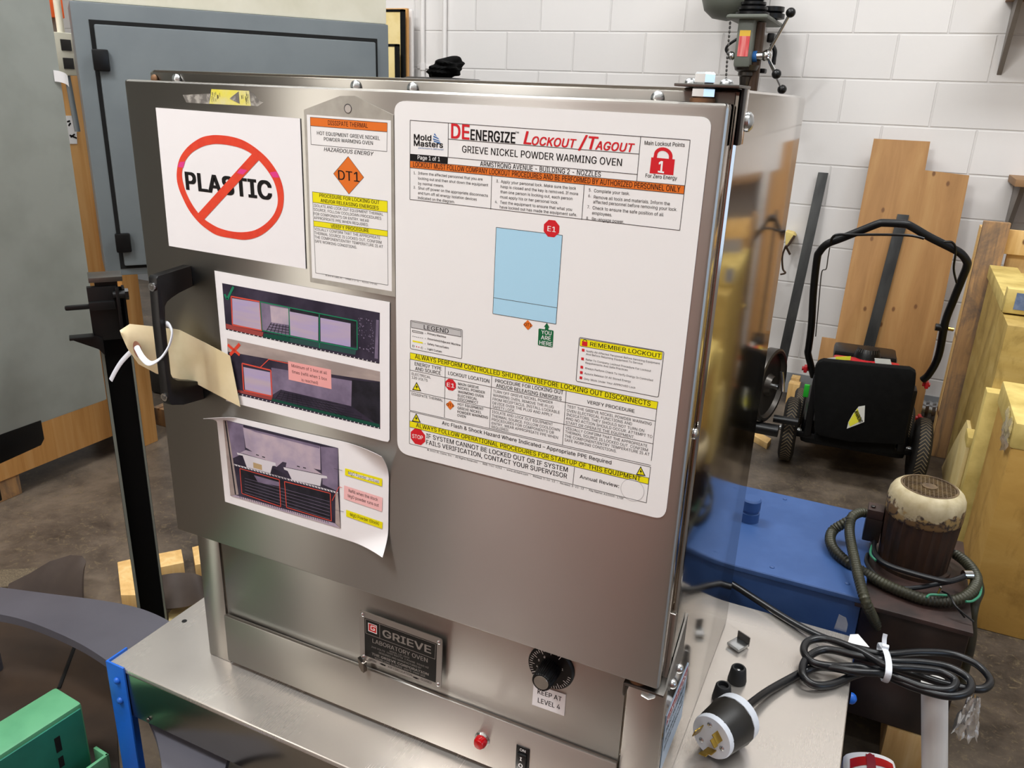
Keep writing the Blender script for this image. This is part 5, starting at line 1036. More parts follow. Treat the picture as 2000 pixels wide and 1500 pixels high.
# ================================================================== HYDRAULIC UNIT BEHIND THE CART
HZ = .44
TX0, TX1, TY0, TY1 = -.42, .315, 1.79, 2.22
unit = thing('hydraulic_power_unit', 'grimy hydraulic tank with blue lid and upright motor behind the cart', 'hydraulic unit', (.0, 2.0, .0))
b = MB(); b.box((TX0, TY0, .11), (.09, TY1, HZ-.016), 'blue_tank', .008); b.build('blue_tank_end', unit, label='blue painted tank end')
b = MB(); b.box((.09, TY0+.004, .11), (TX1, TY1, HZ-.028), 'grime', .006); b.build('grimy_tank_end', unit, label='oil-blackened tank end')
b = MB(); b.box((TX0-.01, TY0-.012, HZ-.016), (.094, TY1+.01, HZ), 'blue_tank', .006, seg=3); lid = b.build('lid', unit, label='blue tank lid')
for px, py in ((1655, 1140), (1508, 1108), (1533, 975), (1662, 1002)):
    b = MB(); dome(b, PZ(px, py, HZ), (0, 0, 1), .006, 'blue_tank'); b.build('lid_screw', lid)
b = MB(); b.box((.075, TY0-.004, HZ-.030), (TX1+.004, TY1+.004, HZ-.018), 'grime_edge', .003); b.build('motor_plate', unit)
p = PZ(1462, 1015, HZ); b = MB(); b.lathe(p, (0, 0, 1), [(.026, 0), (.026, .026), (.023, .027), (.023, .034), (.026, .035), (.026, .062), (.022, .066), (.001, .066)], 'blue_tank', 26); b.build('filler_cap', unit)
# motor
mc = Vector((.193, 2.035, HZ-.018))
b = MB(); n = 72; vs = []; fs = []
for h, rr in ((.0, .088), (.010, .088), (.011, .080), (.147, .080)):
    for k in range(n):
        a = 2*math.pi*k/n; r = rr if h < .0125 else (rr if k % 3 else rr+.007); vs.append(mc+Vector((math.cos(a)*r, math.sin(a)*r, h)))
for i in range(3):
    for k in range(n): fs.append([i*n+k, i*n+(k+1) % n, (i+1)*n+(k+1) % n, (i+1)*n+k])
fs.append([3*n+k for k in range(n)]); b.add(vs, fs, 'motor_brown', False); motor = b.build('motor_body', unit, label='rusty brown finned motor body')
b = MB(); b.lathe(mc+Vector((0, 0, .138)), (0, 0, 1), [(.084, 0), (.0872, .006), (.0872, .042), (.085, .057), (.079, .069), (.071, .076), (.065, .0785), (.063, .0785), (.062, .073), (.0001, .073)], 'cowl', 48); cowl = b.build('fan_cowl', unit, label='peeling cream fan cowl')
zg = .2145
b = MB(); b.lathe(mc+Vector((0, 0, zg-.001)), (0, 0, 1), [(.060, 0), (.065, 0), (.065, .004), (.060, .004), (.060, 0)], 'grille_tan', 40, False)
for i in range(-6, 7):
    c = i*.0093; L = math.sqrt(max(.061**2-c*c, 0))
    b.box(mc+Vector((c-.0012, -L, zg-.0015)), mc+Vector((c+.0012, L, zg+.0015)), 'grille_tan'); b.box(mc+Vector((-L, c-.0012, zg-.0015)), mc+Vector((L, c+.0012, zg+.0015)), 'grille_tan')
b.lathe(mc+Vector((0, 0, zg+.0015)), (0, 0, 1), [(.017, 0), (.017, .002), (.0001, .002)], 'grille_tan', 24)
b.build('fan_grille', cowl)
p = PP(1709, 1000, mc, Vector((0, 1, 0)))
b = MB(); b.box((p.x-.018, p.y-.02, p.z-.075), (p.x+.022, p.y+.03, p.z-.012), 'grime', .003); b.box((p.x-.017, p.y-.018, p.z-.012), (p.x+.02, p.y+.028, p.z+.012), 'grime_edge', .002); jb = b.build('junction_box', unit)
for dx, dz in ((-.006, .014), (.006, .008)): b = MB(); dome(b, p+Vector((dx, -.0, dz)), (0, 0, 1), .006, 'grime'); b.build('box_screw', jb)
# conduits and cables lying around the motor
VN = (1640, 900, 300/1364)
def cn(x, y, z): return PZ(VN[0]+x*VN[2], VN[1]+y*VN[2], z)
z0 = HZ+.012
hose = thing('flexible_conduit', 'olive corrugated flexible conduit looped over the motor tank and hanging behind the cord', 'conduit', cn(450, 1120, HZ))
b = MB(); b.tube([cn(235, 465, z0+.075), cn(180, 460, z0+.078), (cn(110, 500, z0+.075)), cn(88, 590, z0+.06), cn(95, 700, z0+.05), cn(130, 870, z0+.035), cn(180, 1080, z0+.018), cn(235, 1260, z0-.005), cn(300, 1400, z0-.06), cn(350, 1500, z0-.10), cn(380, 1640, z0-.15), cn(400, 1800, z0-.2)], .0125, 'conduit', 12, 10, corr=.13, pitch=.0075); b.build('hanging_run', hose)
b = MB(); b.tube([cn(90, 530, z0+.05), cn(30, 560, z0+.04), cn(-60, 620, z0+.02), cn(-85, 700, z0+.012), cn(-50, 790, z0+.006), cn(70, 900, z0+.0), cn(215, 990, z0-.012), cn(400, 1095, z0-.014), cn(600, 1180, z0-.014), cn(780, 1235, z0-.014), cn(960, 1250, z0-.012), cn(1100, 1215, z0-.004), cn(1190, 1140, z0+.004), cn(1215, 1050, z0+.008), cn(1180, 970, z0+.012), cn(1110, 890, z0+.012), cn(1030, 830, z0+.012)], .0135, 'conduit', 12, 10, corr=.13, pitch=.008); b.build('coiled_run', hose)
b = MB(); b.tube([cn(1215, 1060, z0+.0), cn(1235, 1150, z0-.03), cn(1195, 1260, z0-.06), cn(1170, 1400, z0-.1), cn(1170, 1560, z0-.18), cn(1130, 1760, z0-.28), cn(1080, 1950, z0-.36), cn(1050, 2060, z0-.41)], .0125, 'conduit', 12, 8); b.build('smooth_run', hose)
mcb = thing('motor_cable', 'black cable with bare green and white wire ends wrapped round the rusty motor', 'cable', cn(700, 1020, HZ-.016))
b = MB(); b.tube([cn(330, 660, z0+.02), cn(300, 770, z0+.012), cn(345, 870, z0+.01), cn(450, 935, z0+.012), cn(620, 990, z0+.014), cn(800, 1040, z0+.014), cn(950, 1070, z0+.016), cn(1060, 1045, z0+.02), cn(1130, 1010, z0+.022)], .0068, 'cable', 10, 8); b.build('cable', mcb)
b = MB(); b.tube([cn(250, 830, z0-.008), cn(240, 900, z0-.01), cn(290, 985, z0-.012), cn(400, 1075, z0-.014), cn(540, 1130, z0-.016), cn(700, 1125, z0-.012), cn(860, 1095, z0-.006), cn(980, 1075, z0+.004)], .0055, 'cable', 10, 8); b.build('cable', mcb)
b = MB(); b.tube([cn(1010, 800, z0), cn(1090, 850, z0), cn(1180, 950, z0+.004), cn(1235, 1060, z0+.006), cn(1240, 1130, z0+.004)], .005, 'cable', 10, 8); b.build('cable', mcb)
b = MB(); b.tube([cn(330, 690, z0+.02), cn(285, 760, z0+.014), cn(275, 830, z0+.012), cn(320, 885, z0+.01)], .003, 'green_wire', 8, 8); b.build('green_wire', mcb, label='green insulated wire')
b = MB(); b.tube([cn(1225, 1010, z0+.008), cn(1255, 1090, z0+.006), cn(1245, 1190, z0+.002), cn(1180, 1245, z0), cn(1120, 1250, z0)], .0028, 'green_wire', 8, 8); b.build('green_wire', mcb, label='green insulated wire')
b = MB(); b.tube([cn(770, 1215, z0+.004), cn(800, 1190, z0+.006), cn(870, 1190, z0+.006), cn(950, 1195, z0+.004)], .0028, 'green_wire', 8, 8); b.build('green_wire', mcb, label='green insulated wire')
for e in ((1110, 1390), (1190, 1430)):
    b = MB(); b.tube([cn(910, 1160, z0), cn(980, 1200, z0+.008), cn(1030, 1290, z0+.002), cn(*e, z0-.02)], .0022, 'cable', 8, 8); b.build('wire', mcb)
b = MB(); p = cn(862, 1200, z0+.002); b.cyl(p, p+Vector((.004, .004, .022)), .002, 'brass', 8); b.ball(p+Vector((.004, .004, .022)), .0035, 'zinc_dark', 10); b.build('ring_terminal', mcb)
b = MB(); p = cn(1130, 1012, z0+.022); b.cyl(p-Vector((.008, .004, 0)), p+Vector((.010, .005, 0)), .0105, 'chrome', 18); b.build('cable_gland', mcb)
# wooden blocks under the tank
for i, (x0, x1) in enumerate(((-.36, -.26), (.20, .30))):
    b = MB(); b.box((x0, TY0+.0, .0), (x1, TY1-.02, .109), 'pine', .003); o = b.build('wooden_skid', loc=(x0, TY0, 0))
    tag(o, ('wooden skid under the left blue end of the tank', 'wooden skid under the right end of the tank beside the white pipe')[i], 'wooden block', 'skids under the tank')
# white pipe
p0 = PZ(1800, 1352, .33); p1 = PZ(1835, 1540, .33); 
pc = Vector((.262, 1.67, 0))
b = MB(); b.cyl((.321, pc.y, 0), (.253, pc.y, .35), .0262, 'white_pipe', 28); o = b.build('white_pipe', loc=pc); tag(o, 'upright white plastic pipe standing under the cord bundle beside the cart', 'pipe')
b = MB()
def crump(u, v):
    a = u*6.3; r = .012+.022*v+.006*math.sin(5*u*6.28+v*9); return pc+Vector((.072+math.cos(a)*r*.7, .02+math.sin(a)*r*.6, .33-.10*v+.01*math.sin(7*u*6.28)*v))
b.grid(crump, 30, 10, 'clear'); tag(b.build('plastic_wrap', loc=pc+Vector((.045, .02, .23))), 'crumpled clear plastic wrap hanging behind the white pipe', 'plastic wrap')
# white sack with red print
sk = thing('paper_sack', 'white sack with a red printed band on the floor below the tank', 'sack', PZ(1700, 1480, .05))
qs = lambda x, y, z=.11: PZ(1600+x*.2133, 1180+y*.2133, z)
def sackf(u, v):
    a, c, d, e = qs(245, 1290), qs(720, 1360), qs(800, 1720), qs(240, 1720)
    p = (a*(1-u)+c*u)*(1-v)+(e*(1-u)+d*u)*v; p.z = .075+.035*math.sin(u*math.pi)**.5*math.sin(min(v+.15, 1)*math.pi)**.5; return p
b = MB(); b.grid(sackf, 24, 16, 'paper', .0); P = [sackf(0, 0), sackf(1, 0), sackf(1, 1), sackf(0, 1)]
b.prism([Vector((p.x, p.y, 0)) for p in P], (0, 0, .075), 'paper'); b.build('sack_body', sk)
b = MB(); b.grid(lambda u, v: sackf(.1+u*.8, .18+v*.22)+Vector((0, 0, .0015)), 16, 4, 'plate_red')
b.grid(lambda u, v: sackf(.38+u*.16, .10+v*.5+.03*math.sin(u*9))+Vector((0, 0, .003)), 8, 8, 'label_red'); b.build('red_print', sk)

# ================================================================== LEFT SIDE
# grey enclosure, turned 53 degrees
e0 = Vector((-2.44, 1.90, 0)); ea = Vector((.5983, .8013, 0)); eb = Vector((-.8013, .5983, 0)); UZ = Vector((0, 0, 1))
zt_ = 1.5+.314/2.7*1.9; zb_ = 1.5-.927/2.7*1.9
EW = 1.045
enc = thing('grey_enclosure', 'large grey steel enclosure with closed door and black hinges behind the oven', 'electrical enclosure', e0+ea*.5)
def ep(px, py): p = PP(px, py, e0, eb); d = p-e0; return d.dot(ea), p.z
b = MB(); b.frame_box(e0, ea, eb, UZ, (0, .0, zb_), (EW, .28, zt_), 'enclosure', .006); b.build('body', enc)
u0, z1_ = ep(176, 38); _, z0_ = ep(235, 525)
u0 = (u0+ep(232, 520)[0])/2
b = MB(); b.frame_box(e0, ea, eb, UZ, (u0, -.002, z0_), (EW-.045, .004, z1_), 'hole_black'); b.build('door_gap', enc)
b = MB(); b.frame_box(e0, ea, eb, UZ, (u0+.013, -.018, z0_+.012), (EW-.056, -.001, z1_-.013), 'enclosure', .006); ed = b.build('enclosure_door', enc)
for x, y in ((198, 118), (241, 472)):
    u, z = ep(x, y); b = MB(); b.frame_box(e0, ea, eb, UZ, (u-.026, -.034, z-.033), (u+.022, -.015, z+.033), 'black_plastic', .006); b.build('hinge', ed)
b = MB(); 
for u in (.12, .85): b.frame_box(e0, ea, eb, UZ, (u+.1, .05, 0), (u+.18, .13, zb_), 'enclosure', .004)
b.build('stand', enc)
# cream box on top of it
cb_ = thing('cream_box', 'tall cream painted box standing on top of the grey enclosure', 'cabinet', e0+ea*.5+UZ*zt_)
b = MB(); b.frame_box(e0, ea, eb, UZ, (.01, .012, zt_), (EW-.002, .27, zt_+.75), 'cream', .008); b.build('box_body', cb_)
b = MB(); b.frame_box(e0, ea, eb, UZ, (.05, .007, zt_+.10), (EW-.05, .012, zt_+.70), 'cream', .002); b.build('front_panel', cb_)
# grey-green swung-out panel
PXX = -2.0
pn = thing('machine_door_panel', 'wide grey green steel door panel at the far left with worn scuffs', 'machine panel', (PXX, 1.1, 0))
zb2 = .606
b = MB(); b.box((PXX-.04, .55, zb2), (PXX, 1.505, 2.0), 'panel_green_grey', .006); b.build('panel', pn)
p1 = PX(80, 822, PXX); p0 = PX(-40, 870, PXX)
b = MB(); b.prism([(PXX+.002, p0.y, zb2+.01), (PXX+.002, p1.y, zb2+.01), (PXX+.002, p1.y, zb2-.045), (PXX+.002, p1.y-.012, zb2-.06), (PXX+.002, p0.y, zb2-.07)], (-.03, 0, 0), 'black_paint', .002); b.box((PXX-.028, p0.y-.10, zb2-.17), (PXX, p0.y+.03, zb2-.06), 'black_paint', .004); b.build('bracket', pn, label='black lower bracket')
b = MB(); b.cyl((PXX-.02, .7, 0), (PXX-.02, .7, zb2+.02), .02, 'black_paint', 14); b.build('support_leg', pn)
# plywood crate with feet, face in the plane x = -2.8
WX = -2.8
ytop = PX(128, 140, WX)
pcg = thing('plywood_crate', 'long tan plywood crate raised on wooden blocks at the left wall side', 'crate', (WX, 2.0, 0))
zbot = PX(40, 925, WX).z; yr = PX(284, 700, WX).y
b = MB(); b.box((WX-.19, 1.35, zbot), (WX, yr, 1.55), 'ply_left', .002); b.build('crate_side', pcg)
p = PX(260, 750, WX); b = MB(); b.box((WX, yr-.10, .0), (WX+.04, yr-.02, 1.1), 'ply_left', .002); b.build('corner_upright', pcg)
for y in (1.60, 2.42):
    b = MB(); b.box((WX-.12, y, 0), (WX-.01, y+.10, zbot), 'pine_old', .003); b.build('wooden_foot', pcg)
VQ = (0, 0, .25)
lab = thing('paper_label', 'white paper label with pen marks on the plywood crate edge', 'label', PX(142, 250, WX))
b = MB(); qq = [PX(x, y, WX+.0015) for x, y in ((129, 226), (148, 226), (151, 281), (135, 281))]; b.prism(qq, (-.001, 0, 0), 'paper'); b.build('paper_sheet', lab)
for a, c in (((131, 238), (137, 236)), ((134, 246), (138, 240)), ((136, 264), (150, 270)), ((138, 268), (146, 262))):
    b = MB(); A, B_ = PX(*a, WX+.002), PX(*c, WX+.002); n = Vector((0, -(B_-A).z, (B_-A).y)).normalized()*.003; b.add([A+n, B_+n, B_-n, A-n], [[0, 1, 2, 3]], 'black_ink', False); b.build('pen_mark', lab)
pw = thing('paper_curl', 'curled white paper scrap sticking out beside the left grey panel', 'paper scrap', PX(115, 150, -2.0))
b = MB(); b.grid(lambda u, v: PX(104+24*u+3*v, 137+8*u*u+22*v+3*u, -1.999)+Vector((.012*math.sin(u*2.6), 0, 0)), 12, 6, 'paper', .001); b.build('curled_sheet', pw)
# things on the gap at top left: orange beam, outlet box
b = MB(); q4 = [PX(x, y, -3.0) for x, y in ((101, -30), (118, -30), (121, 34), (105, 34))]; zz0 = min(p.z for p in q4); ys = [p.y for p in q4]
b.box((-3.1, min(ys)-.5, zz0), (-3.0, max(ys), zz0+.14), 'orange', .004); b.box((-3.1, max(ys)-.08, 0), (-3.02, max(ys)-.0, zz0+.3), 'shelf_grey', .003)
tag(b.build('rack_beam', loc=(-3.05, max(ys)-.04, 0)), 'orange storage rack beam glimpsed at the top left corner', 'rack beam')
ob = thing('outlet_box', 'small cream outlet box with dark sockets beside the grey enclosure', 'outlet', PX(128, 130, -2.72))
p = PX(131, 106, -2.72); b = MB(); b.box(p+Vector((-.03, -.045, -.07)), p+Vector((0, .045, .07)), 'cream', .004); b.build('box_body', ob)
for dz in (-.03, .03): b = MB(); b.box(p+Vector((0, -.02, dz-.018)), p+Vector((.003, .02, dz+.018)), 'mower_grey', .001); b.build('socket', ob)
b = MB(); b.cyl(p+Vector((-.015, 0, .07)), p+Vector((-.015, 0, .8)), .012, 'cream', 12); b.cyl(p+Vector((-.015, 0, -.07)), p+Vector((-.015, .01, -.26)), .010, 'enclosure', 12); b.build('conduit_pipe', ob)
# black post, turned like the enclosure
po = PY(205.5, 750, 1.30); po.z = 0
def pu(px, py, f=0): d = PP(px, py, po+eb*f, eb)-po; return d.dot(ea), d.z
post = thing('black_channel_post', 'black steel channel post with clamps standing left of the oven', 'post', po)
W = pu(267.5, 750)[0]; zt3 = pu(200, 552)[1]
def pbox(b_, lo, hi, mat, bev=0): b_.frame_box(po, ea, eb, UZ, lo, hi, mat, bev)
b = MB(); pbox(b, (0, 0, 0), (.008, .05, zt3-.02), 'black_matte'); pbox(b, (W-.006, 0, 0), (W, .05, zt3-.02), 'black_matte'); pbox(b, (.008, .030, 0), (W-.006, .036, zt3-.02), 'black_matte'); b.build('channel', post)
for lo_, hi_ in ((.0005, .0075), (W-.0055, W-.0005)):
    b = MB(); pbox(b, (lo_, -.0015, 0), (hi_, -.0002, pu(215, 680)[1]), 'edge_grey'); b.build('bare_edge', post, label='bare grey edge of the channel')
c0u, c1u = pu(174, 600)[0], pu(232, 600)[0]
b = MB(); pbox(b, (c0u, -.02, pu(190, 662)[1]), (c1u, -.002, pu(190, 557)[1]), 'black_paint', .002); pbox(b, (c1u-.004, -.03, pu(190, 640)[1]), (c1u+.004, .0, pu(190, 560)[1]), 'black_paint', .001); b.build('clamp_body', post)
u0_, u1_ = pu(172, 545)[0], pu(238, 541)[0]; zc_ = pu(200, 543)[1]
b = MB(); pbox(b, (u0_, -.022, zc_-.006), (u1_, .05, zc_+.006), 'zinc_dark', .001); pbox(b, (u0_+.012, -.012, zt3-.03), (u1_-.012, .04, zc_-.006), 'black_paint'); b.build('cap_plate', post)
la, lz = pu(126, 597); lb_, _ = pu(224, 590)
b = MB(); pbox(b, (la, -.034, lz-.006), (c0u+.004, -.020, lz+.006), 'black_paint', .005); pbox(b, (c0u, -.034, lz-.010), (lb_, -.018, lz+.010), 'black_paint', .002); b.build('lever', post)
q5 = [pu(x, y) for x, y in ((135, 653), (183, 650), (200, 655), (205, 690), (192, 677), (136, 658))]
b = MB(); b.prism([po+ea*u+UZ*z-eb*.024 for u, z in q5], eb*.006, 'black_paint', .001); pbox(b, (q5[0][0], -.05, q5[0][1]-.003), (q5[1][0], -.018, q5[0][1]+.003), 'black_paint', .001); b.build('angle_bracket', post)
bu, bz = pu(243, 571)
b = MB(); b.cyl(po+ea*(c1u-.01)+UZ*bz-eb*.02, po+ea*(bu+.002)+UZ*bz-eb*.02, .010, 'black_paint', 14); b.cyl(po+ea*(bu)+UZ*bz-eb*.02, po+ea*(bu+.008)+UZ*bz-eb*.02, .014, 'black_plastic', 6); b.build('clamp_bolt', post)
# grey curved slab
RZ = .235
def rz(px, py): return PZ(px, py, RZ)
outp = [(-80, 1138), (0, 1147), (100, 1160), (180, 1170), (250, 1182), (300, 1198), (345, 1222), (400, 1262), (440, 1320), (455, 1400), (440, 1500), (400, 1600)]
inp = [(300, 1600), (318, 1530), (305, 1440), (272, 1365), (240, 1320), (215, 1295), (165, 1262), (110, 1235), (50, 1212), (0, 1200), (-80, 1188)]
slab = thing('curved_slab', 'dark grey curved steel ring section running under the cart corner', 'steel ring', rz(150, 1200))
def smooth2(P): return spline([Vector((x, y, 0)) for x, y in P], 5)
b = MB(); pts = [rz(v.x, v.y) for v in smooth2(outp)]+[rz(v.x, v.y) for v in smooth2(inp)]
A_ = smooth2(outp); I_ = smooth2(inp)[::-1]
n = 60
def at_(P, t):
    k = t*(len(P)-1); i = min(int(k), len(P)-2); f = k-i; v = P[i]*(1-f)+P[i+1]*f; return rz(v.x, v.y)
vs = []
for i in range(n+1):
    o = at_(A_, i/n); c = at_(I_, i/n); vs += [o, c, c-Vector((0, 0, .022)), o-Vector((0, 0, .022))]
fs = []
for i in range(n):
    k = 4*i
    for j in range(4): fs.append([k+j, k+(j+1) % 4, k+4+(j+1) % 4, k+4+j])
fs += [[0, 1, 2, 3], [4*n+3, 4*n+2, 4*n+1, 4*n]]
b.add(vs, fs, 'dark_grey'); b.build('ring_plate', slab)
b = MB()
for px, py in ((330, 1245), (-40, 1165)): p = rz(px, py); b.cyl((p.x, p.y, 0), (p.x, p.y, RZ-.02), .018, 'dark_grey', 14)
b.build('support_leg', slab)
# floor things at left
mat_ = MB(); pts = [PZ(x, y, 0) for x, y in ((-60, 1200), (60, 1205), (150, 1240), (205, 1300), (228, 1420), (240, 1620), (-60, 1640))]
mat_.prism(pts, (0, 0, .006), 'dark_mat', .001); c0_ = PZ(135, 1290, .007); mat_.tube([PZ(145, 1265, .007), PZ(132, 1300, .007), PZ(115, 1345, .007)], .005, 'hole_black', 6, 4)
tag(mat_.build('rubber_sheet', loc=PZ(100, 1350, 0)), 'dark brown rubber sheet lying flat inside the grey ring', 'rubber sheet')
b = MB()
def wedge(u, v):
    base0 = PZ(20+u*150, 1140+u*35, 0.0); rid = [(20, 1142, .01), (60, 1122, .05), (100, 1098, .09), (140, 1086, .11), (162, 1088, .12), (168, 1100, .11)]
    k = u*5; i = min(int(k), 4); f = k-i; r = tuple(rid[i][j]*(1-f)+rid[i+1][j]*f for j in range(3))
    t = PZ(*r); base = PZ(15+u*150, 1160+u*40, 0)
    p = base*(1-v)+t*v; p.z += .03*math.sin(v*math.pi)*u; return p
b.grid(wedge, 20, 10, 'brown_rubber', .006); tag(b.build('rubber_flap', loc=PZ(130, 1170, 0)), 'stiff grey brown rubber flap curling up from the floor behind the grey ring', 'rubber sheet')
b = MB(); b.prism([PZ(x, y, 0) for x, y in ((-60, 1118), (0, 1117), (84, 1114), (60, 1138), (20, 1150), (-60, 1160))], (0, 0, .01), 'woven', .002)
tag(b.build('woven_mat', loc=PZ(30, 1130, 0)), 'coarse woven mat on the floor at the left edge', 'mat')
for i, (pp, h, lb) in enumerate(((((233, 1124), (258, 1118), (275, 1190), (240, 1190)), .05, 'short wooden board lying upright against the black post foot'), (((312, 1107), (357, 1098), (362, 1125), (314, 1135)), .05, 'short wooden board behind the brown rubber piece'), (((378, 1094), (420, 1083), (430, 1120), (384, 1130)), .05, 'wooden board half hidden by the oven corner'))):
    b = MB(); b.prism([PZ(x, y, .0) for x, y in pp], (0, 0, h), 'pine', .002); tag(b.build('wooden_board', loc=PZ(*pp[0], 0)), lb, 'wooden board', 'wooden boards on the floor')
b = MB(); b.prism([PZ(x, y, 0) for x, y in ((330, 1204), (350, 1180), (420, 1170), (430, 1240), (330, 1270))], (0, 0, .012), 'cream_wood', .002); tag(b.build('particle_board', loc=PZ(370, 1200, 0)), 'pale speckled board on the floor behind the cart corner', 'board')
b = MB()
def drape(u, v):
    t0 = (312, 1126); t1 = (430, 1136); b0 = (318, 1190); b1 = (430, 1168)
    x = (t0[0]*(1-u)+t1[0]*u)*(1-v)+(b0[0]*(1-u)+b1[0]*u)*v; y = (t0[1]*(1-u)+t1[1]*u)*(1-v)+(b0[1]*(1-u)+b1[1]*u)*v
    y -= 9*math.sin(u*3.1)*(1-v)-6*math.sin(u*5)*v
    return PZ(x, y, .075-.05*v+.012*math.sin(u*7))
b.grid(drape, 20, 10, 'brown_rubber', .008); tag(b.build('rubber_scrap', loc=PZ(360, 1160, 0)), 'dark brown rubber piece with ragged edge draped over boards left of the oven', 'rubber sheet')
b = MB(); p = PZ(288, 803, 0); b.tube([PZ(282, 801, .012), PZ(300, 802, .012), PZ(330, 804, .012), PZ(420, 815, .012)], .012, 'yellow_hose', 10, 4); tag(b.build('yellow_hose', loc=p), 'thin yellow hose on the floor behind the oven handle', 'hose')
b = MB(); p = PZ(290, 775, 0); b.box(p+Vector((-.05, .05, 0)), p+Vector((.6, .5, .16)), 'mower_grey', .02); tag(b.build('dark_case', loc=p), 'dark case on the floor behind the oven handle', 'case')
# green machine corner, bottom left
gz = .20
gp = [PZ(x, y, gz) for x, y in ((0, 1425), (112, 1345), (160, 1372), (0, 1475))]
ga = (gp[2]-gp[3]).normalized(); ga.z = 0; ga.normalize(); gn = Vector((ga.y, -ga.x, 0))
gm = thing('green_machine_housing', 'green metal machine housing with slots at the lower left corner', 'machine housing', (gp[2].x, gp[2].y, 0))
G0 = gp[2]; dep = abs((gp[1]-gp[2]).dot(gn))+.01
b = MB(); b.frame_box(Vector((G0.x, G0.y, 0)), ga, -gn, UZ, (-.45, 0, .0075), (0, max(dep, .055), gz), 'green_paint', .008); b.build('housing', gm, label='light green housing')
b = MB(); b.frame_box(Vector((G0.x, G0.y, 0)), ga, -gn, UZ, (-.45, -.004, .0075), (-.007, 0, gz-.010), 'teal_paint', .001); fp = b.build('front_plate', gm, label='darker green front plate')
def gpt(px, py): d = PP(px, py, Vector((G0.x, G0.y, 0)), gn)-Vector((G0.x, G0.y, 0)); return d.dot(ga), d.z
for x0, y0, x1, y1 in ((103, 1442, 119, 1462), (111, 1480, 124, 1492)):
    ua, za = gpt(x0, y0); ub, zb3 = gpt(x1, y1); b = MB(); b.frame_box(Vector((G0.x, G0.y, 0)), ga, -gn, UZ, (ua, -.0055, min(za, zb3)), (ub, -.003, max(za, zb3)), 'hole_black'); b.build('slot', fp)
b = MB(); q1 = gp[2]+gn*.06; u_, z_ = gpt(170, 1470)
b.frame_box(Vector((G0.x, G0.y, 0)), ga, -gn, UZ, (-.16, -.05, .0075), (.012, -.042, z_+.005), 'green_paint', .002); b.frame_box(Vector((G0.x, G0.y, 0)), ga, -gn, UZ, (.004, -.05, .0075), (.012, -.004, z_+.005), 'green_paint', .002); b.build('side_bracket', gm)

# ================================================================== BACK WALL
# framed boards, conduits and a black bag
def yz(px, py, y): return PY(px, py, y)
for i, (xa, xb, y_t, Y, m_, lb) in enumerate(((700, 777, 86, 4.20, 'cream_wood', 'smaller cream board with black edging in front of the stacked boards'), (700, 788, 18, 4.26, 'cream_wood', 'taller pale yellow board with black edging behind the small one'))):
    a = PY(xa, y_t+4, Y); c = PY(xb, y_t, Y); fb = thing('framed_board', lb, 'board', ((a.x+c.x)/2, Y, 0), 'boards leaning on the wall')
    b = MB(); b.box((a.x, Y, 0), (c.x-.02, Y+.02, c.z-.012), m_, .001); b.build('board', fb)
    b = MB(); b.box((c.x-.021, Y-.003, 0), (c.x, Y+.022, c.z), 'black_matte', .001); b.box((a.x, Y-.003, c.z-.013), (c.x, Y+.022, c.z), 'black_matte', .001); b.build('black_edging', fb)
a = PY(700, 12, 4.31); c = PY(795, 16, 4.31)
b = MB(); b.box((a.x, 4.31, 0), (c.x, 4.33, c.z), 'ply_left', .001); tag(b.build('plywood_board', loc=((a.x+c.x)/2, 4.32, 0)), 'orange brown plywood board edge behind the black edged boards', 'board')
a = PY(700, 12, 4.36); c = PY(804, 18, 4.36)
b = MB(); b.box((a.x, 4.36, 0), (c.x, 4.39, c.z), 'conduit_white', .012); tag(b.build('white_board', loc=((a.x+c.x)/2, 4.37, 0)), 'white painted board with rounded corner against the block wall', 'board')
for i, (px, lb) in enumerate(((825, 'white conduit pipe on the wall nearest the leaning boards'), (868, 'white conduit pipe running down to the black bag'))):
    p = PY(px, 60, WY-.02); cp = thing('wall_conduit', lb, 'conduit pipe', (p.x, WY-.02, 0), 'white wall conduits')
    b = MB(); b.cyl((p.x, WY-.018, 0), (p.x, WY-.018, 5), .0135, 'conduit_white', 14); b.build('pipe', cp)
    b = MB(); z = PY(px, 130, WY).z; b.cyl((p.x, WY-.018, z-.02), (p.x, WY-.018, z+.02), .018, 'conduit_white', 14); b.box((p.x-.045, WY-.006, z-.012), (p.x+.045, WY-.0005, z+.012), 'conduit_white', .002); b.build('pipe_strap', cp)
bg = PY(862, 150, 3.9); bgt = thing('black_bag', 'dark crumpled plastic bag showing above the oven top edge', 'bag', (bg.x, 3.9, 0))
p = PY(866, 136, 3.9)
bm = bmesh.new(); bmesh.ops.create_icosphere(bm, subdivisions=4, radius=1)
for v in bm.verts:
    n_ = v.co.copy(); k = 1+.16*math.sin(5*n_.x+2*n_.z)*math.cos(4*n_.y+3*n_.z)+.06*math.sin(13*n_.z+7*n_.x); v.co = Vector((n_.x*.088*k, n_.y*.09*k, n_.z*.052*k))+p+Vector((.01, 0, 0)); v.co.z += .25*(v.co.x-p.x)
b = MB(); b.bm(bm, 'bag'); b.build('bag_top', bgt)
b = MB(); b.box((bg.x-.16, 3.75, 0), (bg.x+.16, 4.1, p.z-.04), 'mower_grey', .03); b.build('bag_body', bgt)
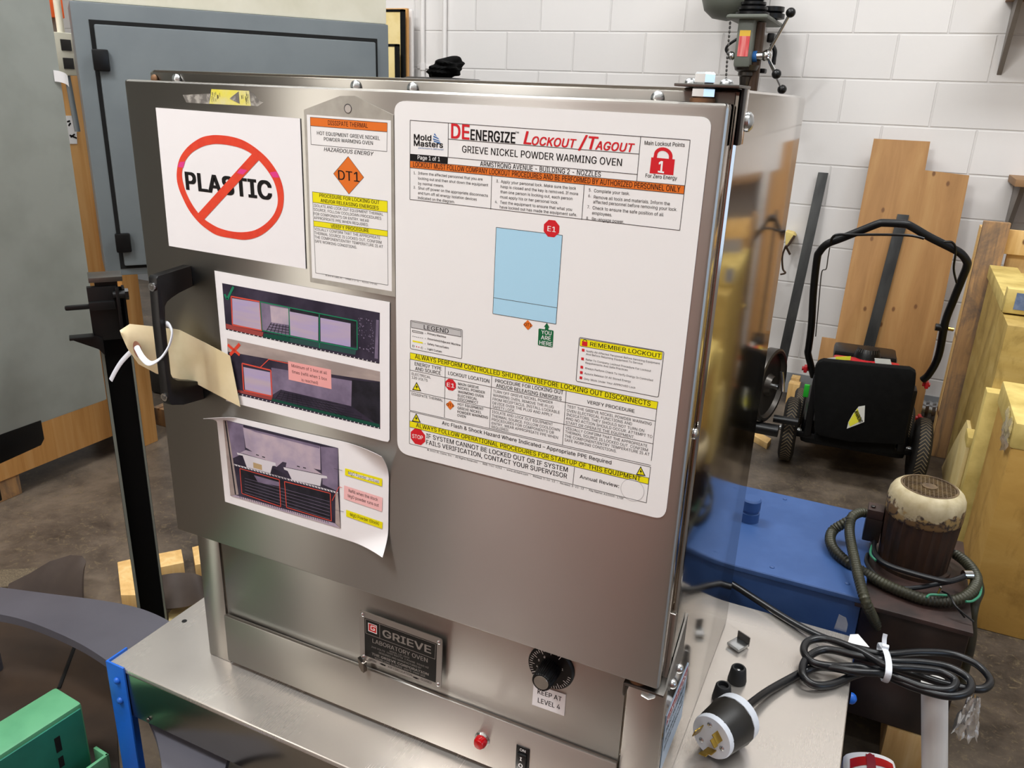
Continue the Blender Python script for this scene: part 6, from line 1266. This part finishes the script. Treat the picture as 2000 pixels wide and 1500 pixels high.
# flat bars and plywood leaning at the wall
def lean(pts, ytop, ybot, thick, mat, name, label, cat, extra=None, group=None):
    # pts: pixel outline; depth runs linearly from ytop at the top edge to ybot on the floor
    zt_ = None
    P = []
    top = min(p[1] for p in pts)
    z_t = PY(*[p for p in pts if p[1] == top][0], ytop).z
    nrm = Vector((0, z_t, ytop-ybot)).normalized(); nrm = Vector((0, z_t, -(ytop-ybot)))
    for p in pts: P.append(PP(p[0], p[1], Vector((0, ytop, z_t)), nrm.normalized()))
    for v in P:
        if v.z < .03: v.z = .0; v.y = ybot
    b = MB(); b.prism(P, nrm.normalized()*thick, mat, 0); o = b.build(name, loc=((P[0].x+P[1].x)/2, ybot, 0)); tag(o, label, cat, group); return o, P
# extend outlines to the floor by following vertical edges in the world
def tofloor(px, py, y): p = PY(px, py, y); return p
def leaning_board(name, label, cat, top_l, top_r, ytop, ybot, thick, mat, notch=None, slant=0, group=None):
    a = PY(*top_l, ytop); c = PY(*top_r, ytop); z = (a.z+c.z)/2
    def at(x, zz): f = zz/z; return Vector((x, ybot+(ytop-ybot)*f, zz))
    if notch is None: pts = [at(a.x, z), at(c.x, z), at(c.x+slant, 0), at(a.x+slant, 0)]
    else: pts = [at(x, zz) for x, zz in notch(z)]
    n_ = (pts[1]-pts[0]).cross(pts[2]-pts[0]).normalized(); n_ = n_ if n_.y > 0 else -n_
    b = MB(); b.prism(pts, n_*thick, mat, .0008); o = b.build(name, loc=(pts[-1].x, ybot, 0)); tag(o, label, cat, group); return o
yp0 = 4.38
pa_, pb_, pcx, pd_ = PY(1707, 270, yp0), PY(1817, 277, yp0), PY(1808, 332, yp0), PY(1893, 342, yp0)
le = PY(1640, 650, 4.30); 
def notch(z): return [(pa_.x, z), (pb_.x, z), (pb_.x+.002, pcx.z), (pd_.x, pd_.z), (pd_.x+.012, 0), (pa_.x-.01-.06, 0), (pa_.x-.01-.06, PY(1620, 656, 4.3).z), (pa_.x-.005, PY(1620, 656, 4.3).z)]
leaning_board('plywood_sheet', 'notched tan plywood sheet leaning on the block wall behind the mower', 'plywood sheet', (1707, 270), (1817, 277), yp0, 4.20, .018, 'ply', notch)
leaning_board('flat_steel_bar', 'long dark flat steel bar leaning on the wall left of the mower', 'steel bar', (1598, 337), (1618, 337), 4.43, 4.20, .008, 'bar_steel', slant=-.045, group='flat bars at the wall')
leaning_board('flat_steel_bar', 'shorter dark flat steel bar leaning on the notched plywood sheet', 'steel bar', (1753, 418), (1776, 420), 4.322, 4.16, .008, 'bar_steel', slant=-.06, group='flat bars at the wall')
# bracket with strings
sb = thing('wall_bracket_scrap', 'pale wooden scrap with dangling cord beside the oven back edge on the wall', 'wood scrap', PY(1542, 500, 4.4))
b = MB(); b.prism([PY(x, y, 4.36) for x, y in ((1534, 452), (1549, 456), (1553, 462), (1534, 488))], (0, .08, 0), 'yellow_wood', .003); b.build('wood_piece', sb)
b = MB(); b.tube([PY(1552, 460, 4.35), PY(1540, 478, 4.34), PY(1536, 482, 4.34), PY(1543, 497, 4.35)], .006, 'column_brown', 8, 5); b.tube([PY(1535, 480, 4.35), PY(1528, 500, 4.35), PY(1529, 525, 4.36), PY(1534, 533, 4.36), PY(1524, 536, 4.36)], .005, 'column_brown', 8, 5); b.build('cord', sb)
# shelf at the top right
for i, (px, py, lb) in enumerate(((1963, 4, 'brown wall shelf board at the top right corner'), (1968, 354, 'lower brown wall shelf board at the right edge'))):
    p = PY(px, py, WY); shf = thing('wall_shelf', lb, 'shelf', (p.x+.5, WY-.15, p.z), 'brown wall shelves')
    b = MB(); b.box((p.x, WY-.30, p.z), (p.x+1.1, WY, p.z+.03), 'shelf_wood', .002); b.build('shelf_board', shf)
    b = MB(); b.prism([(p.x+.03, WY, p.z), (p.x+.03, WY-.24, p.z), (p.x+.03, WY-.22, p.z-.03), (p.x+.03, WY-.02, p.z-.28), (p.x+.03, WY, p.z-.30)], (.02, 0, 0), 'shelf_grey', .002); b.build('bracket', shf)
# ------------------------------------------------------------------ drill press
DYY = 4.0
dp = thing('drill_press', 'grey green drill press with ball handles and red sticker behind the oven hinge', 'drill press', (PY(1460, 180, DYY).x, DYY+.1, 0))
VX = (1360, 0, 220/1650)
x5 = lambda x, y, yy_=DYY: PY(VX[0]+x*VX[2], VX[1]+y*VX[2], yy_)
cc = x5(800, 1250, DYY+.10)
b = MB(); b.cyl((cc.x, cc.y, 0), (cc.x, cc.y, x5(700, 300).z), .032, 'column_brown', 22); b.build('column', dp)
b = MB(); b.box((cc.x-.16, cc.y-.24, 0), (cc.x+.16, cc.y+.2, .05), 'drill_green', .01); b.box((cc.x-.14, cc.y-.34, .86), (cc.x+.14, cc.y-.03, .90), 'drill_green', .01); b.cyl((cc.x, cc.y, .82), (cc.x, cc.y, .95), .055, 'drill_green', 22); b.build('base_and_table', dp)
a = x5(610, 335); c = x5(850, 340); d = x5(560, 980); e = x5(800, 975); Wd = c.x-a.x
b = MB(); b.box((a.x, DYY, d.z), (c.x, DYY+.16, a.z+.02), 'drill_green', .012); b.build('head', dp)
a2 = x5(455, 210); c2 = x5(1060, 330); 
b = MB(); b.box((a2.x, DYY-.03, c2.z+.012), (c2.x, DYY+.42, a2.z), 'drill_green', .014); b.build('belt_deck', dp)
b = MB(); pc_ = x5(790, 110); 
b.lathe((pc_.x, DYY+.07, a2.z), (0, 0, 1), [(.075, 0), (.075, .012), (.058, .018), (.066, .024), (.066, .034), (.05, .04), (.056, .045), (.056, .055), (.04, .06), (.046, .066), (.046, .08), (.02, .082), (.02, .14), (.0001, .14)], 'black_plastic', 36); b.build('stepped_pulley', dp)
b = MB(); p_ = x5(960, 110); b.lathe((p_.x+.01, DYY+.22, a2.z), (0, 0, 1), [(.06, 0), (.06, .02), (.045, .025), (.055, .03), (.055, .05), (.0001, .05)], 'black_plastic', 30); b.build('stepped_pulley', dp)
b = MB(); g_ = x5(300, -60); r_ = .13
b.lathe((g_.x+.01, DYY+.22, x5(300, 245).z), (0, 0, 1), [(.001, 0), (.07, .012), (.11, .045), (.125, .09), (.125, .30), (.0001, .30)], 'drill_green', 36); b.build('motor_housing', dp)
st = [x5(*p, DYY-.001) for p in ((612, 458), (838, 458), (812, 835), (575, 825))]
b = MB(); b.box((st[3].x+.006, DYY-.0015, st[3].z), (st[1].x-.012, DYY, st[1].z-.02), 'red_sticker'); b.box((st[3].x+.006, DYY-.0015, st[1].z-.02), (st[1].x-.012, DYY, st[1].z+.004), 'yellow_sticker'); b.build('sticker', dp, label='red and yellow sticker on the head')
q_ = x5(690, 980); b = MB(); b.lathe((q_.x, DYY+.07, q_.z+.01), (0, 0, -1), [(.058, 0), (.05, .022), (.034, .03), (.034, .045), (.026, .05), (.022, .085), (.012, .1), (.010, .13), (.0001, .132)], 'iron', 26); b.build('spindle_chuck', dp)
h0 = x5(830, 830, DYY+.07); h1 = x5(1030, 815, DYY+.07)
b = MB(); b.cyl(h0, h0+(h1-h0)*.3, .024, 'logo_blue', 22); b.build('depth_collar', dp, label='blue depth collar')
b = MB(); b.cyl(h0+(h1-h0)*.3, h1+Vector((.01, 0, 0)), .020, 'chrome', 22); b.ball(h1, .026, 'chrome', 16); hub = b.build('feed_hub', dp)
for (x, y, yy_) in ((1383, 185, DYY+.02), (1175, 1085, DYY-.06), (1255, 1310, DYY+.13)):
    e_ = x5(x, y, yy_); b = MB(); b.cyl(h1, e_, .0068, 'chrome', 12); hd = b.build('feed_handle', hub)
    b = MB(); b.ball(e_, .021, 'black_plastic', 18); b.build('ball_knob', hd)
b = MB(); pth = [x5(495, 340), x5(490, 420), x5(475, 600), x5(460, 780), x5(445, 1000), x5(435, 1200), x5(432, 1400)]
for i_, p in enumerate(resample(spline(pth, 6), .018)): b.ball(p, .0055, 'zinc_dark', 6, (1, 1, 1.5))
b.build('chain', dp)
b = MB(); b.tube([x5(600, 570, DYY+.02), x5(470, 660, DYY+.02), x5(435, 730, DYY+.02), x5(480, 790, DYY+.02), x5(560, 800, DYY+.02)], .006, 'black_plastic', 8, 6); b.ball(x5(510, 820, DYY+.02), .02, 'chrome', 12); b.build('cable_loop', dp)
b = MB(); b.box(x5(1040, 480, DYY+.15), x5(1165, 640, DYY+.22), 'black_plastic', .008); b.tube([x5(1100, 640, DYY+.18), x5(1150, 740, DYY+.18), x5(1140, 850, DYY+.18), x5(1130, 950, DYY+.18)], .010, 'black_plastic', 8, 6); b.box(x5(910, 1000, DYY+.18), x5(1030, 1080, DYY+.24), 'black_plastic', .006); b.build('switch_box', dp)
# ------------------------------------------------------------------ hand wheel machine
VW = (1460, 640, .2)
HWY = 3.35
w5 = lambda x, y, yy_=HWY: PY(VW[0]+x*VW[2], VW[1]+y*VW[2], yy_)
hw = thing('handwheel_winch', 'dark iron handwheel with crank bars on a post beside the oven side', 'handwheel', (w5(150, 500).x-.06, HWY, 0))
wc = w5(250, 570); axd = Vector((.975, -.22, 0))
b = MB(); b.lathe(wc-axd*.05, axd, [(.13, 0), (.156, .004), (.158, .045), (.150, .05), (.140, .048), (.132, .03), (.05, .028), (.04, .05), (.0001, .05)], 'iron', 48); wl = b.build('wheel', hw)
b = MB(); b.lathe(wc-axd*.16, axd, [(.11, 0), (.12, .01), (.12, .11), (.10, .12)], 'iron', 40); b.build('drum', hw)
b = MB(); b.cyl(wc+axd*.0, wc+axd*.022, .012, 'galv', 14); b.tube([w5(335, 430, HWY-.02), w5(345, 530, HWY-.02), w5(345, 625, HWY-.03)], .008, 'galv', 10, 4); b.build('spoke_bar', wl)
b = MB(); b.cyl(w5(255, 885), w5(495, 925), .0165, 'black_plastic', 18); b.build('crank_bar', hw)
b = MB(); b.cyl(w5(30, 960, HWY-.06), w5(300, 1010, HWY-.06), .026, 'black_plastic', 22); b.build('crank_grip', hw)
pp_ = wc-axd*.12
b = MB(); b.box((pp_.x-.03, HWY, 0), (pp_.x+.02, HWY+.05, w5(260, -330).z), 'iron', .004); b.build('post', hw)
b = MB(); b.box((pp_.x-.15, HWY-.1, 0), (pp_.x+.05, HWY+.15, .03), 'iron', .006); b.build('base_plate', hw)
p = PZ(1490, 871, .0); b = MB(); b.prism([PZ(x, y, 0) for x, y in ((1470, 862), (1474, 852), (1505, 868), (1497, 878))], (0, 0, .03), 'pine', .002); tag(b.build('wood_offcut', loc=p), 'short pine offcut on the floor in front of the mower wheel', 'wood offcut')
for i, (pp, lb) in enumerate((((1536, 752, 1562, 774, 4.25), 'larger wooden block at the wall behind the left mower wheel'), ((1542, 740, 1562, 756, 4.33), 'smaller wooden block tucked behind the larger one'))):
    a = PY(pp[0], pp[3], pp[4]); c = PY(pp[2], pp[1], pp[4]); b = MB(); b.box((a.x, pp[4], 0), (c.x, pp[4]+.06, max(c.z, .06)), 'pine', .003); tag(b.build('wooden_block', loc=(a.x, pp[4], 0)), lb, 'wooden block', 'wooden blocks at the wall')

# ------------------------------------------------------------------ lawn mower
VR = (1460, 640, .2)
MO = Vector((.045, 3.55, 0)); ma = Vector((.998, .06, 0)).normalized(); mf = Vector((-ma.y, ma.x, 0))   # right, forward (to the wall)
mw = thing('lawn_mower', 'black push lawn mower with rear grass bag parked facing the wall', 'lawn mower', MO)
def ml(px, py, f): d = PP(px, py, MO+mf*f, mf)-MO; return d.dot(ma), d.z
def mp(px, py, f): return PP(px, py, MO+mf*f, mf)
def mr(x, y, f): return mp(VR[0]+x*VR[2], VR[1]+y*VR[2], f)
def mw_pt(u, f, z): return MO+ma*u+mf*f+UZ*z
R_ = .14
def wheel(u, f, r, w_):
    c = mw_pt(u, f, r); b = MB()
    b.lathe(c-ma*w_/2, ma, [(r*.55, 0), (r*.80, -.002), (r*.94, .004), (r, .014), (r, w_-.014), (r*.94, w_-.004), (r*.80, w_+.002), (r*.55, w_)], 'tyre', 44); t_ = b.build('wheel', mw)
    b = MB()
    for k in range(52):
        a = 2*math.pi*k/52
        for s_ in (-1, 1):
            a2_ = a+.16; d0 = mf*math.cos(a)+UZ*math.sin(a); d1 = mf*math.cos(a2_)+UZ*math.sin(a2_)
            p0 = c+d0*(r+.0006); p1 = c+d1*(r+.0006)+ma*s_*(w_/2-.010); tt = (mf*-math.sin(a)+UZ*math.cos(a))*.0021
            b.add([p0-tt, p0+tt, p1+tt, p1-tt], [[0, 1, 2, 3]], 'tread', False)
    b.build('tread', t_)
    b = MB(); b.lathe(c-ma*(w_/2+.002), ma, [(.0001, 0), (r*.5, .002), (r*.56, .006), (r*.56, w_-.002), (r*.5, w_+.002), (.0001, w_+.004)], 'mower_grey', 30); b.cyl(c-ma*(w_/2+.012), c+ma*(w_/2+.012), .012, 'galv', 14); b.build('wheel_hub', t_)
wl_u = ml(1540, 850, 0)[0]; wr_u = ml(1790, 900, 0)[0]
wheel(wl_u, 0, .142, .062); wheel(wr_u, 0, .142, .062); wheel(wl_u+.02, .44, .095, .05); wheel(wr_u-.02, .44, .095, .05)
b = MB(); b.frame_box(MO, ma, mf, UZ, (wl_u+.045, -.02, .09), (wr_u-.045, .50, .21), 'black_paint', .03); b.cyl(mw_pt(wl_u, 0, .142), mw_pt(wr_u, 0, .142), .012, 'zinc_dark', 12); b.build('deck', mw)
b = MB(); b.frame_box(MO, ma, mf, UZ, (wl_u+.06, -.06, .145), (wl_u+.09, .02, .42), 'black_paint', .006); b.frame_box(MO, ma, mf, UZ, (wr_u-.09, -.06, .145), (wr_u-.06, .02, .42), 'black_paint', .006)
b.frame_box(MO, ma, mf, UZ, (wl_u+.03, -.05, .13), (wr_u-.03, -.03, .155), 'black_paint', .006); b.build('handle_bracket', mw)
# bag
bf = -.22
A = [mr(655, 395, bf), mr(690, 340, bf), mr(740, 322, bf), mr(1200, 370, bf), mr(1590, 405, bf), mr(1650, 440, bf), mr(1640, 560, bf), mr(1530, 1150, bf), mr(1000, 1120, bf), mr(700, 1060, bf), mr(650, 1010, bf)]
b = MB(); b.prism(A, mf*.05, 'bag', .010); b.frame_box(MO, ma, mf, UZ, (ml(1600, 800, bf)[0], bf+.03, .17), (ml(1768, 800, bf)[0], -.02, .36), 'bag', .02); gb = b.build('grass_bag', mw)
b = MB(); b.prism([p-mf*.0015 for p in (mr(1085, 770, bf), mr(1147, 760, bf), mr(1140, 920, bf), mr(970, 985, bf), mr(985, 920, bf), mr(1030, 840, bf))], mf*.001, 'warn_white'); b.prism([p-mf*.002 for p in (mr(1075, 785, bf), mr(1112, 905, bf), mr(1000, 965, bf), mr(985, 925, bf), mr(1035, 840, bf))], mf*.001, 'warn_yellow')
vs, fs, x0, x1 = glyphs('WARNING', 2, False); o_ = mr(1040, 815, bf)-mf*.003; e_ = mr(1090, 925, bf)-mf*.003; ux = (e_-o_)/(x1-x0); uy = (mr(1090, 800, bf)-mf*.003-o_)*.75/CAP
b.add([o_+ux*(v.x-x0)+uy*v.y-mf*v.z*20 for v in vs], fs, 'black_ink', False); b.build('warning_label', gb, label='torn yellow and white warning label')
# engine
ec = Vector(mr(1140, 255, .28)); eu, ez = (ec-MO).dot(ma), ec.z
b = MB(); b.frame_box(MO, ma, mf, UZ, (eu-.12, .10, .20), (eu+.12, .40, ez-.035), 'mower_grey', .03); b.build('engine_block', mw)
zA, zB = ml(1690, 724, .05)[1], ml(1690, 706, .06)[1]
b = MB(); b.frame_box(MO, ma, mf, UZ, (eu-.13, .055, zA), (eu+.135, .115, zB), 'red_plastic', .012); b.build('engine_shroud', mw, label='red engine shroud')
zC, zD = ml(1650, 706, .17)[1], ml(1650, 686, .17)[1]
b = MB(); b.frame_box(MO, ma, mf, UZ, (eu-.13, .17, zC), (eu+.13, .33, zD), 'black_plastic', .018); b.build('engine_cover', mw)
zE, zF = ml(1688, 706, .13)[1], ml(1688, 678, .13)[1]
c_ = mw_pt(eu+.005, .13, zE); hh_ = zF-zE
b = MB(); b.lathe(c_, (0, 0, 1), [(.058, 0), (.052, hh_*.6), (.040, hh_*.97), (.0001, hh_)], 'black_plastic', 26)
for k in range(26): a = 2*math.pi*k/26; d = Vector((math.cos(a), math.sin(a), 0)); b.cyl(c_+d*.059, c_+d*.042+UZ*hh_*.97, .0015, 'zinc_dark', 6)
b.build('starter_grille', mw)
for pts_, m_ in ((((1240, 298), (1395, 310), (1412, 375), (1245, 345)), 'warn_white'), (((860, 285), (1010, 280), (1005, 318), (860, 312)), 'warn_yellow'), (((770, 300), (860, 290), (860, 312), (760, 318)), 'warn_white')):
    b = MB(); b.prism([mr(x, y, .05) for x, y in pts_], mf*.002, m_); b.build('engine_sticker', mw)
# handle in a leaning plane
hu = (UZ*.93-mf*.36).normalized(); hn = ma.cross(hu).normalized(); hp0 = MO+mf*.0+UZ*.42
def mh(x, y): return PP(1450+x*.275, 250+y*.275, hp0, hn)
lo_l = PP(1589, 735, hp0, hn); lo_r = PP(1802, 742, hp0, hn)
hpath = [lo_l, PP(1584, 715, hp0, hn), PP(1578, 690, hp0, hn), mh(470, 1560), mh(490, 1400), mh(505, 1150), mh(530, 930), mh(548, 880), mh(600, 825), mh(700, 785), mh(850, 725), mh(965, 680), mh(1010, 674), mh(1150, 682), mh(1200, 700), mh(1330, 775), mh(1480, 850), mh(1550, 890), mh(1590, 940), mh(1595, 980), mh(1560, 1070), mh(1500, 1220), mh(1440, 1380), PP(1833, 695, hp0, hn), PP(1815, 730, hp0, hn), lo_r]
b = MB(); b.tube(hpath, .0145, 'black_paint', 14, 5); hb = b.build('handlebar', mw)
b = MB(); fo = -hn*.018 if hn.y > 0 else hn*.018
b.tube([mh(630, 800)+fo, mh(640, 765)+fo, mh(680, 740)+fo, mh(800, 742)+fo, mh(950, 740)+fo, mh(1180, 745)+fo, mh(1290, 768)+fo], .005, 'black_plastic', 8, 6); b.build('control_bail', hb)
b = MB(); b.tube([mh(1430, 790)+fo, mh(1490, 795)+fo, mh(1515, 850)+fo, mh(1500, 980)+fo, mh(1520, 1080)+fo], .004, 'black_plastic', 8, 6)
b.tube([mh(620, 850), mh(608, 920), mh(595, 1000), mh(565, 1020), mh(550, 1150), mh(535, 1320), mh(520, 1480)], .0022, 'zinc_dark', 6, 6); b.build('control_cable', hb)
p = mh(1390, 1415); b = MB(); b.cyl(p-ma*.01, p+ma*.03, .014, 'black_plastic', 12); b.cyl(mh(1460, 1425), mh(1500, 1432), .007, 'brass', 10); b.build('rope_guide', hb)
for p in (mr(565, 400, 0), mr(1745, 555, 0), mr(1675, 885, .05)):
    b = MB(); b.cyl(p-ma*.014, p+ma*.014, .009, 'red_plastic', 10); b.frame_box(p, ma, mf, UZ, (-.006, -.02, -.014), (.008, .02, .014), 'red_plastic', .004); b.build('locking_knob', mw, label='red plastic locking knob')
p = mr(575, 615, .25); b = MB(); b.frame_box(p, ma, mf, UZ, (-.012, -.01, -.03), (.012, .01, .03), 'green_plastic', .004); b.build('release_tab', mw, label='bright green tab')
# silver duct on the floor by the wall
p = PY(1815, 800, 4.35); du = thing('foil_duct', 'short silver foil duct lying against the wall right of the mower', 'duct', (p.x, 4.35, 0))
b = MB(); b.tube([Vector((p.x-.08, 4.36, .06)), Vector((p.x+.1, 4.36, .06)), Vector((p.x+.3, 4.37, .06))], .055, 'foil', 20, 10, corr=.12, pitch=.03); b.build('duct_tube', du)

# ------------------------------------------------------------------ crates on the right
KX = .40
cra = thing('tall_yellow_crate', 'tall yellow plywood crate beside the mower on the right', 'crate', (KX+.35, 3.4, 0))
b = MB(); b.box((KX, 3.03, .0), (KX+.8, 3.84, .84), 'crate', .003); b.build('crate_side', cra)
by0 = 3.19
b = MB(); b.box((KX-.004, by0+.05, .842), (KX+.10, 3.9, .895), 'yellow_wood', .003); b.box((KX+.10, by0+.05, .842), (KX+.7, 3.9, .875), 'yellow_wood', .003); b.build('lid_batten', cra)
b = MB(); b.box((KX-.004, by0, .846), (KX+.5, by0+.05, .932), 'yellow_wood', .004); bm_ = b.build('lid_rail', cra)
p = PY(1982, 590, by0-.001); b = MB(); b.box((p.x, by0-.0015, .862), (p.x+.09, by0-.0003, .920), 'blue_tag'); b.build('blue_tag', bm_, label='blue printed tag')
b = MB(); yb_ = PX(1905, 860, KX).y; b.box((KX-.03, yb_-.05, PX(1905, 878, KX).z), (KX, yb_+.05, PX(1905, 832, KX).z), 'yellow_wood', .003); b.build('end_block', cra)
b = MB(); b.box((KX-.018, 2.97, 0), (KX+.06, 3.03, .62), 'yellow_wood', .003); b.build('corner_board', cra)
b = MB(); b.prism([PX(x, y, KX-.012) for x, y in ((1888, 820), (1893, 850), (1868, 945), (1850, 1010), (1815, 1010), (1833, 925), (1865, 860))], (.012, 0, 0), 'cream_wood', .001); b.build('pointed_slat', cra)
# upright pallet behind
plt = thing('upright_pallet', 'weathered wooden pallet standing upright behind the yellow crate', 'pallet', (.55, 3.95, 0))
PYD = 3.90
xl_, xr_ = PY(1920, 440, PYD).x, PY(1974, 442, PYD).x; ztp = PY(1935, 433, PYD).z
b = MB(); b.box((xl_, PYD, 0), (xr_, PYD+.035, ztp), 'pine_old', .003); b.build('stringer_board', plt, label='weathered grey brown board')
b = MB(); b.box((xl_-.002, PYD+.036, 0), (xl_+.03, PYD+.13, ztp-.03), 'pine', .002); b.build('stringer', plt)
for zt4 in (PY(1985, 450, PYD+.04).z, PY(1985, 450, PYD+.04).z-.22, .4): b = MB(); b.box((xl_+.03, PYD+.037, zt4-.10), (xl_+1.0, PYD+.06, zt4), 'pine', .002); b.build('slat', plt)
b = MB(); b.box((xr_+.02, PYD+.062, 0), (xr_+.12, PYD+.1, ztp-.06), 'pine', .002); b.build('stringer', plt)
# carton
car = thing('cardboard_carton', 'large brown cardboard carton with plastic wrapped top at the right edge', 'carton', (.8, 2.75, 0))
b = MB(); b.box((.418, 2.52, 0), (1.2, 2.93, .67), 'cardboard', .006); b.build('carton_body', car)
b = MB(); b.box((.412, 2.516, .60), (1.205, 2.935, .678), 'yellow_wood', .008); b.build('lid', car, label='pale yellow wrapped lid')
b = MB(); b.grid(lambda u, v: Vector((.405-.006*math.sin(19*u+11*v)*math.sin(7*v), 2.53+.13*u, .672-.10*v+.012*math.sin(9*u))), 22, 14, 'clear'); b.build('plastic_film', car)
